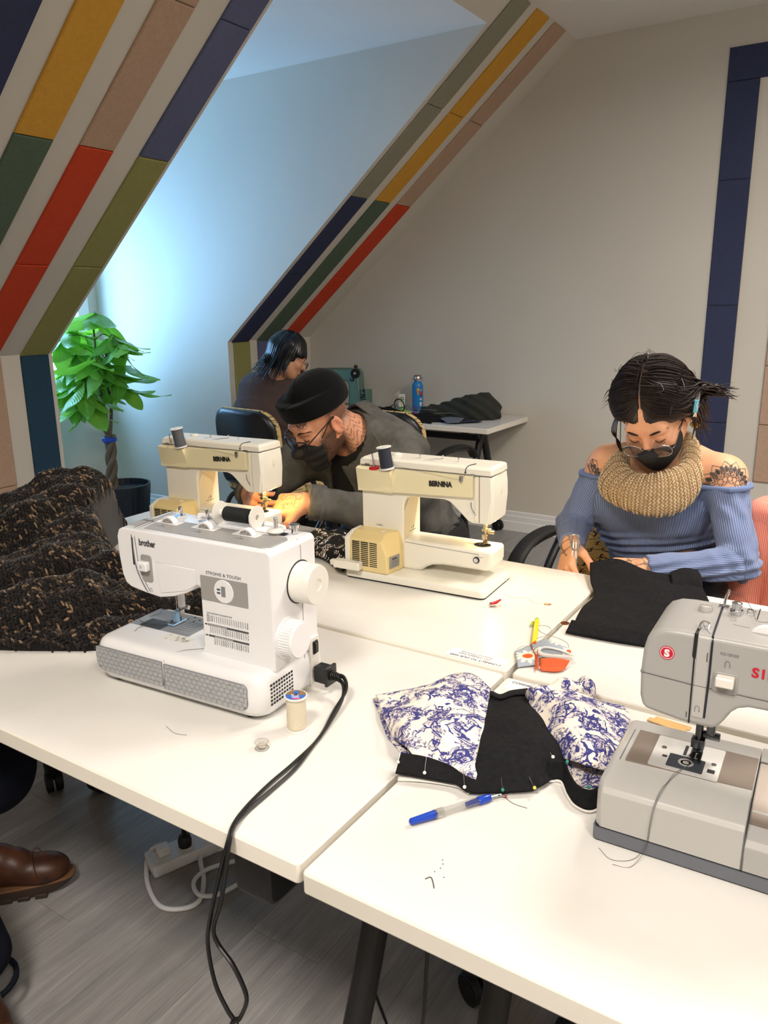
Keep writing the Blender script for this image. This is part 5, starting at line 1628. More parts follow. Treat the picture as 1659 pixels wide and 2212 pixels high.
    # swept locks on her left that flick outwards, loose wisps on her right
    for k in range(46):
        y0 = rs.uniform(-0.06, 0.045); zz = rs.uniform(0.0, 0.06)
        a = shell(0.06, y0, 0.075 + rs.uniform(-0.01, 0.01), 0.005); b_ = shell(0.086, y0 - 0.03, zz, 0.008)
        fl = rs.uniform(0.0, 1.0)
        c_ = (0.106 + 0.012 * fl, -0.072 + rs.normal() * 0.007, zz * 0.7 - 0.012 + rs.normal() * 0.006)
        d_ = (0.138 + 0.05 * fl, -0.085 + rs.normal() * 0.008, zz * 0.5 - 0.022 - 0.02 * fl + rs.normal() * 0.008)
        st.append(([T(*a), T(*b_), T(*c_), T(*d_)], rs.uniform(0.003, 0.0055)))
    for k in range(80):
        y0 = rs.uniform(-0.08, 0.015)
        a = shell(0.08, y0, 0.03, 0.004); b_ = (0.092 + rs.normal() * 0.006, y0 - 0.02, -0.03)
        c_ = (0.094 + rs.normal() * 0.012, y0 - 0.02 + rs.normal() * 0.015, -0.085 + rs.normal() * 0.022)
        st.append(([T(*a), T(*b_), T(*c_)], rs.uniform(0.002, 0.0042)))
    for k in range(4):
        a = shell(-0.08, 0.02 - 0.008 * k, 0.01, 0.003)
        st.append(([T(*a), T(-0.092 - 0.004 * k, 0.035, -0.02), T(-0.098 + 0.003 * k, 0.045, -0.06), T(-0.088 - 0.006 * k, 0.05, -0.10 - 0.012 * k)], 0.0024))
    for k in range(4):
        a = shell(-0.085, -0.04 - 0.012 * k, 0.05 - 0.01 * k, 0.003)
        st.append(([T(*a), T(-0.115, -0.05, 0.045 - 0.012 * k), T(-0.135 - 0.006 * k, -0.045, 0.02 - 0.014 * k)], 0.0016))
    for k in range(30):
        a = rs.uniform(-1, 1, 3); a[1] = -abs(a[1]); a[2] = abs(a[2]) + 0.4; p = shell(*(a * 0.09), 0.001); q = shell(*(a * 0.09 + rs.normal(size=3) * 0.03), 0.014)
        st.append(([T(*p), T(*q), T(*(np.array(q) + rs.normal(size=3) * 0.012))], 0.0006))
    locks('hair_locks', hr, m_hair, st, n=5, flat=0.55)
    obj('hair_parting', MB().tube(cpath([T(*shell(0.0, 0.078, 0.09, -0.002)), T(*shell(0.0, 0.04, 0.12, -0.0035)), T(*shell(0.0, 0.0, 0.13, -0.004)), T(*shell(0.0, -0.03, 0.13, -0.006))], 4), 0.0013, 6, flat=0.4), m_skin_w, hr)
    # hair clip
    P0 = Vector(T(0.108, 0.0, 0.025)); ux = Vector((0.84, 0.54, 0)); uz = Vector((0.20, -0.05, 0.96))
    cl = obj('hair_clip', MB().prism(rrect(-0.0055, 0.0055, -0.016, 0.016, 0.0012), -0.0025, 0.0025, M=frame(P0, ux, uz)), M('turquoise_plastic', (92, 176, 200), 0.25), t, bevel=0.0005)
    F0 = frame(P0 + Vector((0.1, -0.2, 0)) * 0.014, ux, uz)
    obj('clip_mark', MB().tube(cpath([(0.002, -0.010, 0.0028), (0.001, 0.0, 0.003), (-0.002, 0.004, 0.003), (0.002, 0.008, 0.003), (0.0, 0.012, 0.0028)], 4), 0.0007, 5, M=F0), m_wplast, cl)
    obj('clip_tip', MB().prism([(-0.005, -0.026), (-0.001, -0.026), (0.001, -0.016), (-0.002, -0.016)], -0.001, 0.001, M=F0).prism([(0.001, -0.027), (0.004, -0.026), (0.003, -0.016), (0.001, -0.016)], -0.001, 0.001, M=F0), m_brass, cl)

    # knitted cowl: thick tube with rib ridges and raised stitches
    m_cowl = NT('oat_yarn'); rr = m_cowl.attr('rnd')
    m_cowl = m_cowl.done(m_cowl.ramp(rr, [(0.0, lin((150, 124, 92))), (0.5, lin((200, 174, 136))), (1.0, lin((226, 206, 174)))]), 0.9, spec=0.15)
    cc = Vector((-0.505, 2.105, 0.975))

    def cowl_pt(a, b):
        """a around the neck, b around the tube section"""
        ca, sa = math.cos(a), math.sin(a)
        front = 0.5 - 0.5 * ca          # 0 at the back, 1 at the front
        R0 = 0.080 + 0.012 * front + 0.004 * math.sin(3 * a + 1)
        hw = 0.030 + 0.006 * math.sin(2 * a + 0.6)
        hh = 0.042 + 0.012 * front + 0.006 * math.sin(3 * a)
        c = cc + Vector((sa * R0 * 1.12, ca * R0 * 0.98, 0.034 - 0.095 * front + 0.02 * sa * (1 - front)))
        rad = Vector((sa, ca, 0)); tilt = 0.55 * front
        up = Vector((0, 0, 1)) * math.cos(tilt) + rad * -math.sin(tilt) * 0.6
        fold = 1 + 0.10 * math.sin(3 * b + 2 * a) * front
        return c + rad * (hw * math.cos(b) * fold) + up * (hh * math.sin(b))

    st_v, st_f, st_r = [], [], []
    NA, NBk = 84, 34
    rs = np.random.RandomState(2)
    base = [[cowl_pt(2 * PI * i / NA, 2 * PI * j / NBk) for j in range(NBk)] for i in range(NA)]
    for i in range(NA):
        for j in range(NBk):
            st_v.append(base[i][j] * 1.0); st_r.append(0.1)
            st_f.append((i * NBk + j, ((i + 1) % NA) * NBk + j, ((i + 1) % NA) * NBk + (j + 1) % NBk, i * NBk + (j + 1) % NBk))
    for i in range(NA):
        for j in range(NBk):
            p = base[i][j]; q = base[(i + 1) % NA][j]; s_ = base[i][(j + 1) % NBk]
            du = q - p; dv = s_ - p; n = dv.cross(du).normalized()
            ridge = 1.0 if (i % 3) < 2 else 0.45
            for k in (-1, 1):
                c = p + du * 0.5 + dv * (0.5 + 0.24 * k) + n * (0.0024 * ridge)
                ax = (du * 0.46 + dv * 0.26 * k); wd = (dv * 0.30); b0 = len(st_v)
                st_v.extend([c - ax, c + wd * 0.7 + n * 0.001, c + ax, c - wd * 0.7 + n * 0.001, c + n * 0.0042 * ridge])
                st_f.extend([(b0, b0 + 1, b0 + 4), (b0 + 1, b0 + 2, b0 + 4), (b0 + 2, b0 + 3, b0 + 4), (b0 + 3, b0, b0 + 4)])
                st_r.extend([rs.uniform(0.35, 1.0) * (0.8 if ridge < 1 else 1)] * 5)
    me = bpy.data.meshes.new('knitted_cowl'); me.from_pydata([tuple(off @ v) for v in st_v], [], st_f)
    me.attributes.new('rnd', 'FLOAT', 'POINT').data.foreach_set('value', np.array(st_r, np.float32))
    me.polygons.foreach_set('use_smooth', [True] * len(me.polygons))
    mesh_obj('knitted_cowl', me, m_cowl, t)
    return t, hR, hL


W_HANDS = woman()

# ================================================================== the man in the beanie
m_skin_m = skin('tan_skin', (206, 148, 116))
m_beanie = NT('black_knit_wool')
_n = m_beanie.noise(m_beanie.coord('Object', (1, 1, 1)), 500, 3)
m_beanie.bump(_n, 0.5, 0.0015)
m_beanie = m_beanie.done(m_beanie.ramp(_n, [(0.3, lin((6, 7, 8))), (0.7, lin((15, 18, 19)))]), 0.95, spec=0.08, Sheen_Weight=0.08)


def denim(name, c, dark=0.55):
    t = NT(name); c = lin(c)
    v = t.coord()
    n = t.noise(v, 14, 4, 0.65); f = t.noise(t.coord('Object', (900, 900, 300)), 1.0, 2)
    col = t.ramp(t.math('MULTIPLY_ADD', n, 0.75, t.math('MULTIPLY', f, 0.3)), [(0.35, tuple(x * dark for x in c)), (0.75, tuple(x * 1.35 for x in c))])
    t.bump(f, 0.3, 0.0006)
    return t.done(col, 0.9, spec=0.12)


m_denim = denim('washed_black_denim', (92, 91, 88))
m_stitch = M('grey_stitching', (104, 102, 98), 0.9)


def man():
    t = thing('person', 'man in a black beanie and washed black denim jacket, bent over a cream machine', 'person', (-1.50, 2.40, 0))
    off = Matrix.Translation((1.50, -2.40, 0))
    H = Head((-1.507, 1.965, 1.045), (-0.30, -0.76, -0.58), roll=math.radians(-3), k=1.04, jaw=1.12)
    pel = v3(-1.46, 2.47, 0.55)
    C = [pel, v3(-1.46, 2.36, 0.67), v3(-1.455, 2.25, 0.80), v3(-1.455, 2.19, 0.895), v3(-1.46, 2.145, 0.945)]
    Wd = [0.19, 0.18, 0.182, 0.18, 0.12]; Dp = [0.15, 0.15, 0.145, 0.12, 0.085]
    rt = nrm((0.97, -0.12, 0)); fw = nrm((-0.10, -0.88, -0.42))
    shR, elR, wrR = v3(-1.645, 2.16, 0.92), v3(-1.775, 2.00, 0.80), v3(-1.655, 1.80, 0.825)
    shL, elL, wrL = v3(-1.305, 2.13, 0.915), v3(-1.205, 1.915, 0.785), v3(-1.405, 1.765, 0.835)
    neck0 = v3(-1.465, 2.12, 0.97); neck1 = H.w(0, -0.04, -0.06)
    hL = Hand(wrL, (-0.90, -0.30, -0.16), (0.10, -0.62, 0.78), -1, (0.30, 0.62, 0.80, 0.92), 0.35, 0.07, 1.08)
    hR = Hand(wrR, (0.66, -0.62, 0.0), (-0.60, -0.62, 0.30), 1, (0.85, 0.9, 0.95, 1.0), 0.55, 0.02, 1.06)
    hips = [(v3(-1.56, 2.48, 0.52), v3(-1.64, 2.05, 0.52), v3(-1.64, 2.1, 0.1)), (v3(-1.36, 2.48, 0.52), v3(-1.28, 2.05, 0.52), v3(-1.28, 2.1, 0.1))]

    def trunk(P, e=0.0):
        return s_loft(P, C, [x + e for x in Wd], [x + e for x in Dp], rt, fw)

    def shoulders(P, e=0.0):
        return smin(s_cap(P, C[4], shR, 0.07 + e, 0.066 + e), s_cap(P, C[4], shL, 0.07 + e, 0.066 + e), 0.03)

    def body(P):
        d = smin(trunk(P), shoulders(P), 0.05)
        for s_, el, wr in ((shR, elR, wrR), (shL, elL, wrL)):
            d = smin(d, smin(s_cap(P, s_, el, 0.062, 0.048), s_cap(P, el, wr, 0.046, 0.031), 0.012), 0.03)
        d = smin(d, s_cap(P, neck0, neck1, 0.068, 0.064), 0.035)
        d = smin(d, H.sdf(P), 0.012)
        for a, b, c in hips:
            d = smin(d, smin(s_cap(P, a, b, 0.095, 0.068), s_cap(P, b, c, 0.06, 0.045), 0.02), 0.04)
        for h in (hR, hL):
            d = smin(d, h.sdf(P), 0.012)
        return d

    def ink(P):
        o = np.zeros(len(P)); q = H.loc(P)
        # scrolls on the neck behind the ear
        m = (q[:, 1] < -0.015) & (q[:, 2] < -0.01) & (q[:, 0] > 0.02) & (np.linalg.norm(q, axis=1) < 0.19)
        sc = np.abs(np.sin(q[:, 2] * 150 + 2.5 * np.sin(q[:, 1] * 120)))
        o = np.where(m & (sc < 0.35), 0.75, o)
        return o

    def stub(P):
        q = H.loc(P)
        beard = np.clip((-0.004 - q[:, 2]) / 0.02, 0, 1) * np.clip((np.abs(q[:, 0]) - 0.02) / 0.02, 0, 1) * np.clip((0.075 - q[:, 1]) / 0.02, 0, 1) * np.clip((q[:, 1] + 0.035) / 0.02, 0, 1)
        fade = np.clip((0.05 - q[:, 2]) / 0.02, 0, 1) * np.clip((q[:, 2] + 0.05) / 0.03, 0, 1) * np.clip((0.012 - q[:, 1]) / 0.02, 0, 1)
        r = np.linalg.norm(q, axis=1) < 0.16
        ear = (np.abs(q[:, 0]) > 0.0735) & (np.abs(q[:, 1] + 0.012) < 0.024) & (np.abs(q[:, 2] + 0.012) < 0.036)
        return np.where(r & ~ear, np.maximum(beard, fade * 0.8), 0)

    def blush(P):
        q = H.loc(P)
        b = np.exp(-((q[:, 0] - 0.08) / 0.02) ** 2 - ((q[:, 2] + 0.01) / 0.05) ** 2 - ((q[:, 1] + 0.01) / 0.03) ** 2) * 0.5
        for h in (hR, hL):
            for p, a, n in h.tips:
                b = np.maximum(b, np.exp(-(np.linalg.norm(P - v3(*p), axis=1) / 0.03) ** 2) * 0.4)
        return b

    b = sdf_obj('body', body, (-1.95, 1.60, 0.02), (-1.02, 2.72, 1.22), 0.0036, m_skin_m, t, dict(ink=ink, blush=blush, stubble=stub), off)
    m_nail2 = M('bare_nail', (222, 172, 148), 0.3)
    hR.nails(b, m_nail2, 0.0066, M_=off); hL.nails(b, m_nail2, 0.0066, M_=off)
    # letters on the fingers of the left hand
    for (ch, i) in (('D', 1), ('S', 2), ('H', 3)):
        a, q, ra, rb = hL.caps[i][0]
        ax = nrm(q - a); n = nrm(hL.n - ax * (hL.n @ ax))
        n = nrm(n * 0.9 + np.array([0.1, -0.5, 0.1])); n = nrm(n - ax * (n @ ax))
        text('knuckle_tattoo', ch, 0.017, M('tattoo_ink', (70, 66, 64), 0.6), t, tuple(off @ Vector(a + ax * 0.012 + n * (ra + 0.0003) + np.cross(n, ax) * 0.005)), tuple(-np.cross(n, ax)), tuple(ax), -0.0002, 0.0002)

    e_ = lambda cx, cy, rx, ry, a0, a1, m=12: [(cx + rx * math.cos(math.radians(a0 + (a1 - a0) * k / m)), cy + ry * math.sin(math.radians(a0 + (a1 - a0) * k / m))) for k in range(m + 1)]
    sh = [(petal(math.radians(a), 0.005, r1, 0.0042), f) for a, r1, f in ((20, 0.022, True), (55, 0.018, False), (90, 0.017, False), (125, 0.018, False), (160, 0.022, True), (-5, 0.018, False), (185, 0.018, False))] + [(e_(0, 0.003, 0.006, 0.005, 0, 360), False), (e_(0, 0.003, 0.003, 0.0025, 0, 360), False)]
    tattoo(t, body, H.w(0.040, 0.078, 0.037), H.d((0.85, -0.5, 0)), H.d((0, 0.2, 1)), sh, off, 0.0006)
    sh = [(e_(0.03, 0, 0.024, 0.026, 20, 330, 20), False), (e_(0.026, 0.010, 0.008, 0.004, 0, 360), False), (e_(0.040, 0.008, 0.006, 0.004, 0, 360), False), (e_(0.034, -0.010, 0.009, 0.004, 180, 360), False), (e_(0.04, -0.02, 0.02, 0.012, -60, 60), False), (e_(0.0, 0.012, 0.012, 0.018, 40, 200), False), (e_(0.01, -0.022, 0.014, 0.008, 100, 300), False), (e_(-0.008, -0.004, 0.010, 0.012, 0, 270), False), (e_(0.052, 0.016, 0.008, 0.01, 90, 300), False)]
    tattoo(t, body, hL.w + hL.d * 0.02 + hL.n * 0.01, hL.d, hL.t, sh, off, 0.0006)
    # jacket
    def jacket(P):
        fold = wob(P, 0.007, 22, 4) + wob(P, 0.004, 50, 9)
        d = smin(trunk(P, 0.022), shoulders(P, 0.016), 0.06)
        ar = None
        for s_, el, wr in ((shR, elR, wrR), (shL, elL, wrL)):
            a = smin(s_cap(P, s_, el, 0.084, 0.066), s_cap(P, el, wr, 0.066, 0.046), 0.02)
            ax = nrm(wr - el).astype(np.float32); sl = (P - wr) @ ax
            a = a - 0.004 * (np.abs(sl + 0.028) < 0.024)
            a = np.maximum(a, sl - 0.0)
            ar = a if ar is None else np.minimum(ar, a)
        d = smin(d, ar, 0.035) + fold
        # open at the front and cut for the neck
        q = P - C[3]; x = q @ rt.astype(np.float32); y = q @ fw.astype(np.float32)
        gap = 0.045 - 0.25 * (P[:, 2] - 0.85)
        front = np.maximum(np.abs(x + 0.045) - np.clip(gap, 0.02, 0.07), -(y - 0.02))
        d = np.maximum(d, -front)
        nk = s_cap(P, neck0 + v3(0, 0, -0.03), neck1 + (neck1 - neck0) * 0.6, 0.082, 0.10)
        d = np.maximum(d, -nk)
        return np.maximum(d, 0.56 - P[:, 2])

    sdf_obj('denim_jacket', jacket, (-1.98, 1.62, 0.55), (-1.0, 2.76, 1.10), 0.0048, m_denim, t, None, off, smoothit=5)
    # collar: folded band around the neck
    nc = np.array(neck0 + (neck1 - neck0) * 0.05); nax = nrm(neck1 - neck0)
    e1 = nrm(np.cross(nax, (0, 0, 1))); e2 = np.cross(nax, e1)
    rings = []
    for k in range(41):
        a = math.radians(-150 + 300 * k / 40)
        # angle measured from the nape
        nape = nrm(np.array([0.25, 0.9, 0.3]) - nax * (nax @ np.array([0.25, 0.9, 0.3]))); sd = np.cross(nax, nape)
        d = nape * math.cos(a) + sd * math.sin(a)
        op = abs(a) / 2.6
        base = nc + d * (0.096 + 0.004 * math.sin(5 * a)) + nax * (0.014 - 0.055 * op)
        topp = base + nax * (0.036 - 0.010 * op) - d * 0.006
        outp = base + d * (0.030 + 0.012 * op) - nax * (0.004 + 0.022 * op)
        top2 = topp + d * 0.009
        rings.append([tuple(off @ Vector(p)) for p in (base, topp, topp + nax * 0.003 + d * 0.004, top2, outp, outp - nax * 0.004 - d * 0.003)])
    obj('collar', MB().loft(rings), m_denim, t, smooth=50, bevel=0.002)
    # seams, pocket flap, tag, buttons, cuffs
    def on_surf(p, dirv, fn=jacket, far=0.2):
        p = np.array(p, np.float32); dirv = np.array(nrm(dirv), np.float32); lo_, hi_ = -far, far
        ts = np.linspace(-far, far, 240)
        dd = fn(p[None] + ts[:, None].astype(np.float32) * dirv[None])
        k = np.where(dd < 0)[0]
        return p + ts[k[-1]] * dirv if len(k) else p
    camd = np.array([1.4, -2.0, 0.4])
    def seam(pts, nm='stitching', r=0.0008):
        pp = [tuple(off @ Vector(on_surf(p, d) + nrm(d) * 0.0008)) for p, d in pts]
        obj(nm, MB().tube(cpath(pp, 4), r, 5), m_stitch, t)
    for dz in (0, 0.010):
        seam([((-1.42 + 0.015 * k, 2.10 - 0.006 * k, 0.96 - 0.004 * k * k * 0.4 + dz), (0.3, -0.4, 1)) for k in range(8)])
        seam([((-1.315, 2.05 + 0.02 * k, 0.95 - 0.012 * (k - 3) ** 2 * 0.4), (0.5 + dz * 8, -0.25, 0.8)) for k in range(7)])
    ax = nrm(wrL - elL); 
    for s_ in (0.006, 0.046, 0.05):
        c = wrL - ax * s_; u = nrm(np.cross(ax, (0, 0, 1))); v = np.cross(ax, u)
        ring = [tuple(off @ Vector(on_surf(c, u * math.cos(2 * PI * k / 24) + v * math.sin(2 * PI * k / 24), far=0.08))) for k in range(24)]
        obj('cuff_stitching', MB().tube(ring, 0.0013, 5, closed=True), m_stitch, t)
    for (p, d) in (((wrL - ax * 0.03 + np.array([0, 0, -0.03])), (0.4, -1, -0.6)),):
        q = on_surf(p, d); obj('snap_button', MB().lathe([(0.006, 0), (0.006, 0.002), (0.004, 0.003), (0.001, 0.003)], 16, M=off @ frame(q, np.cross(nrm(d), (0, 0, 1)), np.cross(np.cross(nrm(d), (0, 0, 1)), nrm(d)))), m_dsteel, t)
    q = on_surf((-1.335, 2.05, 0.885), camd); n = nrm(camd); xd = nrm(np.cross((0, 0, 1), n)); yd = np.cross(n, xd)
    pf = obj('pocket_flap', MB().prism([(-0.05, -0.02), (0.04, -0.035), (0.045, 0.02), (-0.045, 0.02)], -0.002, 0.003, M=off @ frame(q, xd, yd)), m_denim, t, bevel=0.001)
    tg = obj('pocket_tag', MB().prism(rrect(-0.013, 0.013, -0.006, 0.006, 0.001), 0.003, 0.005, M=off @ frame(q + yd * 0.008, xd + 0.2 * yd, yd)), M('red_woven_tag', (150, 30, 54), 0.8), pf)
    obj('tag_print', MB().tube([tuple(off @ Vector(q + n * 0.0055 + xd * (0.0018 * k - 0.010) + yd * (0.008 + 0.0004 * k + 0.002 * math.sin(k * 2.1)))) for k in range(12)], 0.0006, 4), m_wplast, tg)
    # t-shirt under it
    def shirt(P):
        d = smin(trunk(P, 0.008), s_cap(P, C[4], neck0, 0.08, 0.085), 0.05)
        nk = s_cap(P, neck0 + (neck1 - neck0) * 0.25, neck1, 0.08, 0.08)
        return np.maximum(np.maximum(d, -nk), 0.58 - P[:, 2])
    sdf_obj('black_t_shirt', shirt, (-1.75, 1.9, 0.57), (-1.2, 2.72, 1.12), 0.007, M('black_jersey', (16, 16, 18), 0.9), t, None, off)
    def legs(P):
        d = s_loft(P, C[:2], [0.215, 0.20], [0.165, 0.15], rt, nrm((-0.05, -1, 0)))
        for a, b_, c in hips:
            d = smin(d, smin(s_cap(P, a, b_, 0.112, 0.084), s_cap(P, b_, c, 0.076, 0.066), 0.02), 0.05)
        return np.maximum(d, P[:, 2] - 0.62)
    sdf_obj('trousers', legs, (-1.85, 1.9, 0.03), (-1.08, 2.76, 0.66), 0.009, M('black_trousers', (18, 18, 20), 0.9), t, None, off)
    for x in (-1.64, -1.28):
        obj('shoe', MB().loft([[(x + 0.05 * a, y, z) for a, z in ((-1, 0), (1, 0), (0.9, hh * 0.6), (0.4, hh), (-0.4, hh), (-0.9, hh * 0.6))] for y, hh in ((2.2, 0.09), (2.12, 0.11), (2.0, 0.07), (1.9, 0.05), (1.88, 0.02))], M=off), m_black, t, bevel=0.008)

    # beanie with a folded cuff
    def beanie(P):
        q = H.loc(P)
        d = s_ell(q, (0, -0.022, 0.040), (0.0895, 0.1095, 0.090))
        d = smin(d, s_ell(q, (0, -0.04, 0.066), (0.074, 0.086, 0.070)), 0.03)
        d = d + 0.0012 * np.sin(np.arctan2(q[:, 0], q[:, 1] + 0.022) * 60) * 0.5
        pl = q[:, 2] - 0.040 - 0.20 * q[:, 1]              # lower edge rises to the front
        cuff = (np.sqrt((q[:, 0] / 0.0895) ** 2 + ((q[:, 1] + 0.022) / 0.1095) ** 2) - 1) * 0.09 + 0.06 * np.abs(pl - 0.02) ** 1.0
        cuff = smax(cuff, np.abs(pl - 0.029 + 0.002 * np.sin(np.arctan2(q[:, 0], q[:, 1]) * 3)) - 0.032, 0.008)
        d = smin(d, cuff, 0.002)
        dm = q[:, 2:3]
        crease = np.exp(-((q[:, 0] - 0.03 * np.sin(q[:, 1] * 30)) / 0.006) ** 2) * (q[:, 2] > 0.10)
        d = d + 0.002 * crease
        return smax(d, -pl, 0.006) * H.k
    sdf_obj('beanie', beanie, H.c - 0.22, H.c + 0.22, 0.0035, m_beanie, t, None, off)

    def mask(P):
        q = H.loc(P)
        d = s_ell(q, (0, 0.032, -0.042), (0.066, 0.078, 0.088))
        d = smin(d, s_cap(q, (0, 0.045, -0.075), (0, 0.072, -0.10), 0.048, 0.034), 0.02)
        d = smin(d, s_cap(q, (0, 0.09, 0.0), (0, 0.114, -0.032), 0.010, 0.018), 0.03)
        d = d + 0.0012 * np.sin(q[:, 2] * 220) * (q[:, 1] > 0.05)
        d = np.maximum(d, q[:, 2] + 0.016 + 0.15 * np.abs(q[:, 0]))
        d = np.maximum(d, -q[:, 1] + 0.048 - 0.12 * q[:, 2])
        return np.maximum(d, -q[:, 2] - 0.145) * H.k
    sdf_obj('face_mask', mask, H.c - 0.19, H.c + 0.19, 0.0032, m_mask, t, None, off)
    HM = off @ H.M()
    for x in (-1, 1):
        obj('ear_loop', MB().tube(cpath([(x * 0.060, 0.048, -0.022), (x * 0.074, 0.015, 0.005), (x * 0.083, -0.015, 0.022)], 4), 0.0016, 6, M=HM).tube(cpath([(x * 0.055, 0.048, -0.085), (x * 0.068, 0.01, -0.065), (x * 0.078, -0.02, -0.04)], 4), 0.0014, 6, M=HM), m_mask, t, kind=None)
        obj('eyebrow', MB().tube(cpath([(x * 0.013, 0.0845, 0.017), (x * 0.028, 0.083, 0.024), (x * 0.044, 0.074, 0.024), (x * 0.056, 0.058, 0.017)], 4), [0.003, 0.004, 0.0045, 0.005, 0.005, 0.005, 0.0048, 0.0045, 0.004, 0.0035, 0.003, 0.002, 0.001], 6, M=HM, flat=0.6), m_lash, t)
        obj('eyelashes', MB().tube(cpath([(x * 0.019, 0.0785, -0.006), (x * 0.031, 0.0835, -0.008), (x * 0.044, 0.0755, -0.006)], 4), 0.0012, 5, M=HM), m_lash, t)
    g = obj('glasses', MB().tube(cpath([(-0.010, 0.106, -0.006), (0, 0.110, -0.002), (0.010, 0.106, -0.006)], 4), 0.0018, 6, M=HM), m_blkplast, t)
    for x in (-1, 1):
        ring = []
        for k in range(28):
            a = 2 * PI * k / 28
            ex = 0.0275 * math.copysign(abs(math.cos(a)) ** 0.6, math.cos(a)); ez = 0.019 * math.copysign(abs(math.sin(a)) ** 0.6, math.sin(a))
            ring.append((x * 0.0365 + ex, 0.108 - abs(x * 0.0365 + ex) * 0.15 - ez * 0.2, -0.014 + ez))
        obj('lens_rim', MB().tube(ring, 0.0021, 6, closed=True, M=HM), m_blkplast, g)
        obj('lens', MB().loft([[(p[0], p[1] + dy, p[2]) for p in ring] for dy in (-0.0005, 0.0005)], M=HM), m_lens, g, smooth=0)
        obj('temple', MB().tube(cpath([(x * 0.063, 0.098, -0.002), (x * 0.072, 0.08, 0.004), (x * 0.083, 0.02, 0.016), (x * 0.085, -0.015, 0.018)], 4), 0.0019, 6, M=HM), m_blkplast, g)
    return t


man()

# ================================================================== the person at the desk, seen from behind
def desk_person():
    t = thing('person', 'person with a black mullet and glasses in a brown t-shirt, back turned at the desk', 'person', (-2.93, 3.38, 0))
    off = Matrix.Translation((2.93, -3.38, 0))
    H = Head((-2.755, 3.36, 1.135), (0.62, 0.62, -0.42), roll=math.radians(0), k=0.98, jaw=0.95)
    pel = v3(-2.93, 3.36, 0.54)
    C = [pel, v3(-2.93, 3.36, 0.68), v3(-2.905, 3.34, 0.82), v3(-2.87, 3.37, 0.94), v3(-2.835, 3.40, 0.99)]
    Wd = [0.19, 0.172, 0.185, 0.185, 0.11]; Dp = [0.14, 0.125, 0.125, 0.105, 0.075]
    rt = nrm((0.93, 0.36, 0)); fw = nrm((-0.36, 0.93, -0.2))
    sh = [(v3(-3.005, 3.36, 0.955), v3(-3.06, 3.60, 0.80), v3(-2.97, 3.85, 0.80)), (v3(-2.695, 3.47, 0.955), v3(-2.665, 3.66, 0.81), v3(-2.80, 3.88, 0.80))]
    neck0 = v3(-2.835, 3.40, 1.0); neck1 = H.w(0, -0.04, -0.07)
    hands = [Hand(sh[0][2], (0.3, 0.9, -0.1), (0, 0.1, 1), 1, (0.4, 0.5, 0.6, 0.7)), Hand(sh[1][2], (-0.3, 0.9, -0.1), (0, 0.1, 1), -1, (0.4, 0.5, 0.6, 0.7))]
    hips = [(v3(-3.02, 3.4, 0.52), v3(-3.05, 3.78, 0.52), v3(-3.05, 3.75, 0.1)), (v3(-2.84, 3.4, 0.52), v3(-2.78, 3.8, 0.52), v3(-2.78, 3.77, 0.1))]

    def trunk(P, e=0.0):
        return s_loft(P, C, [x + e for x in Wd], [x + e for x in Dp], rt, fw)

    def body(P):
        d = trunk(P)
        for s_, el, wr in sh:
            d = smin(d, s_cap(P, C[4], s_, 0.06, 0.055), 0.03)
            d = smin(d, smin(s_cap(P, s_, el, 0.055, 0.042), s_cap(P, el, wr, 0.04, 0.027), 0.012), 0.03)
        d = smin(d, s_cap(P, neck0, neck1, 0.056, 0.054), 0.03)
        d = smin(d, H.sdf(P), 0.012)
        for h in hands:
            d = smin(d, h.sdf(P), 0.012)
        for a, b, c in hips:
            d = smin(d, smin(s_cap(P, a, b, 0.085, 0.062), s_cap(P, b, c, 0.056, 0.04), 0.02), 0.04)
        return d
    z = lambda P: np.zeros(len(P))
    sdf_obj('body', body, (-3.25, 3.1, 0.02), (-2.5, 4.1, 1.32), 0.005, M('olive_skin', (204, 150, 116), 0.5), t, None, off)

    def shirt(P):
        fold = wob(P, 0.004, 30, 2, stretch=(1, 1, 1.6)) + 0.003 * np.sin((P[:, 2] * 1.0 + P[:, 0] * 0.6) * 95) * np.clip((0.93 - P[:, 2]) / 0.2, 0, 1)
        d = smin(trunk(P, 0.014), smin(s_cap(P, C[4], sh[0][0], 0.072, 0.070), s_cap(P, C[4], sh[1][0], 0.072, 0.070), 0.03), 0.05)
        for s_, el, wr in sh:
            ax = nrm(el - s_).astype(np.float32)
            a = np.maximum(s_cap(P, s_, el, 0.072, 0.066), (P - s_) @ ax - 0.17)
            d = smin(d, a, 0.025)
        d = d + fold
        d = np.maximum(d, -s_cap(P, neck0 + v3(0, 0, 0.02), neck1, 0.066, 0.075))
        return np.maximum(d, 0.5 - P[:, 2])
    sdf_obj('t_shirt', shirt, (-3.25, 3.1, 0.5), (-2.5, 3.9, 1.1), 0.006, M('brown_jersey', (78, 62, 60), 0.9, bump=0.1, bscale=900), t, None, off)
    c = np.array(neck0 + v3(0, 0, 0.012)); ax = nrm(neck1 - neck0); u = nrm(np.cross(ax, (0, 0, 1))); v = np.cross(ax, u)
    obj('neck_band', MB().tube([tuple(off @ Vector(c + 0.070 * (u * math.cos(2 * PI * k / 28) + v * math.sin(2 * PI * k / 28)))) for k in range(28)], 0.007, 6, closed=True), M('brown_rib', (66, 52, 50), 0.9), t)

    def legs(P):
        d = s_loft(P, C[:2], [0.2, 0.18], [0.15, 0.13], rt, fw)
        for a, b_, c_ in hips:
            d = smin(d, smin(s_cap(P, a, b_, 0.10, 0.075), s_cap(P, b_, c_, 0.068, 0.06), 0.02), 0.05)
        return np.maximum(d, P[:, 2] - 0.60)
    sdf_obj('trousers', legs, (-3.25, 3.15, 0.03), (-2.55, 3.95, 0.64), 0.009, M('black_trousers'), t, None, off)
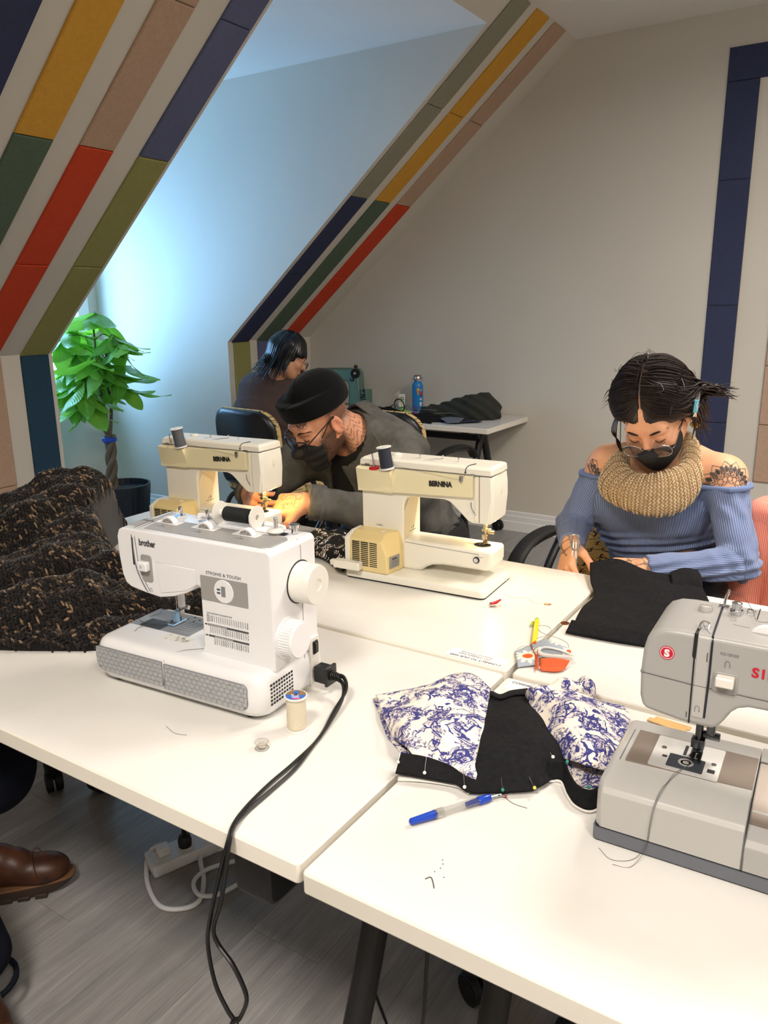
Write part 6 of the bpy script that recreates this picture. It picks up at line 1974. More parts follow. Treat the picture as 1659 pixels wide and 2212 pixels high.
    for x in (-3.05, -2.78):
        obj('shoe', MB().loft([[(x + 0.045 * a, y, zz) for a, zz in ((-1, 0), (1, 0), (0.9, hh * 0.6), (0.4, hh), (-0.4, hh), (-0.9, hh * 0.6))] for y, hh in ((3.7, 0.09), (3.76, 0.10), (3.86, 0.06), (3.95, 0.045), (3.97, 0.02))], M=off), m_black, t, bevel=0.008)
    m_h = hair_mat('blue_black_hair', (14, 15, 20), 0.28)

    def cap(P):
        q = H.loc(P)
        d = s_ell(q, (0, -0.022, 0.034), (0.088, 0.106, 0.094))
        d = smin(d, s_ell(q, (0, -0.06, -0.03), (0.080, 0.055, 0.08)), 0.04)
        fr = np.where(q[:, 1] > 0.03, 0.012 + 0.004 * np.sin(q[:, 0] * 300) - q[:, 2], np.where(q[:, 1] > -0.005, -0.045 - 0.9 * (q[:, 1] - 0.03) * 0 - q[:, 2], -1))
        return np.maximum(d, fr) * H.k
    hr = sdf_obj('hair', cap, H.c - 0.2, H.c + 0.2, 0.005, m_h, t, None, off)
    rs = np.random.RandomState(9); st = []
    T = lambda *q: tuple(off @ Vector(H.w(*q)))
    for k in range(170):
        a = rs.uniform(0, 2 * PI); r_ = math.sqrt(rs.uniform(0, 1)) * 0.03
        ang = rs.uniform(-PI, PI)
        dx, dy = math.sin(ang), math.cos(ang)
        frontness = max(0, dy)
        e = rs.uniform(0, 0.004)
        p0 = (dx * 0.02, -0.02 + dy * 0.02, 0.128 + e)
        p1 = (dx * 0.062, -0.022 + dy * 0.076, 0.10 + e)
        p2 = (dx * (0.089 + e), -0.022 + dy * (0.107 + e), 0.035)
        if dy > 0.35:
            p3 = (dx * 0.088, -0.02 + dy * 0.106, 0.012 + rs.normal() * 0.004); st.append(([T(*p0), T(*p1), T(*p2), T(*p3)], 0.004))
        else:
            L_ = rs.uniform(0.07, 0.16) if dy < 0 else rs.uniform(0.05, 0.10)
            flick = rs.uniform(0.0, 0.035)
            p3 = (dx * 0.090, -0.026 + dy * 0.10, -0.03); p4 = (dx * (0.085 + flick), -0.03 + dy * (0.09 + flick), -0.03 - L_ * 0.7)
            p5 = (dx * (0.09 + 1.6 * flick) + rs.normal() * 0.01, -0.03 + dy * (0.095 + 1.6 * flick), -0.03 - L_)
            st.append(([T(*p0), T(*p1), T(*p2), T(*p3), T(*p4), T(*p5)], rs.uniform(0.0028, 0.0045)))
    locks('hair_locks', hr, m_h, st, n=5, flat=0.5)
    HM = off @ H.M()
    g = obj('glasses', MB().tube(cpath([(-0.010, 0.106, -0.006), (0, 0.110, -0.002), (0.010, 0.106, -0.006)], 4), 0.0012, 6, M=HM), m_blkplast, t)
    for x in (-1, 1):
        ring = [(x * 0.035 + 0.025 * math.cos(2 * PI * k / 20), 0.112 - 0.12 * abs(x * 0.035 + 0.025 * math.cos(2 * PI * k / 20)), -0.012 + 0.019 * math.sin(2 * PI * k / 20)) for k in range(20)]
        obj('lens_rim', MB().tube(ring, 0.0014, 6, closed=True, M=HM), m_blkplast, g)
        obj('temple', MB().tube([(x * 0.059, 0.104, -0.008), (x * 0.074, 0.07, 0.0), (x * 0.083, -0.01, 0.012)], 0.0012, 6, M=HM), m_blkplast, g)
    return t


desk_person()


# ================================================================== person standing at the left edge: only legs and boots reach into the frame
m_leather = NT('brown_leather')
_v = m_leather.coord(); _n = m_leather.noise(_v, 22, 4, 0.6)
m_leather.bump(m_leather.noise(_v, 300, 2), 0.15, 0.0006)
m_leather = m_leather.done(m_leather.ramp(_n, [(0.3, lin((48, 26, 16))), (0.7, lin((80, 45, 28)))]), 0.42, spec=0.4)
m_sole = M('brown_rubber_sole', (52, 38, 28), 0.7)
m_welt = M('tan_welt_stitching', (112, 76, 48), 0.8)
m_dnavy = denim('dark_navy_denim', (22, 26, 38))


def boot(t, heel, ang, off, zipped=True):
    """ankle boot; heel: floor point under the heel, ang: direction of the toe"""
    d = Vector((math.cos(ang), math.sin(ang), 0)); s = Vector((-d.y, d.x, 0))
    fr = Matrix(((d.x, s.x, 0, heel[0]), (d.y, s.y, 0, heel[1]), (0, 0, 1, 0), (0, 0, 0, 1)))
    inv = np.array(fr.inverted(), np.float32)

    def upper(P):
        q = P @ inv[:3, :3].T + inv[:3, 3]
        r = s_cap(q, (0.04, 0, 0.06), (0.035, 0, 0.21), 0.040, 0.050)
        r = smin(r, s_cap(q, (0.03, 0, 0.062), (0.15, 0, 0.068), 0.036, 0.037), 0.03)
        r = smin(r, s_ell(q, (0.205, 0.0, 0.056), (0.068, 0.045, 0.037)), 0.02)
        r = smin(r, s_cap(q, (0.06, 0, 0.13), (0.14, 0, 0.085), 0.04, 0.034), 0.03)
        r = r + 0.0025 * np.sin(q[:, 0] * 120 - q[:, 2] * 90) * np.exp(-((q[:, 0] - 0.1) / 0.04) ** 2 - ((q[:, 2] - 0.12) / 0.05) ** 2)
        r = np.maximum(r, 0.032 - q[:, 2])
        return np.maximum(r, q[:, 2] - 0.20)
    c = np.array(fr @ Vector((0.12, 0, 0.12)))
    b = sdf_obj('boot', upper, c - 0.24, c + 0.24, 0.005, m_leather, t, None, off)
    out = []
    for k in range(36):
        a = 2 * PI * k / 36
        x = 0.125 + 0.158 * math.cos(a); w_ = 0.047 * (0.82 + 0.22 * math.cos(a + 2.6) ** 2 + 0.14 * max(0, math.cos(a)))
        out.append((x, w_ * math.copysign(abs(math.sin(a)) ** 0.8, math.sin(a))))
    F = off @ fr
    obj('welt', MB().prism([(x * 1.0, y * 1.0) for x, y in out], 0.031, 0.036, M=F), m_welt, b, bevel=0.001)
    obj('sole', MB().loft([[(0.125 + (x - 0.125) * k, y * k, z + 0.018 * max(0, (x - 0.2) / 0.08) ** 2 * (1 if z < 0.02 else 0)) for x, y in out] for k, z in ((0.97, 0.008), (1.0, 0.014), (1.0, 0.031))], M=F), m_sole, b)
    for x0, x1 in ((-0.03, 0.05), (0.075, 0.10), (0.112, 0.14), (0.152, 0.18), (0.192, 0.22)):
        obj('tread_lug', MB().b2((x0, -0.042, 0.0), (x1, 0.042, 0.012), M=F), m_sole, b, bevel=0.002)
    obj('collar', MB().tube([tuple(F @ Vector((0.036 + 0.051 * math.cos(2 * PI * k / 24), 0.049 * math.sin(2 * PI * k / 24), 0.2))) for k in range(24)], 0.005, 6, closed=True), m_blkplast, b)
    obj('toe_seam', MB().tube(cpath([tuple(F @ Vector(p)) for p in ((0.205, -0.046, 0.06), (0.195, -0.03, 0.094), (0.19, 0.0, 0.102), (0.195, 0.03, 0.094), (0.205, 0.046, 0.06))], 4), 0.001, 5), m_leather, b)
    if zipped:
        z_ = obj('zip', MB().tube([tuple(F @ Vector((0.072, -0.036, 0.205))), tuple(F @ Vector((0.082, -0.034, 0.14)))], 0.003, 6), m_dsteel, b)
        obj('zip_pull', MB().tube([tuple(F @ Vector((0.088, -0.042, 0.20))), tuple(F @ Vector((0.092, -0.044, 0.165)))], 0.0028, 6, flat=0.4), m_dark, z_)


def booted_person():
    t = thing('person', 'person in dark navy trousers and brown leather ankle boots, legs at the left edge', 'person', (-1.62, 0.62, 0))
    off = Matrix.Translation((1.62, -0.62, 0))
    kn = [(v3(-1.72, 0.30, 0.50), v3(-1.80, 0.78, 0.52), v3(-1.86, 0.93, 0.20)), (v3(-1.60, 0.26, 0.50), v3(-1.52, 0.66, 0.51), v3(-1.545, 0.68, 0.17))]
    return t, off


def boots():
    t, off = booted_person()
    # hips sit on a stool outside the frame
    legs = [(v3(-2.02, 0.40, 0.56), v3(-1.83, 0.80, 0.60), v3(-1.745, 0.82, 0.24)), (v3(-1.86, 0.28, 0.56), v3(-1.56, 0.58, 0.56), v3(-1.40, 0.655, 0.14))]
    pel = v3(-1.96, 0.30, 0.58)

    def tr(P):
        d = s_ell(P, pel, (0.18, 0.16, 0.13))
        for a, b, c in legs:
            d = smin(d, smin(s_cap(P, a, b, 0.098, 0.078), s_cap(P, b, c, 0.074, 0.058), 0.02), 0.04)
        d = smin(d, s_cap(P, v3(-1.86, 0.76, 0.58), v3(-1.67, 0.86, 0.36), 0.10, 0.115), 0.03)
        return d + wob(P, 0.004, 30, 6)

    def upper(P):
        d = s_loft(P, [pel, v3(-1.98, 0.30, 0.8), v3(-1.96, 0.36, 1.02), v3(-1.95, 0.4, 1.1)], [0.18, 0.16, 0.19, 0.1], [0.14, 0.12, 0.12, 0.08], nrm((0.8, -0.6, 0)), nrm((0.6, 0.8, 0)))
        for s_, e, w_ in ((v3(-1.80, 0.28, 1.05), v3(-1.84, 0.46, 0.82), v3(-1.92, 0.62, 0.68)), (v3(-2.12, 0.52, 1.05), v3(-2.1, 0.66, 0.82), v3(-2.0, 0.74, 0.68))):
            d = smin(d, smin(s_cap(P, s_, e, 0.06, 0.05), s_cap(P, e, w_, 0.046, 0.035), 0.012), 0.03)
        return d
    H = Head((-1.91, 0.45, 1.29), (0.5, 0.75, -0.3))
    hd = [Hand((-1.92, 0.62, 0.68), (-0.2, 0.9, -0.2), (0.2, 0.2, 0.95), 1), Hand((-2.0, 0.74, 0.68), (0.2, 0.9, -0.3), (0.0, 0.2, 0.95), -1)]

    def body(P):
        d = smin(upper(P), s_cap(P, v3(-1.95, 0.4, 1.1), H.w(0, -0.03, -0.07), 0.055, 0.052), 0.03)
        d = smin(d, H.sdf(P), 0.012)
        for h in hd:
            d = smin(d, h.sdf(P), 0.012)
        for a, b, c in legs:
            d = smin(d, smin(s_cap(P, a, b, 0.085, 0.065), s_cap(P, b, c, 0.055, 0.04), 0.02), 0.04)
        return d
    sdf_obj('body', body, (-2.4, -0.05, 0.05), (-1.35, 1.15, 1.5), 0.009, M('olive_skin'), t, None, off)
    sdf_obj('jumper', lambda P: np.maximum(np.maximum(upper(P) - 0.014 + wob(P, 0.004, 30, 2), -s_cap(P, v3(-1.95, 0.4, 1.12), H.w(0, -0.03, -0.07), 0.065, 0.065)), 0.5 - P[:, 2]), (-2.4, -0.05, 0.48), (-1.5, 1.0, 1.25), 0.009, M('black_jersey'), t, None, off)
    sdf_obj('trousers', tr, (-2.4, -0.1, 0.03), (-1.35, 1.1, 0.8), 0.007, m_dnavy, t, None, off)
    sdf_obj('hair', lambda P: np.maximum(s_ell(H.loc(P), (0, -0.03, 0.03), (0.088, 0.104, 0.1)), np.where(H.loc(P)[:, 1] > 0.02, 0.05 - H.loc(P)[:, 2], -1)), H.c - 0.2, H.c + 0.2, 0.008, M('dark_hair', (30, 24, 22), 0.5), t, None, off)
    boot(t, (-1.765, 0.79), math.radians(46), off)
    boot(t, (-1.44, 0.63), math.radians(-12), off, False)
    # hem of the nearer trouser leg
    obj('hem', MB().tube([tuple(off @ Vector((-1.40 + 0.062 * math.cos(2 * PI * k / 24), 0.655 + 0.062 * math.sin(2 * PI * k / 24), 0.075 + 0.0))) for k in range(24)], 0.006, 6, closed=True), m_dnavy, t)


boots()

# ================================================================== chairs
def pattern_fabric():
    """sand coloured upholstery with scattered dark strokes and rust dashes"""
    t = NT('patterned_upholstery'); v = t.coord('Object')
    base = t.ramp(t.noise(v, 350, 2), [(0.3, lin((196, 168, 112))), (0.7, lin((222, 196, 142)))])
    col = base
    for (sc, rot, th, c, seed) in ((22, 0.3, 0.055, (60, 62, 68), 1.0), (26, 1.9, 0.05, (66, 66, 70), 5.0), (24, 1.1, 0.04, (168, 96, 52), 9.0), (30, 2.7, 0.04, (52, 56, 66), 13.0)):
        vv = t.coord('Object', (sc * 0.55, sc * 0.55, sc * 1.6), (0.0, rot, 0.0), (seed, seed * 0.7, seed * 1.3))
        vo = t.node('ShaderNodeTexVoronoi', {'Scale': 1.0, 'Randomness': 0.9}, feature='F1', distance='CHEBYCHEV')
        t.t.links.new(vv, vo.inputs['Vector'])
        sep = t.node('ShaderNodeSeparateXYZ', {0: t.node('ShaderNodeVectorMath', {0: vv, 1: vo.outputs['Position']}, operation='SUBTRACT').outputs[0]})
        ln = t.math('LESS_THAN', t.math('ABSOLUTE', t.math('ADD', sep.outputs[2], t.math('MULTIPLY', t.math('SINE', t.math('MULTIPLY', sep.outputs[0], 9.0)), 0.03))), th)
        le = t.math('LESS_THAN', t.math('ABSOLUTE', sep.outputs[0]), 0.32)
        col = t.mix(t.math('MULTIPLY', ln, le), col, lin(c))
    t.bump(t.noise(v, 900, 2), 0.25, 0.0006)
    return t.done(col, 0.9, spec=0.15)


m_uph = pattern_fabric()
m_shell = M('black_chair_shell', (20, 22, 28), 0.32, bump=0.04, bscale=700)


def back_ring(scale, y, bow=0.05):
    out = []
    for x, z in rrect(-0.235 * scale, 0.235 * scale, 0.67 - 0.205 * scale, 0.67 + 0.215 * scale, [0.11, 0.11, 0.06, 0.06], 7):
        out.append((x, y + bow * (x / 0.235) ** 2 - 0.10 * (z - 0.5), z))
    return out


def chair(label, loc, rz, group='office chairs with patterned upholstery'):
    """side chair on casters; the sitter faces local +y"""
    t = thing('office_chair', label, 'chair', loc, rz, group)
    obj('seat', MB().loft([[(x, y, z) for x, y in rrect(-0.235 + i, 0.235 - i, -0.19 + i, 0.24 - i, 0.07, 5)] for z, i in ((0.425, 0.01), (0.44, 0.0), (0.465, 0.004), (0.475, 0.03))]), m_uph, t, smooth=60)
    obj('seat_pan', MB().loft([[(x, y, z) for x, y in rrect(-0.23 + i, 0.23 - i, -0.185 + i, 0.235 - i, 0.07, 5)] for z, i in ((0.395, 0.03), (0.425, 0.0))]), m_shell, t)
    rg = [back_ring(s, y) for s, y in ((0.985, -0.222), (1.0, -0.214), (1.0, -0.206), (0.99, -0.196), (0.95, -0.19))]
    obj('backrest', MB().loft(rg), m_uph, t, smooth=60)
    rg = [back_ring(s, y) for s, y in ((0.88, -0.250), (0.95, -0.243), (0.975, -0.232), (0.98, -0.222))]
    obj('back_shell', MB().loft(rg), m_shell, t, smooth=60)
    obj('back_bracket', MB().tube(cpath([(0, -0.05, 0.40), (0, -0.22, 0.41), (0, -0.262, 0.48), (0, -0.262, 0.58)], 4), 0.028, 10, flat=0.4), m_black, t)
    for s in (-1, 1):
        fr = obj('arm_frame', MB().tube(cpath([(s * 0.20, 0.02, 0.41), (s * 0.275, 0.02, 0.43), (s * 0.285, -0.04, 0.55), (s * 0.285, -0.13, 0.655), (s * 0.28, 0.0, 0.675), (s * 0.275, 0.14, 0.665)], 5), 0.014, 10), m_black, t)
        p = cpath([(s * 0.285, -0.16, 0.655), (s * 0.285, -0.05, 0.685), (s * 0.28, 0.08, 0.682), (s * 0.272, 0.17, 0.655), (s * 0.268, 0.215, 0.61)], 5)
        k = len(p)
        pad = obj('arm_pad', MB().tube(p, [0.027] * k, 12, flat=0.42, up=(0, 0, 1)), m_rubber, t)
        mb = MB()
        for i in range(4, k - 2, 1):
            for dx in (-0.012, -0.004, 0.004, 0.012):
                a = Vector(p[i])
                mb.ell((a.x + dx, a.y, a.z + 0.0112), (0.0018, 0.0018, 0.0008), 6, 4)
        obj('arm_perforations', mb, m_dark, pad, smooth=0, kind='stuff')
        for y in (-0.20, 0.20):
            lg = obj('leg', MB().tube(cpath([(s * 0.19, y * 0.5, 0.405), (s * 0.225, y * 0.8, 0.36), (s * 0.235, y, 0.22), (s * 0.24, y * 1.1, 0.07)], 5), 0.0135, 10), m_black, t)
            caster(lg, s * 0.24, y * 1.1, 0.4 + y * 3 + s, 0.026)
    return t


chair('black-backed patterned chair occupied by the person in brown', (-2.81, 3.28, 0), -0.12)
chair('empty patterned chair at the desk, behind the man in the beanie', (-2.125, 3.56, 0), -0.1)
chair('patterned chair the man in the beanie sits on', (-1.565, 2.345, 0), PI + 0.06).scale.z = 0.92
chair('patterned chair the woman in the blue top sits on', (-0.60, 2.27, 0), PI - 0.12)
chair('patterned chair under the coral ribbed cardigan', (-0.03, 2.02, 0), PI + 0.05)

# ================================================================== coral cardigan over a chair back
m_coral = rib_cloth('coral_ribbed_knit', (236, 146, 128), 1500, 0.25)


def cardigan():
    t = thing('cardigan', 'coral ribbed cardigan hung over a chair back at the right edge', 'cardigan', (-0.03, 2.2, 0))
    off = Matrix.Translation((0.03, -2.2, 0))

    def f(P):
        q = P - v3(-0.03, 2.215, 0.70)
        d = np.sqrt((np.maximum(np.abs(q[:, 0]) - 0.215, 0)) ** 2 + (np.maximum(np.abs(q[:, 1] + 0.10 * q[:, 2]) - 0.05, 0)) ** 2 + (np.maximum(np.abs(q[:, 2] + 0.04) - 0.20, 0)) ** 2) - 0.035
        return d + wob(P, 0.008, 20, 12, stretch=(1.5, 1, 0.5))
    b = sdf_obj('knit', f, (-0.36, 2.04, 0.38), (0.30, 2.4, 0.96), 0.008, m_coral, t, dict(rib=lambda P: P[:, 0]), off, smoothit=3)
    def sl(P):
        return smin(s_cap(P, v3(-0.235, 2.16, 0.86), v3(-0.265, 2.12, 0.66), 0.05, 0.045), s_cap(P, v3(-0.265, 2.12, 0.66), v3(-0.27, 2.11, 0.46), 0.045, 0.04), 0.02) + wob(P, 0.005, 30, 5)
    sdf_obj('sleeve', sl, (-0.36, 2.0, 0.40), (-0.15, 2.26, 0.95), 0.007, m_coral, t, dict(rib=lambda P: P[:, 0]), off, smoothit=2)


cardigan()

# ================================================================== plant by the window
def leaf_mat():
    t = NT('glossy_green_leaf'); v = t.coord('UV')
    sep = t.node('ShaderNodeSeparateXYZ', {0: v})
    mid = t.math('ABSOLUTE', t.math('SUBTRACT', sep.outputs[0], 0.5))
    vein = t.math('SINE', t.math('MULTIPLY', t.math('SUBTRACT', sep.outputs[1], t.math('MULTIPLY', mid, 0.45)), 85.0))
    oi = t.node('ShaderNodeObjectInfo')
    c = t.mix(oi.outputs['Random'], lin((84, 142, 58)), lin((142, 198, 88)))
    c = t.mix(t.math('MULTIPLY', t.math('LESS_THAN', mid, 0.025), 0.6), c, lin((160, 206, 110)))
    t.bump(vein, 0.25, 0.002)
    m = t.done(c, 0.28, spec=0.5)
    # thin leaf: some light passes through
    tl = t.node('ShaderNodeBsdfTranslucent', {0: lin((150, 214, 60))})
    mx = t.node('ShaderNodeMixShader', {0: 0.4}); t.t.links.new(t.b.outputs[0], mx.inputs[1]); t.t.links.new(tl.outputs[0], mx.inputs[2])
    t.t.links.new(mx.outputs[0], t.n['Material Output'].inputs[0])
    return m


m_leaf = leaf_mat()
m_stem = M('grey_brown_bark', (112, 96, 78), 0.8, bump=0.5, bscale=120, var=0.15)
m_gstem = M('green_stalk', (78, 104, 52), 0.5)


def plant():
    t = thing('potted_plant', 'tall money tree with a braided trunk in a black fluted pot', 'plant', (-4.02, 3.2, 0))
    off = Matrix.Translation((4.02, -3.2, 0))
    # pot with flutes
    rings = []
    for r, z in ((0.125, 0), (0.135, 0.02), (0.165, 0.28), (0.172, 0.31), (0.172, 0.325), (0.160, 0.325), (0.155, 0.29), (0.01, 0.285)):
        n = 96
        rings.append([((r + (0.004 * math.cos(2 * PI * j / n * 32) if 0.01 < z < 0.30 and r > 0.13 else 0)) * math.cos(2 * PI * j / n), (r + (0.004 * math.cos(2 * PI * j / n * 32) if 0.01 < z < 0.30 and r > 0.13 else 0)) * math.sin(2 * PI * j / n), z) for j in range(n)])
    obj('pot', MB().loft(rings), M('black_pot', (24, 28, 34), 0.35), t, smooth=50)
    obj('soil', MB().lathe([(0.153, 0.27), (0.10, 0.288), (0.001, 0.29)], 24), M('soil', (64, 50, 40), 0.95, bump=0.8, bscale=90, var=0.3), t)
    bx, by = -0.10, 0.0
    for k in range(3):
        a0 = 2 * PI * k / 3
        p = [(bx + 0.020 * math.cos(a0 + 7 * s) + 0.03 * s, by + 0.020 * math.sin(a0 + 7 * s), 0.27 + 0.36 * s) for s in [i / 14 for i in range(15)]]
        obj('trunk', MB().tube(p, [0.020 - 0.004 * i / 14 for i in range(15)], 10), m_stem, t)
    top = Vector((bx + 0.02, by, 0.62))
    obj('tie', MB().tube([(bx + 0.02 + 0.035 * math.cos(2 * PI * k / 16), by + 0.035 * math.sin(2 * PI * k / 16), 0.60) for k in range(16)], 0.012, 6, closed=True, flat=1.6), M('blue_ribbon', (40, 80, 190), 0.5), t)
    # leaflet mesh shared by every leaflet
    def leaflet_mesh():
        mb = MB()
        def fn(u, v):
            w_ = 0.5 * math.sin(PI * min(1, v) ** 0.8) ** 0.8 * 0.46
            x = (u - 0.5) * 2 * w_
            return (x, v, -0.26 * v * v + 0.16 * abs(x) + 0.02 * math.sin(9 * v + 3 * u))
        mb.sheet(fn, 6, 12)
        return mb
    lm = obj('leaflet', leaflet_mesh(), m_leaf, None, smooth=80)
    me = lm.data; bpy.data.objects.remove(lm, do_unlink=True)
    rs = random.Random(12)
    # hubs: end of each leaf stalk, relative to the pot
    hubs = [(-0.03, -0.02, 1.37, .24), (-0.16, -0.1, 1.28, .22), (0.10, 0.0, 1.24, .21), (0.21, -0.06, 1.19, .20), (-0.24, 0.05, 1.22, .22), (-0.10, -0.12, 1.14, .26), (0.06, -0.14, 1.13, .24),
            (-0.30, -0.02, 1.08, .22), (-0.20, -0.16, 1.02, .22), (0.18, -0.06, 1.02, .22), (0.02, 0.1, 1.06, .20), (0.02, -0.20, 0.98, .24), (-0.28, -0.10, 0.93, .20), (-0.12, 0.05, 0.94, .2), (0.12, 0.04, 0.92, .22), (-0.10, -0.18, 0.88, .20), (-0.33, 0.02, 0.98, .2), (-0.22, 0.10, 1.12, .2), (0.0, 0.06, 1.22, .2), (-0.14, -0.2, 1.22, .24), (0.12, -0.16, 1.10, .24), (0.0, -0.16, 0.86, .22)]
    stems = [[(0, 0, 0), (-0.03, 0.01, 0.16), (-0.05, 0.0, 0.36), (-0.02, -0.02, 0.56), (-0.02, -0.02, 0.70)], [(0.01, 0, 0), (0.06, -0.01, 0.2), (0.05, -0.02, 0.4), (0.09, -0.02, 0.55)], [(-0.01, 0, 0), (-0.09, -0.03, 0.15), (-0.13, -0.05, 0.32), (-0.17, -0.03, 0.5)]]
    pts = []
    for s_ in stems:
        p = cpath([tuple(top + Vector(q)) for q in s_], 6)
        obj('stem', MB().tube(p, [0.011 - 0.006 * i / len(p) for i in range(len(p))], 8), m_stem, t)
        pts += p[6:]
    for hx, hy, hz, L in hubs:
        h = Vector((hx + bx + 0.06, hy, hz))
        b_ = min((Vector(p) for p in pts), key=lambda p: (p - h).length + max(0, p.z - h.z) * 3)
        mid = (b_ + h) / 2 + Vector((0, 0, 0.03))
        lf = obj('leaf', MB().tube(cpath([tuple(b_), tuple(mid), tuple(h)], 5), 0.0028, 6), m_gstem, t)
        out = (h - Vector((bx + 0.02, by, h.z - 0.02))); ang0 = math.atan2(out.y, out.x)
        n = rs.choice((5, 6, 6, 7))
        for k in range(n):
            a = ang0 + (k - (n - 1) / 2) * (2 * PI / (n + 0.8)) + rs.uniform(-0.15, 0.15)
            droop = rs.uniform(0.35, 1.3)
            dv = Vector((math.cos(a) * math.cos(droop), math.sin(a) * math.cos(droop), -math.sin(droop)))
            side = Vector((-math.sin(a), math.cos(a), rs.uniform(-0.75, 0.75))).normalized()
            nz = side.cross(dv).normalized(); side = dv.cross(nz)
            sc = L * rs.uniform(0.85, 1.25)
            o = bpy.data.objects.new('leaflet', me); COL.objects.link(o); o.parent = lf
            o.matrix_local = Matrix(((side.x * sc, dv.x * sc, nz.x * sc, h.x), (side.y * sc, dv.y * sc, nz.y * sc, h.y), (side.z * sc, dv.z * sc, nz.z * sc, h.z), (0, 0, 0, 1)))


plant()

# ================================================================== cloth on the tables
def bilerp_rows(rows, u, v):
    """catmull-rom through a grid of points"""
    def cr(p, t):
        n = len(p) - 1; x = min(max(t * n, 0), n - 1e-6); i = int(x); f = x - i
        g = lambda k: p[min(max(k, 0), n)] if 0 <= k <= n else (p[0] * 2 - p[1] if k < 0 else p[n] * 2 - p[n - 1])
        a, b, c, d = g(i - 1), g(i), g(i + 1), g(i + 2)
        return 0.5 * ((2 * b) + (c - a) * f + (2 * a - 5 * b + 4 * c - d) * f * f + (3 * b - a - 3 * c + d) * f ** 3)
    return cr([cr([Vector(q) for q in r], u) for r in rows], v)


def nz_(x, y, s=0):
    return math.sin(x * 31 + s) * math.cos(y * 27 + 1.7 * s) + 0.6 * math.sin(x * 57 - y * 43 + 2.3 * s) + 0.4 * math.cos(y * 88 + x * 29 + s)


def cloth(name, rows, mat, parent=None, nu=36, nv=30, amp=0.006, seed=0, th=0.0016, puff=0.0, zmin=0.7312, o0=(0, 0, 0), label=None, uvs=None):
    """draped sheet through rows of (x, y, z); puff lifts the middle, amp adds wrinkles"""
    mb = MB(); O = Vector(o0)
    uv = []
    def fn(u, v):
        p = bilerp_rows(rows, u, v)
        e = min(1, 6 * min(u, 1 - u, v, 1 - v) + 0.15)
        p.z += puff * math.sin(PI * u) ** 0.7 * math.sin(PI * v) ** 0.7 + amp * e * (0.75 * nz_(p.x * 1.0, p.y * 1.0, seed) + 0.25)
        p.x += 0.15 * amp * nz_(p.y, p.x, seed + 3); p.y += 0.15 * amp * nz_(p.x, p.y, seed + 5)
        p.z = max(p.z, zmin)
        return tuple(p - O)
    mb.sheet(fn, nu, nv)
    o = obj(name, mb, mat, parent, smooth=80, solid=th, label=label)
    return o


def toile_mat():
    """cream cloth printed with blue engraved-looking scenery: clumps, branches and hatching"""
    t = NT('toile_print'); v = t.coord('Object')
    warp = t.node('ShaderNodeVectorMath', {0: v, 1: t.node('ShaderNodeVectorMath', {0: t.noise(v, 26, 3, out=1), 1: (0.05, 0.05, 0.05)}, operation='MULTIPLY').outputs[0]}, operation='ADD').outputs[0]
    big = t.noise(warp, 36, 3, 0.55)
    det = t.noise(warp, 170, 4, 0.65, 1.5)
    vo = t.node('ShaderNodeTexVoronoi', {'Scale': 44.0, 'Randomness': 1.0}, feature='DISTANCE_TO_EDGE'); t.t.links.new(warp, vo.inputs['Vector'])
    wv = t.node('ShaderNodeTexWave', {'Scale': 54.0, 'Distortion': 9.0, 'Detail': 3.0, 'Detail Scale': 2.2}); t.t.links.new(warp, wv.inputs[0])
    clump = t.math('MULTIPLY', t.math('GREATER_THAN', big, 0.515), t.math('GREATER_THAN', det, 0.5))
    edge = t.math('MULTIPLY', t.math('LESS_THAN', vo.outputs['Distance'], 0.065), t.math('GREATER_THAN', t.noise(warp, 34, 2), 0.47))
    hatch = t.math('MULTIPLY', t.math('GREATER_THAN', wv.outputs['Fac'], 0.72), t.math('GREATER_THAN', t.noise(warp, 17, 2), 0.53))
    dark = t.math('MAXIMUM', clump, t.math('MAXIMUM', edge, t.math('MULTIPLY', hatch, 0.8)))
    soft = t.math('MULTIPLY', t.math('GREATER_THAN', big, 0.47), 0.28)
    c = t.mix(t.math('MAXIMUM', soft, 0.0), lin((232, 223, 210)), lin((150, 146, 178)))
    c = t.mix(dark, c, lin((60, 62, 122)))
    t.bump(t.noise(v, 1400, 2), 0.1, 0.0003)
    return t.done(c, 0.85, spec=0.15)


m_toile = toile_mat()
m_bjersey = NT('black_cotton_jersey')
_n = m_bjersey.noise(m_bjersey.coord(), 900, 2)
_l = m_bjersey.noise(m_bjersey.coord(), 120, 2)
m_bjersey.bump(_n, 0.2, 0.0004)
m_bjersey = m_bjersey.done(m_bjersey.ramp(_l, [(0.3, lin((22, 22, 24))), (0.74, lin((30, 30, 33))), (0.80, lin((52, 52, 54)))]), 0.92, spec=0.12)
m_wback = M('white_backing', (226, 222, 216), 0.9)

g0 = (-0.45, 1.02, 0.73)
gt = thing('garment', 'blue and cream toile garment with a black front panel, waistband pinned', 'garment', g0)


def Z(row, *z):
    return [(p[0], p[1], z[min(i, len(z) - 1)]) for i, p in enumerate(row)]


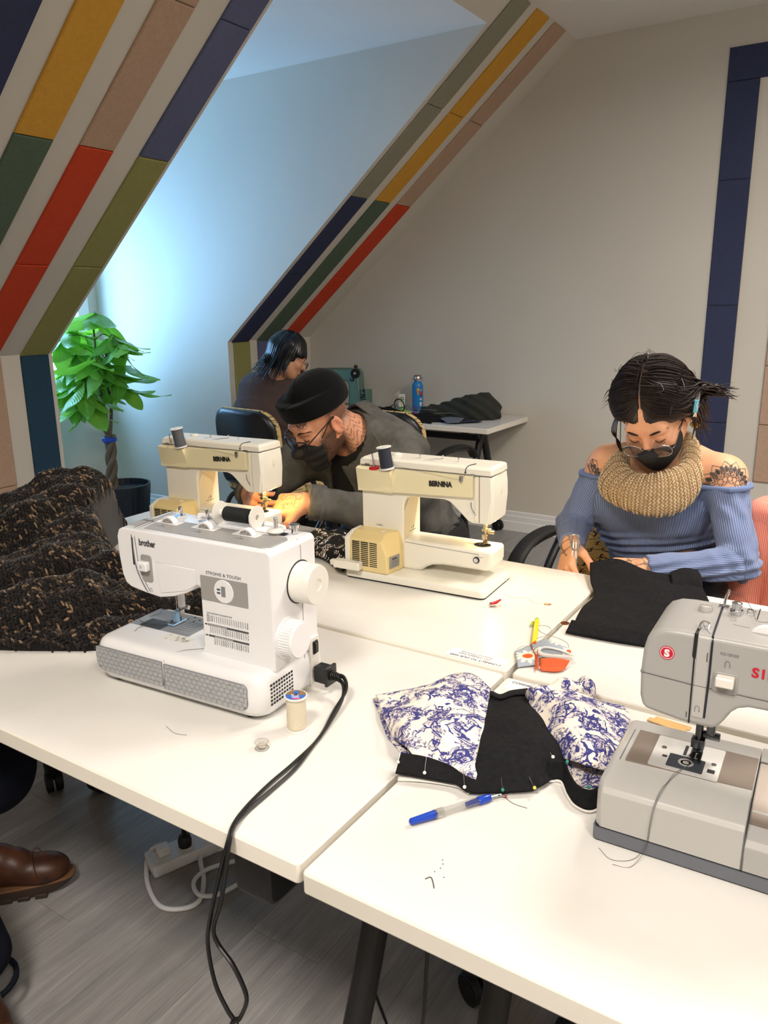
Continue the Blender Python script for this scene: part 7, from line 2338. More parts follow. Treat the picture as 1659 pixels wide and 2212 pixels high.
cloth('toile_left', [Z([(-0.690, 1.040), (-0.655, 1.060), (-0.612, 1.090), (-0.596, 1.158), (-0.560, 1.168), (-0.506, 1.134)], .735, .742, .752, .75, .75, .745),
                     Z([(-0.648, 0.990), (-0.612, 1.0), (-0.575, 1.02), (-0.545, 1.045), (-0.515, 1.06), (-0.474, 1.035)], .740, .752, .765, .765, .76, .75),
                     Z([(-0.603, 0.946), (-0.572, 0.935), (-0.545, 0.945), (-0.515, 0.955), (-0.485, 0.96), (-0.444, 0.955)], .740, .760, .758, .762, .758, .748),
                     Z([(-0.594, 0.940), (-0.548, 0.905), (-0.524, 0.892), (-0.488, 0.888), (-0.456, 0.888), (-0.424, 0.889)], .734, .748, .746, .746, .746, .744)], m_toile, gt, 44, 36, 0.006, 1.3, puff=0.006, o0=g0)
cloth('toile_under', [Z([(-0.69, 1.03), (-0.6, 1.16), (-0.5, 1.13)], .7325), Z([(-0.60, 0.935), (-0.52, 0.89), (-0.42, 0.89)], .7325)], m_toile, gt, 20, 14, 0.001, 2, o0=g0)
cloth('black_panel', [Z([(-0.517, 1.132), (-0.492, 1.118), (-0.482, 1.143), (-0.466, 1.176)], .746, .75, .75, .744),
                      Z([(-0.492, 1.07), (-0.465, 1.072), (-0.445, 1.092), (-0.428, 1.118)], .752, .758, .758, .75),
                      Z([(-0.466, 0.996), (-0.436, 1.01), (-0.411, 1.035), (-0.388, 1.068)], .754, .763, .763, .754),
                      Z([(-0.442, 0.93), (-0.408, 0.945), (-0.374, 0.975), (-0.345, 1.022)], .752, .758, .76, .75),
                      Z([(-0.426, 0.870), (-0.384, 0.896), (-0.348, 0.924), (-0.334, 0.972)], .736, .738, .738, .738)], m_bjersey, gt, 36, 44, 0.003, 4, o0=g0)
cloth('panel_hem', [Z([(-0.517, 1.133), (-0.492, 1.119), (-0.482, 1.144), (-0.466, 1.177)], .748, .752, .752, .746), Z([(-0.506, 1.108), (-0.482, 1.098), (-0.468, 1.12), (-0.450, 1.152)], .7545, .7585, .7585, .753)], m_bjersey, gt, 16, 6, 0.002, 4, 0.003, o0=g0)
cloth('toile_right', [Z([(-0.462, 1.140), (-0.424, 1.180), (-0.366, 1.190), (-0.312, 1.215)], .742, .748, .750, .740),
                      Z([(-0.430, 1.105), (-0.392, 1.120), (-0.345, 1.135), (-0.287, 1.16)], .75, .768, .770, .752),
                      Z([(-0.385, 1.05), (-0.352, 1.055), (-0.315, 1.065), (-0.275, 1.085)], .75, .770, .768, .752),
                      Z([(-0.340, 1.005), (-0.318, 0.99), (-0.294, 0.985), (-0.262, 1.00)], .745, .754, .756, .748)], m_toile, gt, 40, 36, 0.007, 7.7, puff=0.008, o0=g0)
cloth('toile_right_under', [Z([(-0.455, 1.135), (-0.40, 1.18), (-0.315, 1.21)], .7325), Z([(-0.34, 0.995), (-0.30, 0.97), (-0.265, 0.99)], .7325)], m_toile, gt, 14, 14, 0.001, 2, o0=g0)
# rolled sleeve
rl = cpath([(p[0] - g0[0], p[1] - g0[1], p[2] - g0[2]) for p in ((-0.440, 1.130, 0.753), (-0.415, 1.168, 0.757), (-0.388, 1.198, 0.757), (-0.368, 1.218, 0.754))], 6)
obj('rolled_sleeve', MB().tube(rl, [0.019 + 0.005 * math.sin(i * 0.9) for i in range(len(rl))], 18, flat=0.95), m_toile, gt, smooth=80)
# waistband, folded double: outer strip and white inside
cloth('waistband', [Z([(-0.541, 0.880), (-0.506, 0.889), (-0.466, 0.893), (-0.425, 0.883), (-0.386, 0.905), (-0.350, 0.935)], .753, .754, .751, .747, .744, .744),
                    Z([(-0.530, 0.846), (-0.494, 0.858), (-0.449, 0.871), (-0.423, 0.866), (-0.383, 0.891), (-0.346, 0.919)], .742, .742, .740, .738, .738, .739)], m_bjersey, gt, 44, 8, 0.0015, 3, 0.0022, o0=g0)
cloth('waistband_inside', [Z([(-0.536, 0.868), (-0.50, 0.88), (-0.455, 0.887), (-0.425, 0.876)], .737, .738, .737, .736), Z([(-0.526, 0.845), (-0.490, 0.862), (-0.447, 0.874), (-0.425, 0.868)], .7325, .733, .733, .7325)], m_wback, gt, 24, 6, 0.0004, 3, 0.001, o0=g0)
cloth('waistband_right', [Z([(-0.348, 0.965), (-0.328, 0.975), (-0.312, 0.955), (-0.292, 0.933), (-0.272, 0.935), (-0.262, 0.975)], .758, .760, .757, .757, .757, .757),
                          Z([(-0.340, 0.955), (-0.325, 0.962), (-0.308, 0.940), (-0.289, 0.922), (-0.266, 0.925), (-0.256, 0.970)], .735, .735, .7335, .733, .733, .733)], m_bjersey, gt, 40, 8, 0.001, 5, 0.002, o0=g0)
obj('white_seam_tape', MB().tube(cpath([(-0.341 - g0[0], 0.954 - g0[1], 0.0045), (-0.326 - g0[0], 0.961 - g0[1], 0.005), (-0.309 - g0[0], 0.938 - g0[1], 0.0035), (-0.289 - g0[0], 0.9195 - g0[1], 0.003), (-0.266 - g0[0], 0.922 - g0[1], 0.003), (-0.254 - g0[0], 0.97 - g0[1], 0.003)], 6), 0.0018, 6), m_wback, gt)
# pins: steel shaft with a coloured ball
PINC = [M('white_pin_head', (240, 238, 232), 0.25), M('teal_pin_head', (40, 130, 120), 0.25), M('yellow_pin_head', (230, 204, 90), 0.25)]
for (a, b, c) in (((-0.541, 0.877, .756), (-0.535, 0.861, .751), 0), ((-0.502, 0.886, .757), (-0.492, 0.863, .747), 0), ((-0.444, 0.889, .754), (-0.430, 0.866, .744), 0), ((-0.394, 0.908, .748), (-0.383, 0.889, .743), 1), ((-0.362, 0.930, .748), (-0.347, 0.915, .744), 2), ((-0.352, 0.985, .76), (-0.343, 0.972, .763), 0), ((-0.327, 0.985, .768), (-0.320, 0.966, .766), 1), ((-0.283, 0.962, .766), (-0.278, 0.935, .758), 1)):
    pn = obj('pin', MB().cyl(tuple(Vector(a) - Vector(g0)), tuple(Vector(b) - Vector(g0)), 0.0005, 6), m_chrome, gt)
    obj('pin_head', MB().ell(tuple(Vector(b) - Vector(g0)), (0.0026, 0.0026, 0.0026), 10, 8), PINC[c], pn)

# black cloth the woman is cutting
b0 = (-0.42, 1.66, 0.73)
bt = thing('cloth', 'black jersey cloth pulled towards the woman in the blue top', 'cloth', b0)
cloth('cloth_body', [Z([(-0.585, 1.862), (-0.520, 1.876), (-0.445, 1.862), (-0.388, 1.868), (-0.335, 1.89)], .760, .776, .764, .762, .755),
                     Z([(-0.556, 1.78), (-0.49, 1.79), (-0.42, 1.775), (-0.365, 1.79), (-0.300, 1.82)], .744, .757, .757, .752, .745),
                     Z([(-0.522, 1.70), (-0.46, 1.70), (-0.40, 1.69), (-0.34, 1.71), (-0.27, 1.74)], .737, .752, .748, .748, .738),
                     Z([(-0.518, 1.605), (-0.45, 1.595), (-0.37, 1.6), (-0.30, 1.625), (-0.23, 1.65)], .736, .747, .743, .744, .736),
                     Z([(-0.502, 1.500), (-0.433, 1.500), (-0.356, 1.510), (-0.27, 1.535), (-0.20, 1.56)], .737, .742, .741, .741, .736)], m_bjersey, bt, 48, 48, 0.004, 11, 0.002, o0=b0)
cloth('folded_hem', [Z([(-0.506, 1.508), (-0.433, 1.510), (-0.356, 1.518), (-0.24, 1.55)], .748, .750, .750, .746), Z([(-0.504, 1.470), (-0.433, 1.474), (-0.356, 1.484), (-0.24, 1.515)], .7345, .735, .735, .7345)], m_bjersey, bt, 40, 8, 0.002, 2, 0.003, o0=b0)
cloth('turned_edge', [Z([(-0.392, 1.862), (-0.366, 1.885), (-0.338, 1.900)], .768, .776, .772), Z([(-0.380, 1.83), (-0.352, 1.85), (-0.322, 1.868)], .764, .768, .766), Z([(-0.372, 1.806), (-0.342, 1.826), (-0.312, 1.845)], .748, .748, .745)], m_bjersey, bt, 16, 10, 0.003, 2, 0.004, o0=b0)

# black cloth with a pale print behind the white machine
t_ = NT('black_printed_cloth'); v_ = t_.coord()
wp = t_.node('ShaderNodeTexWave', {'Scale': 38.0, 'Distortion': 12.0, 'Detail': 3.0, 'Detail Scale': 2.5}); t_.t.links.new(v_, wp.inputs[0])
mk = t_.math('MULTIPLY', t_.math('GREATER_THAN', wp.outputs['Fac'], 0.80), t_.math('GREATER_THAN', t_.noise(v_, 42, 2), 0.5))
m_bprint = t_.done(t_.mix(mk, lin((24, 24, 26)), lin((214, 206, 196))), 0.9, spec=0.12)
p0 = (-1.24, 1.68, 0.73)
pt = thing('cloth', 'black cloth with a pale line print, crumpled behind the white machine', 'cloth', p0)
cloth('cloth_body', [Z([(-1.40, 1.70), (-1.34, 1.80), (-1.26, 1.80), (-1.18, 1.72), (-1.12, 1.60)], .735, .745, .745, .74, .735),
                     Z([(-1.36, 1.62), (-1.28, 1.70), (-1.22, 1.69), (-1.17, 1.64), (-1.12, 1.575)], .76, .775, .77, .765, .742),
                     Z([(-1.32, 1.56), (-1.26, 1.60), (-1.20, 1.585), (-1.16, 1.565), (-1.125, 1.55)], .735, .745, .742, .738, .735)], m_bprint, pt, 36, 30, 0.010, 6, 0.002, o0=p0)

# daisy-print scraps
t_ = NT('daisy_print'); v_ = t_.coord()
weave = t_.math('GREATER_THAN', t_.math('ADD', t_.math('SINE', t_.math('MULTIPLY', t_.node('ShaderNodeSeparateXYZ', {0: v_}).outputs[0], 2600.0)), t_.math('SINE', t_.math('MULTIPLY', t_.node('ShaderNodeSeparateXYZ', {0: v_}).outputs[1], 2600.0))), 0.2)
base = t_.mix(weave, lin((178, 186, 194)), lin((120, 132, 146)))
fl_, ce_ = None, None
for (cx, cy, R) in ((0.0, 0.0, 0.028), (0.046, 0.048, 0.022), (0.075, 0.02, 0.015)):
    sp = t_.node('ShaderNodeSeparateXYZ', {0: t_.node('ShaderNodeVectorMath', {0: v_, 1: (cx, cy, 0)}, operation='SUBTRACT').outputs[0]})
    r_ = t_.math('POWER', t_.math('ADD', t_.math('MULTIPLY', sp.outputs[0], sp.outputs[0]), t_.math('MULTIPLY', sp.outputs[1], sp.outputs[1])), 0.5)
    an = t_.math('ARCTAN2', sp.outputs[1], sp.outputs[0])
    lim = t_.math('MULTIPLY_ADD', t_.math('ABSOLUTE', t_.math('SINE', t_.math('MULTIPLY', an, 5.0))), R * 0.55, R * 0.45)
    f = t_.math('LESS_THAN', r_, lim); c = t_.math('LESS_THAN', r_, R * 0.36)
    base = t_.mix(f, base, lin((234, 224, 204))); base = t_.mix(c, base, lin((206, 92, 46)))
m_daisy = t_.done(base, 0.9, spec=0.1)
m_orange = M('rust_orange_cloth', (204, 88, 46), 0.9, bump=0.3, bscale=700, var=0.2)
s0 = (-0.525, 1.318, 0.73)
stt = thing('fabric_scrap', 'grey daisy-print fabric scraps folded over rust orange by the yellow pen', 'fabric scrap', s0)
cloth('scrap', [Z([(-0.558, 1.332), (-0.536, 1.380)], .733, .737), Z([(-0.540, 1.30), (-0.512, 1.338)], .736, .740), Z([(-0.526, 1.272), (-0.494, 1.30)], .733, .735)], m_daisy, stt, 14, 14, 0.0012, 2, 0.0012, o0=s0)
cloth('scrap', [Z([(-0.538, 1.366), (-0.510, 1.380), (-0.466, 1.370)], .740, .752, .748), Z([(-0.520, 1.335), (-0.490, 1.350), (-0.450, 1.345)], .744, .760, .757), Z([(-0.500, 1.312), (-0.472, 1.325), (-0.442, 1.325)], .742, .752, .752)], m_daisy, stt, 18, 14, 0.0015, 4, 0.0012, o0=s0)
cloth('orange_fold', [Z([(-0.540, 1.368), (-0.532, 1.376)], .738, .746), Z([(-0.514, 1.325), (-0.509, 1.329)], .738, .748), Z([(-0.492, 1.276), (-0.487, 1.280)], .734, .740)], m_orange, stt, 6, 14, 0.001, 1, 0.0015, o0=s0)
cloth('orange_fold', [Z([(-0.492, 1.300), (-0.466, 1.312), (-0.442, 1.320)], .748, .750, .748), Z([(-0.488, 1.290), (-0.462, 1.298), (-0.446, 1.308)], .736, .737, .737), Z([(-0.484, 1.282), (-0.460, 1.288), (-0.448, 1.300)], .733, .734, .734)], m_orange, stt, 14, 10, 0.0015, 6, 0.0014, o0=s0)
obj('white_edge', MB().tube(cpath([(-0.440 - s0[0], 1.327 - s0[1], 0.022), (-0.470 - s0[0], 1.320 - s0[1], 0.019), (-0.497 - s0[0], 1.316 - s0[1], 0.019), (-0.503 - s0[0], 1.322 - s0[1], 0.024), (-0.494 - s0[0], 1.330 - s0[1], 0.028), (-0.466 - s0[0], 1.330 - s0[1], 0.029), (-0.440 - s0[0], 1.329 - s0[1], 0.025)], 5), 0.0022, 8, flat=2.0), m_wback, stt)
obj('scrap_threads', MB().tube(cpath([(-0.560 - s0[0], 1.34 - s0[1], 0.002), (-0.556 - s0[0], 1.366 - s0[1], 0.002), (-0.536 - s0[0], 1.378 - s0[1], 0.003), (-0.548 - s0[0], 1.395 - s0[1], 0.001)], 5), 0.0003, 4), m_ink, stt)

# ================================================================== dark chunky knit heap
def knit_heap():
    x0, y0 = -1.64, 1.12
    t = thing('knitted_blanket', 'chunky black-brown knitted blanket heaped on the left of the tables', 'blanket', (x0, y0, 0.73))
    outline = [(-1.20, 1.02), (-1.235, 0.94), (-1.29, 0.895), (-1.40, 0.83), (-1.52, 0.77), (-1.66, 0.73), (-1.82, 0.74), (-1.98, 0.82), (-2.05, 0.98), (-2.07, 1.15), (-2.06, 1.35), (-2.0, 1.50), (-1.90, 1.51), (-1.815, 1.45), (-1.765, 1.32), (-1.64, 1.255), (-1.44, 1.29), (-1.30, 1.28), (-1.22, 1.22), (-1.19, 1.12)]
    pl = np.array(outline)
    def radial(a):
        d = np.array([math.cos(a), math.sin(a)]); c = np.array([x0, y0]); best = 0.3
        for i in range(len(pl)):
            p, q = pl[i] - c, pl[(i + 1) % len(pl)] - c; e = q - p
            den = d[0] * e[1] - d[1] * e[0]
            if abs(den) > 1e-9:
                s_ = (p[0] * e[1] - p[1] * e[0]) / den; r = (p[0] * d[1] - p[1] * d[0]) / den
                if s_ > 0 and -1e-6 <= r <= 1 + 1e-6:
                    best = s_
        return best
    def seg(x, y, a, b):
        ax, ay = a; bx_, by_ = b; dx, dy = bx_ - ax, by_ - ay
        s_ = max(0, min(1, ((x - ax) * dx + (y - ay) * dy) / (dx * dx + dy * dy)))
        return math.hypot(x - ax - s_ * dx, y - ay - s_ * dy)
    RID = [((-2.12, 1.16), (-1.91, 1.33), 0.20, 0.195), ((-1.91, 1.35), (-1.84, 1.15), 0.11, 0.17), ((-2.0, 0.96), (-1.72, 1.22), 0.11, 0.125), ((-1.80, 0.86), (-1.62, 1.14), 0.09, 0.10), ((-1.62, 1.14), (-1.36, 1.20), 0.08, 0.075), ((-1.62, 0.80), (-1.42, 0.98), 0.09, 0.085), ((-1.42, 0.98), (-1.26, 1.14), 0.075, 0.06), ((-1.95, 0.86), (-1.72, 0.79), 0.09, 0.10)]
    def height(x, y, rim):
        h = 0.028
        for a, b, w_, hh in RID:
            d = seg(x, y, a, b) / w_
            if d < 1.15:
                h = max(h, hh * math.sqrt(max(0, 1 - (d / 1.15) ** 2)) + 0.015 * math.sin(9 * x + 14 * y))
        h += 0.010 * nz_(x * 0.6, y * 0.6, 3) + 0.005 * nz_(x * 1.3, y * 1.3, 8)
        edge = max(0, min(1, (1 - rim) / 0.26))
        return 0.734 + (h + 0.004) * math.sin(0.5 * PI * edge) ** 0.6
    NA, NR = 260, 62
    rad = [radial(2 * PI * i / NA) for i in range(NA)]
    P = [[None] * NA for _ in range(NR)]
    for j in range(NR):
        f = (j + 0.5) / NR
        for i in range(NA):
            a = 2 * PI * i / NA
            x = x0 + rad[i] * f * math.cos(a); y = y0 + rad[i] * f * math.sin(a)
            P[j][i] = Vector((x - x0, y - y0, height(x, y, f) - 0.73))
    V = []; F = []; Rn = []
    for j in range(NR):
        for i in range(NA):
            V.append(tuple(P[j][i])); Rn.append(0.05)
    for j in range(NR - 1):
        for i in range(NA):
            F.append((j * NA + i, j * NA + (i + 1) % NA, (j + 1) * NA + (i + 1) % NA, (j + 1) * NA + i))
    F.append(tuple(range(NA))[::-1])
    b0_ = len(V)
    for i in range(NA):
        V.append((P[-1][i].x, P[-1][i].y, 0.001)); Rn.append(0.05)
    for i in range(NA):
        F.append(((NR - 1) * NA + i, (NR - 1) * NA + (i + 1) % NA, b0_ + (i + 1) % NA, b0_ + i))
    # raised V stitches laid in straight wales over the heap
    rs = np.random.RandomState(4)
    step = 0.0105; th = 0.25; c_, s_ = math.cos(th), math.sin(th)
    inside = lambda x, y: math.hypot(x - x0, y - y0) / rad[int((math.atan2(y - y0, x - x0) % (2 * PI)) / (2 * PI) * NA) % NA]
    for i in range(-62, 63):
        for j in range(-62, 63):
            a, b = i * step, j * step * 0.95
            x = x0 + a * c_ - b * s_; y = y0 + a * s_ + b * c_
            f = inside(x, y)
            if f > 0.996:
                continue
            z = height(x, y, f)
            e = 0.004
            nx = -(height(x + e, y, inside(x + e, y)) - z) / e; ny = -(height(x, y + e, inside(x, y + e)) - z) / e
            n = Vector((nx, ny, 1)).normalized()
            du = Vector((c_, s_, -(nx * c_ + ny * s_))) * step; dv = Vector((-s_, c_, nx * s_ - ny * c_)) * step
            du *= min(1, 3.5 * step / du.length); dv *= min(1, 3.5 * step / dv.length)
            for k in (-1, 1):
                cc_ = Vector((x - x0, y - y0, z - 0.73)) + dv * (0.25 * k) + n * (0.0028 + rs.uniform(-0.001, 0.0012)) + du * rs.uniform(-0.12, 0.12)
                ax = du * 0.62 + dv * (0.22 * k); wd = dv * 0.21
                bb = len(V)
                V.extend([tuple(q_) for q_ in (cc_ - ax * 1.1, cc_ - ax * 0.45 + wd, cc_ + ax * 0.45 + wd, cc_ + ax * 1.1, cc_ + ax * 0.45 - wd, cc_ - ax * 0.45 - wd, cc_ - ax * 0.4 + n * 0.005, cc_ + ax * 0.4 + n * 0.005)])
                F.extend([tuple(bb + q_ for q_ in f_) for f_ in ((0, 1, 6), (1, 2, 7, 6), (2, 3, 7), (3, 4, 7), (4, 5, 6, 7), (5, 0, 6))])
                Rn.extend([0.1 + 0.9 * rs.uniform() ** 3.0] * 8)
    me = bpy.data.meshes.new('knit'); me.from_pydata(V, [], F)
    me.attributes.new('rnd', 'FLOAT', 'POINT').data.foreach_set('value', np.array(Rn, np.float32))
    me.polygons.foreach_set('use_smooth', [True] * len(me.polygons))
    k_ = NT('black_brown_tweed_yarn')
    fz = k_.noise(k_.coord(), 330, 3)
    col = k_.ramp(k_.math('MULTIPLY_ADD', fz, 0.8, k_.math('MULTIPLY_ADD', k_.attr('rnd'), 0.52, -0.18)), [(0.2, lin((16, 15, 15))), (0.45, lin((34, 29, 27))), (0.6, lin((66, 54, 43))), (0.75, lin((146, 120, 92)))])
    k_.bump(k_.noise(k_.coord(), 700, 2), 0.4, 0.001)
    mesh_obj('knit', me, k_.done(col, 0.95, spec=0.12, Sheen_Weight=0.2), t)


knit_heap()

# ================================================================== small things on the tables
def place(q, z=0.73):
    return (q[0], q[1], z)


# cream thread spool and clear bobbin at the front
tt = thread_spool('cream thread spool standing beside the white machine power plug', m_thr_cream, m_wplast2, Matrix.Translation((-0.742, 0.886, 0.73)), 0.0185, 0.0158, 0.060, True)
lb = obj('cap_label', MB().prism([(0.0165 * math.cos(a), 0.0165 * math.sin(a)) for a in [math.radians(-150 + 10 * k) for k in range(19)]], 0.0600, 0.0606), M('blue_label', (46, 92, 176), 0.4), tt)
lb2 = obj('cap_label', MB().prism([(0.0165 * math.cos(a), 0.0165 * math.sin(a)) for a in [math.radians(30 + 10 * k) for k in range(19)]], 0.0600, 0.0606), M('bronze_label', (126, 98, 56), 0.4), tt)
obj('label_badge', MB().prism(circ(-0.004, 0.007, 0.0052, 20), 0.0605, 0.0609), M('blue_label'), lb2)
obj('label_stripe', MB().prism([(0.003, -0.0115), (0.013, -0.0055), (0.0145, -0.008), (0.006, -0.0142)], 0.0605, 0.0608), M('pink_label', (226, 74, 110), 0.4), lb)
for k in range(3):
    obj('label_print', MB().tube([(-0.006 + 0.003 * k, -0.004 - 0.003 * k, 0.0608), (0.005 + 0.003 * k, 0.001 - 0.003 * k, 0.0608)], 0.0005, 4), m_wplast, lb)
obj('cap_hole', MB().cyl((0, 0, 0.0600), (0, 0, 0.0612), 0.0032, 14), m_dark, tt)

g_ = NT('clear_plastic')
tr = g_.node('ShaderNodeBsdfTransparent', {0: (0.93, 0.93, 0.93)}); gl = g_.node('ShaderNodeBsdfGlossy', {'Roughness': 0.05})
mx = g_.node('ShaderNodeMixShader', {0: 0.16}); g_.t.links.new(tr.outputs[0], mx.inputs[1]); g_.t.links.new(gl.outputs[0], mx.inputs[2]); g_.t.links.new(mx.outputs[0], g_.n['Material Output'].inputs[0]); m_clear = g_.m
bb = thing('bobbin', 'clear plastic bobbin with a little cream thread near the front edge', 'bobbin', (-0.752, 0.812, 0.73))
obj('bobbin_body', MB().lathe([(0.0105, 0.0), (0.0108, 0.0012), (0.004, 0.0018), (0.004, 0.0098), (0.0108, 0.0104), (0.0105, 0.0116), (0.0030, 0.0116), (0.0028, 0.0)], 32), m_clear, bb)
obj('wound_thread', MB().lathe([(0.0042, 0.0022), (0.0058, 0.003), (0.006, 0.0062), (0.0055, 0.009), (0.0042, 0.0096)], 24), m_thr_cream, bb)
obj('rim_ring', MB().tube([(0.0107 * math.cos(2 * PI * k / 28), 0.0107 * math.sin(2 * PI * k / 28), 0.011) for k in range(28)], 0.0004, 4, closed=True).tube([(0.0107 * math.cos(2 * PI * k / 28), 0.0107 * math.sin(2 * PI * k / 28), 0.0008) for k in range(28)], 0.0004, 4, closed=True), m_gplate, bb, kind='stuff')

# big black spool lying on the white machine
sp = bpy.data.objects.new('thread_spool', None); COL.objects.link(sp)
sp.matrix_world = Matrix.Translation((-1.163, 0.84, 0.73)) @ Matrix.Rotation(math.atan2(0.026, 0.363), 4, 'Z') @ frame((0.192, 0.130, 0.3085), (0, 0, -1), (0, 1, 0))
tag(sp, 'black thread on a wide white spool lying across the white machine', 'thread spool')
obj('spool_body', MB().lathe([(0.0205, 0), (0.021, 0.0012), (0.0205, 0.003), (0.006, 0.0045), (0.006, 0.0795), (0.0205, 0.081), (0.021, 0.0828), (0.0205, 0.084), (0.005, 0.084), (0.0048, 0.078)], 36), m_wplast2, sp)
obj('wound_thread', MB().lathe([(0.006, 0.0145)] + [(0.0128 + (0.0003 if k % 2 else 0), 0.016 + 0.052 * k / 30) for k in range(31)] + [(0.006, 0.0695)], 28), m_thr_blk, sp, smooth=60)

# seam ripper, clear barrel with blue cap and blue handle end
rp = thing('seam_ripper', 'clear seam ripper with dark blue ends, in front of the toile garment', 'seam ripper', (-0.461, 0.769, 0.73))
d = Vector((0.074, 0.116, 0)).normalized(); P = lambda s_, z=0.0062: tuple(d * s_ + Vector((0, 0, z)))
m_blue = M('blue_plastic', (24, 66, 176), 0.25)
obj('blue_end', MB().tube([P(0), P(0.002), P(0.036), P(0.040)], [0.002, 0.0045, 0.0058, 0.0052], 16), m_blue, rp)
obj('barrel', MB().tube([P(0.036), P(0.052), P(0.0522), P(0.104)], [0.0064, 0.0064, 0.0058, 0.0056], 16), m_clear, rp)
obj('barrel_band', MB().tube([P(0.037), P(0.05)], 0.0066, 16), m_clear, rp)
obj('inner_handle', MB().tube([P(0.086), P(0.106)], [0.0036, 0.0042], 12), M('dark_blue_plastic', (40, 60, 140), 0.3), rp)
obj('blue_collar', MB().tube([P(0.104), P(0.106), P(0.122), P(0.124)], [0.0050, 0.0058, 0.0054, 0.0044], 16), m_blue, rp)
obj('blade', MB().tube([P(0.122), P(0.142, 0.005), P(0.158, 0.003)], [0.0016, 0.0013, 0.0003], 8), m_chrome, rp)
s2 = Vector((d.y, -d.x, 0))
obj('fork_tip', MB().tube([P(0.140, 0.0045), tuple(Vector(P(0.146, 0.004)) + s2 * 0.0045)], [0.001, 0.0008], 6), m_chrome, rp)
obj('ball_tip', MB().ell(tuple(Vector(P(0.146, 0.004)) + s2 * 0.005), (0.0016, 0.0016, 0.0016), 10, 8), m_sred, rp)

# yellow mechanical pen
yp = thing('pen', 'yellow pen with a green clip beside the daisy-print scraps', 'pen', (-0.539, 1.384, 0.73))
d2 = Vector((-0.581 + 0.539, 1.505 - 1.384, 0)).normalized(); Q = lambda s_, z=0.0056: tuple(d2 * s_ + Vector((0, 0, z)))
m_yel = M('yellow_plastic', (238, 206, 40), 0.3); m_lime = M('lime_plastic', (150, 190, 40), 0.3)
obj('barrel', MB().tube([Q(-0.006), Q(0.0), Q(0.115), Q(0.118)], [0.003, 0.0054, 0.0054, 0.005], 14), m_yel, yp)
obj('end_cap', MB().tube([Q(0.116), Q(0.128)], [0.0050, 0.0046], 14), m_lime, yp, bevel=0.001)
obj('tip', MB().tube([Q(-0.012), Q(-0.004)], [0.0015, 0.0034], 12), m_lime, yp)
cs = Vector((d2.y, -d2.x, 0)) * -0.006
obj('clip', MB().tube([tuple(Vector(Q(0.112)) + cs * 0.6), tuple(Vector(Q(0.108)) + cs * 1.6), tuple(Vector(Q(0.092)) + cs * 1.5)], 0.0022, 8), m_lime, yp)

# red sewing clip, cloth chip, copper coin, wooden sticks
rc = thing('sewing_clip', 'small red sewing clip in front of the cream machine', 'clip', (-0.694, 1.538, 0.73), 0.6)
m_rclr = M('clear_red_plastic', (196, 26, 34), 0.15, Transmission_Weight=0.3)
obj('upper_jaw', MB().uprism([(-0.012, 0.006), (0.002, 0.008), (0.012, 0.016), (0.013, 0.018), (0.0, 0.012), (-0.012, 0.0095)], -0.0045, 0.0045), m_rclr, rc, bevel=0.0008)
obj('lower_jaw', MB().uprism([(-0.012, 0.0), (0.013, 0.0), (0.013, 0.002), (-0.012, 0.003)], -0.0045, 0.0045), m_clear, rc, bevel=0.0005)
obj('spring', MB().tube(cpath([(-0.002, 0, 0.009), (-0.011, 0, 0.010), (-0.0135, 0, 0.005), (-0.010, 0, 0.001), (0.0, 0, 0.002)], 4), 0.0012, 6), m_steel, rc)
ck = thing('fabric_scrap', 'tiny tan fabric chip at the end of the loose thread', 'fabric scrap', (-0.600, 1.610, 0.73), 0.3)
obj('chip', MB().b2((-0.006, -0.004, 0), (0.006, 0.004, 0.0012)), M('tan_cloth', (176, 140, 90), 0.9), ck)
obj('chip_end', MB().b2((0.004, -0.001, 0.0008), (0.010, 0.003, 0.0018)), M('orange_cloth', (196, 110, 60), 0.9), ck)
cn = obj('coin', MB().lathe([(0.0092, 0), (0.0095, 0.0003), (0.0095, 0.0012), (0.0088, 0.0015), (0.0082, 0.0012), (0.001, 0.0012)], 36), M('copper', (150, 92, 62), 0.35, 0.9, bump=0.3, bscale=500), None, loc=(-0.526, 1.526, 0.73))
tag(cn, 'copper coin next to the black cloth', 'coin')
wd = M('pale_wood', (206, 164, 104), 0.6, var=0.1, vscale=60)
for k, (x, y, r, L, lab) in enumerate(((-0.238, 1.203, -0.16, 0.062, 'pale wooden stick nearer the grey machine'), (-0.232, 1.216, -0.10, 0.058, 'second pale wooden stick half under the first'))):
    o = obj('wooden_stick', MB().prism(rrect(-L / 2, L / 2, -0.006, 0.006, 0.002), 0, 0.0016), wd, None, loc=(x, y, 0.73 + 0.0017 * (1 - k)), rot=(0, 0, r), bevel=0.0003)
    tag(o, lab, 'stick', 'wooden sticks under the grey machine')

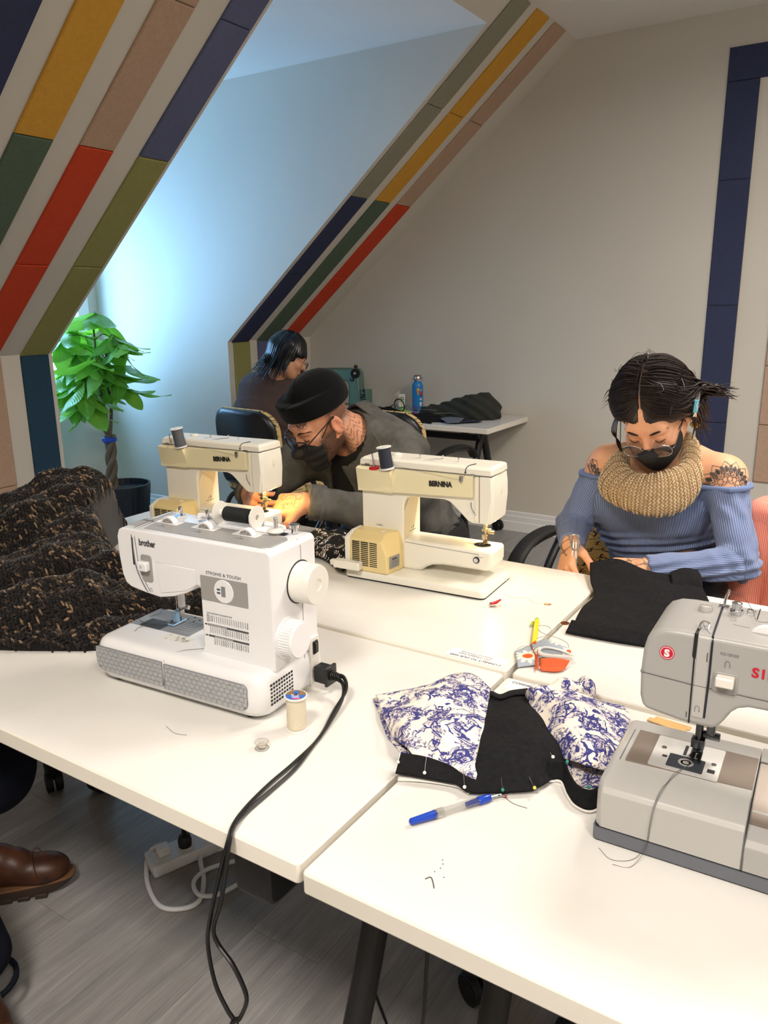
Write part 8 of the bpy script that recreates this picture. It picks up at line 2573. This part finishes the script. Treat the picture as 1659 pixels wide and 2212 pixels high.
# loose threads
for nm, lab, pts, m in (('loose_thread', 'long pale thread trailing from the cream machine to the chip', [(-0.742, 1.66, 0.826), (-0.732, 1.665, 0.79), (-0.722, 1.662, 0.75), (-0.715, 1.645, 0.731), (-0.705, 1.62, 0.7306), (-0.680, 1.61, 0.7306), (-0.655, 1.625, 0.7306), (-0.63, 1.605, 0.7306), (-0.606, 1.612, 0.7306)], m_thr_cream),
                        ('loose_thread', 'grey thread looped beside the yellow pen', [(-0.552, 1.405, .7306), (-0.535, 1.46, .7306), (-0.548, 1.49, .7306), (-0.568, 1.485, .7306), (-0.552, 1.455, .7306), (-0.50, 1.44, .7306), (-0.478, 1.415, .7306), (-0.488, 1.39, .7306), (-0.515, 1.392, .7306)], m_ink2),
                        ('loose_thread', 'short dark thread snip on the nearest table', [(-0.3945, 0.694, .7306), (-0.3905, 0.700, .7306), (-0.384, 0.694, .7306), (-0.378, 0.686, .7306)], m_ink),
                        ('loose_thread', 'dark thread by the tip of the seam ripper', [(-0.388, 0.895, .7306), (-0.365, 0.885, .7306), (-0.345, 0.885, .7306)], m_ink),
                        ('loose_thread', 'thin curl of thread on the left table', [(-0.93, 0.78, .7306), (-0.90, 0.772, .7306), (-0.88, 0.778, .7306)], m_ink2)):
    o = obj(nm, MB().tube(cpath(pts, 6), 0.0004 if 'snip' not in lab else 0.0007, 5), m)
    tag(o, lab, 'thread', 'loose threads on the tables')
lt = thing('lint_scrap', 'specks of dark lint on the nearest table', 'lint', (-0.389, 0.72, 0.73))
for x, y in ((-0.004, 0.014), (0.0, 0.008), (0.001, 0.0), (-0.002, -0.009), (0.012, -0.012)):
    obj('speck', MB().ell((x, y, 0.0006), (0.0009, 0.0007, 0.0006), 6, 4), m_ink, lt)
# embroidery snips in the woman's right hand
h = W_HANDS[1]
sc0 = np.array((-0.638, 1.895, 0.755))
sn = thing('thread_snips', 'small steel thread snips held by the woman in the blue top', 'scissors', tuple(sc0))
for s_ in (-1, 1):
    obj('blade', MB().loft([[(s_ * 0.001, 0.0, 0.045), (s_ * 0.005, 0.0, 0.045), (s_ * 0.005, 0.003, 0.045), (s_ * 0.001, 0.003, 0.045)], [(s_ * 0.002, 0, 0.0), (s_ * 0.008, 0, 0.0), (s_ * 0.008, 0.003, 0.0), (s_ * 0.002, 0.003, 0.0)], [(s_ * 0.0005, 0, -0.042), (s_ * 0.002, 0, -0.042), (s_ * 0.002, 0.001, -0.042), (s_ * 0.0005, 0.001, -0.042)]]), m_chrome, sn, bevel=0.0006)
    obj('grip', MB().tube(cpath([(s_ * 0.003, 0.001, 0.02), (s_ * 0.011, 0.001, 0.035), (s_ * 0.008, 0.001, 0.058), (0, 0.001, 0.062)], 4), 0.003, 8), M('mottled_grip', (150, 152, 158), 0.3, 0.6, var=0.4, vscale=120), sn)

# ================================================================== cords and the power strip
m_cord = M('black_cord', (18, 18, 20), 0.35)
pc = thing('black_cable', 'black power cord from the white machine hanging over the table edge', 'cable', (-0.75, 1.0, 0.73))
O_ = Vector((-0.75, 1.0, 0.73))
L_ = lambda pts: cpath([tuple(Vector(p) - O_) for p in pts], 8)
pa = [(-0.758, 1.012, 0.768), (-0.740, 1.015, 0.766), (-0.722, 0.995, 0.755), (-0.712, 0.945, 0.741), (-0.690, 0.876, 0.734), (-0.680, 0.80, 0.7335), (-0.676, 0.74, 0.7335), (-0.668, 0.685, 0.7335), (-0.655, 0.645, 0.735), (-0.648, 0.625, 0.722), (-0.664, 0.618, 0.66), (-0.682, 0.618, 0.60), (-0.692, 0.618, 0.55), (-0.684, 0.618, 0.49), (-0.664, 0.618, 0.455), (-0.646, 0.618, 0.435), (-0.61, 0.60, 0.40), (-0.56, 0.55, 0.25), (-0.5, 0.45, 0.01)]
pb = [(-0.758, 1.012, 0.762), (-0.738, 1.008, 0.758), (-0.716, 0.975, 0.748), (-0.700, 0.915, 0.736), (-0.684, 0.850, 0.7335), (-0.669, 0.79, 0.7335), (-0.664, 0.73, 0.7335), (-0.660, 0.675, 0.7335), (-0.650, 0.640, 0.736), (-0.643, 0.622, 0.72), (-0.656, 0.615, 0.64), (-0.676, 0.616, 0.585), (-0.672, 0.618, 0.56), (-0.648, 0.618, 0.54), (-0.630, 0.618, 0.512), (-0.626, 0.618, 0.49), (-0.640, 0.618, 0.455), (-0.652, 0.61, 0.43), (-0.63, 0.59, 0.30), (-0.52, 0.47, 0.01)]
for p in (pa, pb):
    obj('cord', MB().tube(L_(p), 0.0030, 8, flat=1.35), m_cord, pc)
pl_ = obj('plug', MB().box((-0.781, 1.010, 0.766), (0.026, 0.024, 0.030), M=Matrix.Translation(-O_)), m_blkplast, pc, bevel=0.003)
obj('plug_collar', MB().box((-0.766, 1.011, 0.766), (0.006, 0.030, 0.036), M=Matrix.Translation(-O_)), m_blkplast, pl_, bevel=0.002)
mb = MB()
for k in range(5):
    mb.lathe([(0.009 - 0.0007 * k, 0), (0.0095 - 0.0007 * k, 0.001), (0.009 - 0.0007 * k, 0.002)], 14, M=Matrix.Translation(-O_) @ frame((-0.762 + 0.0035 * k, 1.0115, 0.7655), (0, 1, 0), (0, 0, 1)))
obj('strain_relief', mb, m_blkplast, pl_, kind='stuff')

ps = thing('power_strip', 'white power strip lying on the floor under the left table', 'power strip', (-1.41, 1.20, 0), math.radians(68))
m_wp = M('white_strip_plastic', (226, 228, 232), 0.35)
obj('strip_body', MB().prism(rrect(-0.09, 0.20, -0.038, 0.038, 0.008), 0, 0.032), m_wp, ps, bevel=0.004)
for k in range(4):
    oc = obj('outlet', MB().prism(rrect(-0.07 + 0.058 * k, -0.03 + 0.058 * k, -0.02, 0.02, 0.004), 0.0318, 0.0335), m_wp, ps, bevel=0.0008)
    for y in (-0.006, 0.006):
        obj('slot', MB().b2((-0.058 + 0.058 * k, y - 0.001, 0.0333), (-0.050 + 0.058 * k, y + 0.001, 0.0338)), m_dark, oc)
pg = obj('white_plug', MB().prism(rrect(-0.066, -0.034, -0.014, 0.014, 0.005), 0.0335, 0.058), m_wp, ps, bevel=0.004)
pg2 = obj('black_plug', MB().lathe([(0.017, 0.0335), (0.018, 0.05), (0.014, 0.062), (0.006, 0.066), (0.006, 0.09)], 20, M=Matrix.Translation((0.008, 0, 0))), m_blkplast, ps)
wc = thing('extension_cord', 'white extension cord looped on the floor by the power strip', 'cord', (-1.35, 1.12, 0))
w0 = Vector((-1.35, 1.12, 0))
obj('cord', MB().tube(cpath([tuple(Vector(q) - w0) for q in ((-1.443, 1.163, 0.050), (-1.47, 1.150, 0.03), (-1.462, 1.125, 0.012), (-1.402, 1.076, 0.0065), (-1.323, 1.042, 0.0065), (-1.272, 1.061, 0.0065), (-1.253, 1.103, 0.0065), (-1.296, 1.161, 0.0075), (-1.36, 1.214, 0.012), (-1.39, 1.28, 0.018), (-1.34, 1.36, 0.0065))], 8), 0.0060, 10), m_wp, wc)
obj('cord', MB().tube(cpath([tuple(Vector(q) - w0) for q in ((-1.20, 1.34, 0.0065), (-1.262, 1.274, 0.0065), (-1.31, 1.191, 0.012), (-1.304, 1.137, 0.016), (-1.259, 1.109, 0.018), (-1.226, 1.138, 0.012), (-1.21, 1.21, 0.0065), (-1.20, 1.29, 0.0065))], 8), 0.0055, 10), m_wp, wc)
obj('cord', MB().tube(cpath([tuple(Vector(q) - w0) for q in ((-1.33, 1.25, 0.02), (-1.25, 1.28, 0.06), (-1.17, 1.33, 0.08), (-1.08, 1.38, 0.05), (-1.0, 1.36, 0.0065))], 8), 0.0030, 8), m_wp, wc)
bc = obj('black_cable', MB().tube(cpath([(-0.45, 0.86, 0.70), (-0.47, 0.84, 0.50), (-0.475, 0.83, 0.35), (-0.50, 0.84, 0.22), (-0.56, 0.9, 0.10), (-0.62, 1.0, 0.006), (-0.8, 1.15, 0.006)], 8), 0.003, 8), m_cord)
tag(bc, 'thin black cable hanging under the nearest right table', 'cable')

# ================================================================== on the desk at the far wall
bo = thing('water_bottle', 'blue steel water bottle with stickers on the desk', 'bottle', (-2.565, 4.40, 0.73), 0.5)
obj('bottle_body', MB().lathe([(0.030, 0), (0.034, 0.004), (0.035, 0.012), (0.035, 0.155), (0.034, 0.168), (0.028, 0.182), (0.0225, 0.190), (0.022, 0.200), (0.001, 0.201)], 32), M('blue_enamel', (30, 128, 200), 0.3), bo, smooth=50)
cp = obj('cap', MB().lathe([(0.0245, 0.198), (0.025, 0.203), (0.025, 0.222), (0.0235, 0.224), (0.001, 0.225)], 28), m_steel, bo)
obj('cap_top', MB().lathe([(0.0235, 0.2245), (0.0235, 0.2295), (0.001, 0.230)], 28), M('bamboo', (150, 108, 70), 0.6), cp)
obj('cap_loop', MB().tube(cpath([(-0.026, 0, 0.216), (-0.034, -0.01, 0.208), (-0.018, -0.028, 0.196), (0.018, -0.028, 0.200), (0.032, -0.008, 0.212), (0.026, 0, 0.217)], 5), 0.0018, 6), m_steel, cp)


def bottle_sticker(a0, a1, z0, z1, m, nm='sticker', r=0.0353):
    n = 8; mb = MB()
    mb.sheet(lambda u, v: (r * math.cos(a0 + (a1 - a0) * u), r * math.sin(a0 + (a1 - a0) * u), z0 + (z1 - z0) * v), n, 1)
    return obj(nm, mb, m, bo, smooth=60, solid=0.0004)


A = -1.55
bottle_sticker(A - 0.15, A + 0.35, 0.125, 0.150, M('amber_sticker', (226, 160, 40), 0.5)); bottle_sticker(A - 0.05, A + 0.18, 0.105, 0.125, M('amber_sticker'))
bottle_sticker(A + 0.5, A + 0.95, 0.10, 0.128, M('red_sticker', (200, 40, 44), 0.5)); bottle_sticker(A + 0.42, A + 0.9, 0.072, 0.086, m_wplast2); bottle_sticker(A + 0.40, A + 0.9, 0.036, 0.062, m_wplast2)
bottle_sticker(A - 1.3, A - 0.95, 0.05, 0.085, M('pink_sticker', (206, 60, 110), 0.5)); bottle_sticker(A - 0.8, A + 0.1, 0.006, 0.036, M('plum_sticker', (92, 70, 120), 0.5))
text('lettering', 'I', 0.02, m_wplast, bo, (0.0356 * math.cos(A + 0.62), 0.0356 * math.sin(A + 0.62), 0.131), (-math.sin(A + 0.62), math.cos(A + 0.62), 0), (0, 0, 1), 0.0006, 0.0002)

jb = thing('juice_box', 'white juice box with a bent straw on the desk', 'juice box', (-2.665, 4.37, 0.73), 0.5)
obj('carton', MB().b2((-0.021, -0.016, 0), (0.021, 0.016, 0.108)), m_wplast2, jb, bevel=0.001)
obj('green_base', MB().b2((-0.0213, -0.0163, 0.001), (0.0213, 0.0163, 0.03)), M('leaf_green_print', (120, 170, 80), 0.5, var=0.5, vscale=60), jb)
text('lettering', 'Juicy\nJuice', 0.017, M('dark_green_print', (40, 84, 44), 0.5), jb, (0, -0.0165, 0.083), (1, 0, 0), (0, 0, 1), 0.0005, 0.0002, 'CENTER', 0.95, lines=0.75)
obj('label_band', MB().b2((-0.017, -0.0168, 0.058), (0.017, -0.0155, 0.064)), M('leaf_green_print'), jb)
obj('label_dot', MB().uprism(circ(0.0, 0.047, 0.005, 14), -0.0168, -0.0155), M('amber_sticker'), jb)
obj('straw', MB().tube([(-0.012, 0, 0.106), (-0.014, 0, 0.124), (-0.042, -0.008, 0.102)], 0.0022, 8), m_wplast, jb)


def heap(name, label, cat, fn, lo, hi, mat, h=0.008, smoothit=3, child='folded_cloth'):
    c = (np.array(lo) + np.array(hi)) / 2; c[2] = lo[2] + 0.01
    t = thing(name, label, cat, tuple(c))
    sdf_obj(child, fn, lo, hi, h, mat, t, None, Matrix.Translation(tuple(-c)), smoothit)
    return t


m_olive_f = M('dark_olive_fleece', (44, 46, 38), 0.95, bump=0.3, bscale=500)


def hood(P):
    d = s_ell(P, (-2.15, 4.30, 0.755), (0.20, 0.13, 0.10))
    d = smin(d, s_ell(P, (-2.06, 4.28, 0.80), (0.10, 0.11, 0.085)), 0.05)
    d = smin(d, s_cap(P, v3(-2.02, 4.28, 0.84), v3(-2.005, 4.28, 0.895), 0.03, 0.008), 0.03)
    d = smin(d, s_ell(P, (-2.35, 4.28, 0.745), (0.12, 0.11, 0.05)), 0.05)
    d = d + wob(P, 0.008, 26, 3) + 0.006 * np.sin((P[:, 0] * 0.8 + P[:, 2] * 1.6 + P[:, 1]) * 60)
    return np.maximum(d, 0.731 - P[:, 2])


heap('hoodie', 'dark olive fleece hoodie bundled on the end of the desk', 'hoodie', hood, (-2.52, 4.1, 0.71), (-1.88, 4.47, 0.95), m_olive_f)


def blk(P):
    d = s_ell(P, (-2.42, 4.07, 0.735), (0.26, 0.11, 0.032))
    d = smin(d, s_ell(P, (-2.62, 4.08, 0.74), (0.10, 0.11, 0.05)), 0.04)
    d = smin(d, s_cap(P, v3(-2.6, 3.96, 0.742), v3(-2.22, 3.95, 0.735), 0.022, 0.018), 0.03)
    d = d + wob(P, 0.007, 32, 8) + 0.004 * np.sin(P[:, 0] * 70 + P[:, 1] * 50)
    return np.maximum(d, 0.731 - P[:, 2])


heap('cloth', 'black cloth spread on the desk behind the empty chair', 'cloth', blk, (-2.78, 3.88, 0.71), (-2.12, 4.24, 0.83), m_bjersey)
z0 = (-2.1, 4.05, 0.73)
m_dscr = M('grey_denim_scrap', (96, 104, 116), 0.9, bump=0.3, bscale=600); m_dscr2 = M('navy_denim_scrap', (34, 40, 60), 0.9, bump=0.3, bscale=600)
ds = thing('fabric_scrap', 'grey and navy denim scraps at the front of the desk', 'fabric scrap', z0)
cloth('scrap', [Z([(-2.22, 4.12), (-2.14, 4.16)], .745), Z([(-2.20, 4.04), (-2.08, 4.10)], .752), Z([(-2.12, 3.97), (-2.06, 4.0)], .740)], m_dscr, ds, 10, 10, 0.003, 3, 0.002, o0=z0)
cloth('scrap', [Z([(-2.14, 4.10), (-2.04, 4.18)], .738), Z([(-2.08, 4.0), (-1.97, 4.12)], .738)], m_dscr2, ds, 10, 8, 0.003, 6, 0.002, o0=z0)
ds2 = thing('fabric_scrap', 'tangle of grey ribbon scraps by the juice box', 'fabric scrap', (-2.52, 4.12, 0.77))
for k, pts in enumerate(([(-0.10, 0.02, 0.01), (-0.04, 0.0, 0.035), (0.0, -0.02, 0.01)], [(-0.02, 0.03, 0.01), (0.04, 0.02, 0.03), (0.08, -0.01, 0.01)], [(0.06, 0.02, 0.01), (0.16, 0.0, 0.015), (0.24, 0.02, 0.012)])):
    obj('ribbon', MB().tube(cpath(pts, 6), 0.010, 6, flat=0.12, up=(0, 0, 1)), m_dscr, ds2)
wl = obj('wire_loop', MB().tube([(0.036 * math.cos(2 * PI * k / 24), -0.01 * math.sin(2 * PI * k / 24), 0.045 + 0.042 * math.sin(2 * PI * k / 24)) for k in range(24)], 0.004, 6, closed=True), m_cord, None, loc=(-2.61, 4.25, 0.735))
tag(wl, 'loop of black cable standing in front of the juice box', 'cable')
sr = thing('seam_ripper', 'lime and purple seam ripper on the black cloth on the desk', 'seam ripper', (-2.42, 4.0, 0.775))
obj('lime_cap', MB().tube([(0, 0, 0), (0.004, 0, 0), (0.036, 0.005, 0), (0.042, 0.006, 0)], [0.004, 0.010, 0.011, 0.006], 12), M('lime_plastic'), sr)
obj('purple_handle', MB().tube([(0.04, 0.006, 0), (0.066, 0.01, 0), (0.070, 0.01, 0), (0.078, 0.012, 0)], [0.006, 0.005, 0.008, 0.006], 12), M('purple_plastic', (120, 50, 110), 0.3), sr)
tw = obj('tweezers', MB().tube([(0, 0, 0), (0.09, 0.03, 0.004), (0.13, 0.045, 0.0)], [0.004, 0.004, 0.001], 8, flat=0.4), m_chrome, None, loc=(-2.26, 4.07, 0.773))
tag(tw, 'steel tweezers lying across the black cloth on the desk', 'tweezers')
lb_ = thing('fabric_scrap', 'light blue denim hanging over the empty chair at the desk', 'fabric scrap', (-2.27, 3.34, 0.88))
cloth('scrap', [Z([(-2.34, 3.36), (-2.26, 3.35), (-2.19, 3.34)], .892, .898, .893), Z([(-2.36, 3.325), (-2.27, 3.305), (-2.20, 3.30)], .885, .895, .888), Z([(-2.35, 3.31), (-2.28, 3.295), (-2.22, 3.295)], .84, .855, .845)], M('light_blue_denim', (140, 164, 196), 0.9, bump=0.3, bscale=600), lb_, 12, 10, 0.002, 3, 0.003, zmin=0.1, o0=(-2.27, 3.34, 0.88))

# green vintage machine, mostly hidden behind the man
gm = thing('sewing_machine', 'green enamel vintage sewing machine on the desk by the far wall', 'sewing machine', (-3.22, 4.14, 0.73), 0.05)
m_green = M('green_hammer_enamel', (96, 128, 116), 0.28, 0.2, bump=0.05, bscale=300)
obj('base', MB().prism(rrect(0, 0.39, 0, 0.18, 0.015), 0, 0.035), m_green, gm, bevel=0.005)
obj('arm_and_column', MB().uprism([(0.25, 0.03), (0.345, 0.03), (0.335, 0.12), (0.325, 0.25), (0.30, 0.275), (0.06, 0.27), (0.03, 0.25), (0.025, 0.12), (0.085, 0.12), (0.10, 0.19), (0.24, 0.19), (0.255, 0.16)], 0.05, 0.135), m_green, gm, smooth=30, bevel=0.014, seg=4)
obj('motor', MB().prism(rrect(0.335, 0.385, 0.06, 0.14, 0.01), 0.03, 0.14), m_green, gm, bevel=0.008)
mb = MB()
for k in range(5):
    mb.b2((0.345, 0.058, 0.05 + 0.014 * k), (0.38, 0.062, 0.056 + 0.014 * k))
obj('motor_vents', mb, m_dark, gm, kind='stuff')
hwv = spin_wheel('handwheel', gm, (0.318, 0.045, 0.245), 0.030, 0.02, (0.25, -1, 0), m_blkplast)
obj('wheel_hub', MB().lathe([(0.012, 0.020), (0.011, 0.022), (0.004, 0.022), (0.001, 0.024)], 20, M=frame((0.318, 0.045, 0.245), (1, 0.25, 0), (0, 0, 1))), m_steel, hwv)
obj('spool_stand', MB().lathe([(0.012, 0.27), (0.012, 0.292), (0.005, 0.294)], 16, M=Matrix.Translation((0.29, 0.09, 0))), m_blkplast, gm)
obj('spool_tip', MB().cyl((0.29, 0.09, 0.293), (0.29, 0.09, 0.302), 0.005, 10), M('lime_plastic'), gm)
obj('stitch_dial', MB().lathe([(0.016, 0), (0.015, 0.006), (0.004, 0.008)], 20, M=frame((0.285, 0.049, 0.205), (1, 0, 0), (0, 0, 1))), m_dsteel, gm)
obj('motor_cord', MB().tube(cpath([(0.36, 0.058, 0.13), (0.38, 0.04, 0.145), (0.385, 0.03, 0.11), (0.355, 0.045, 0.09)], 5), 0.004, 8), m_cord, gm)
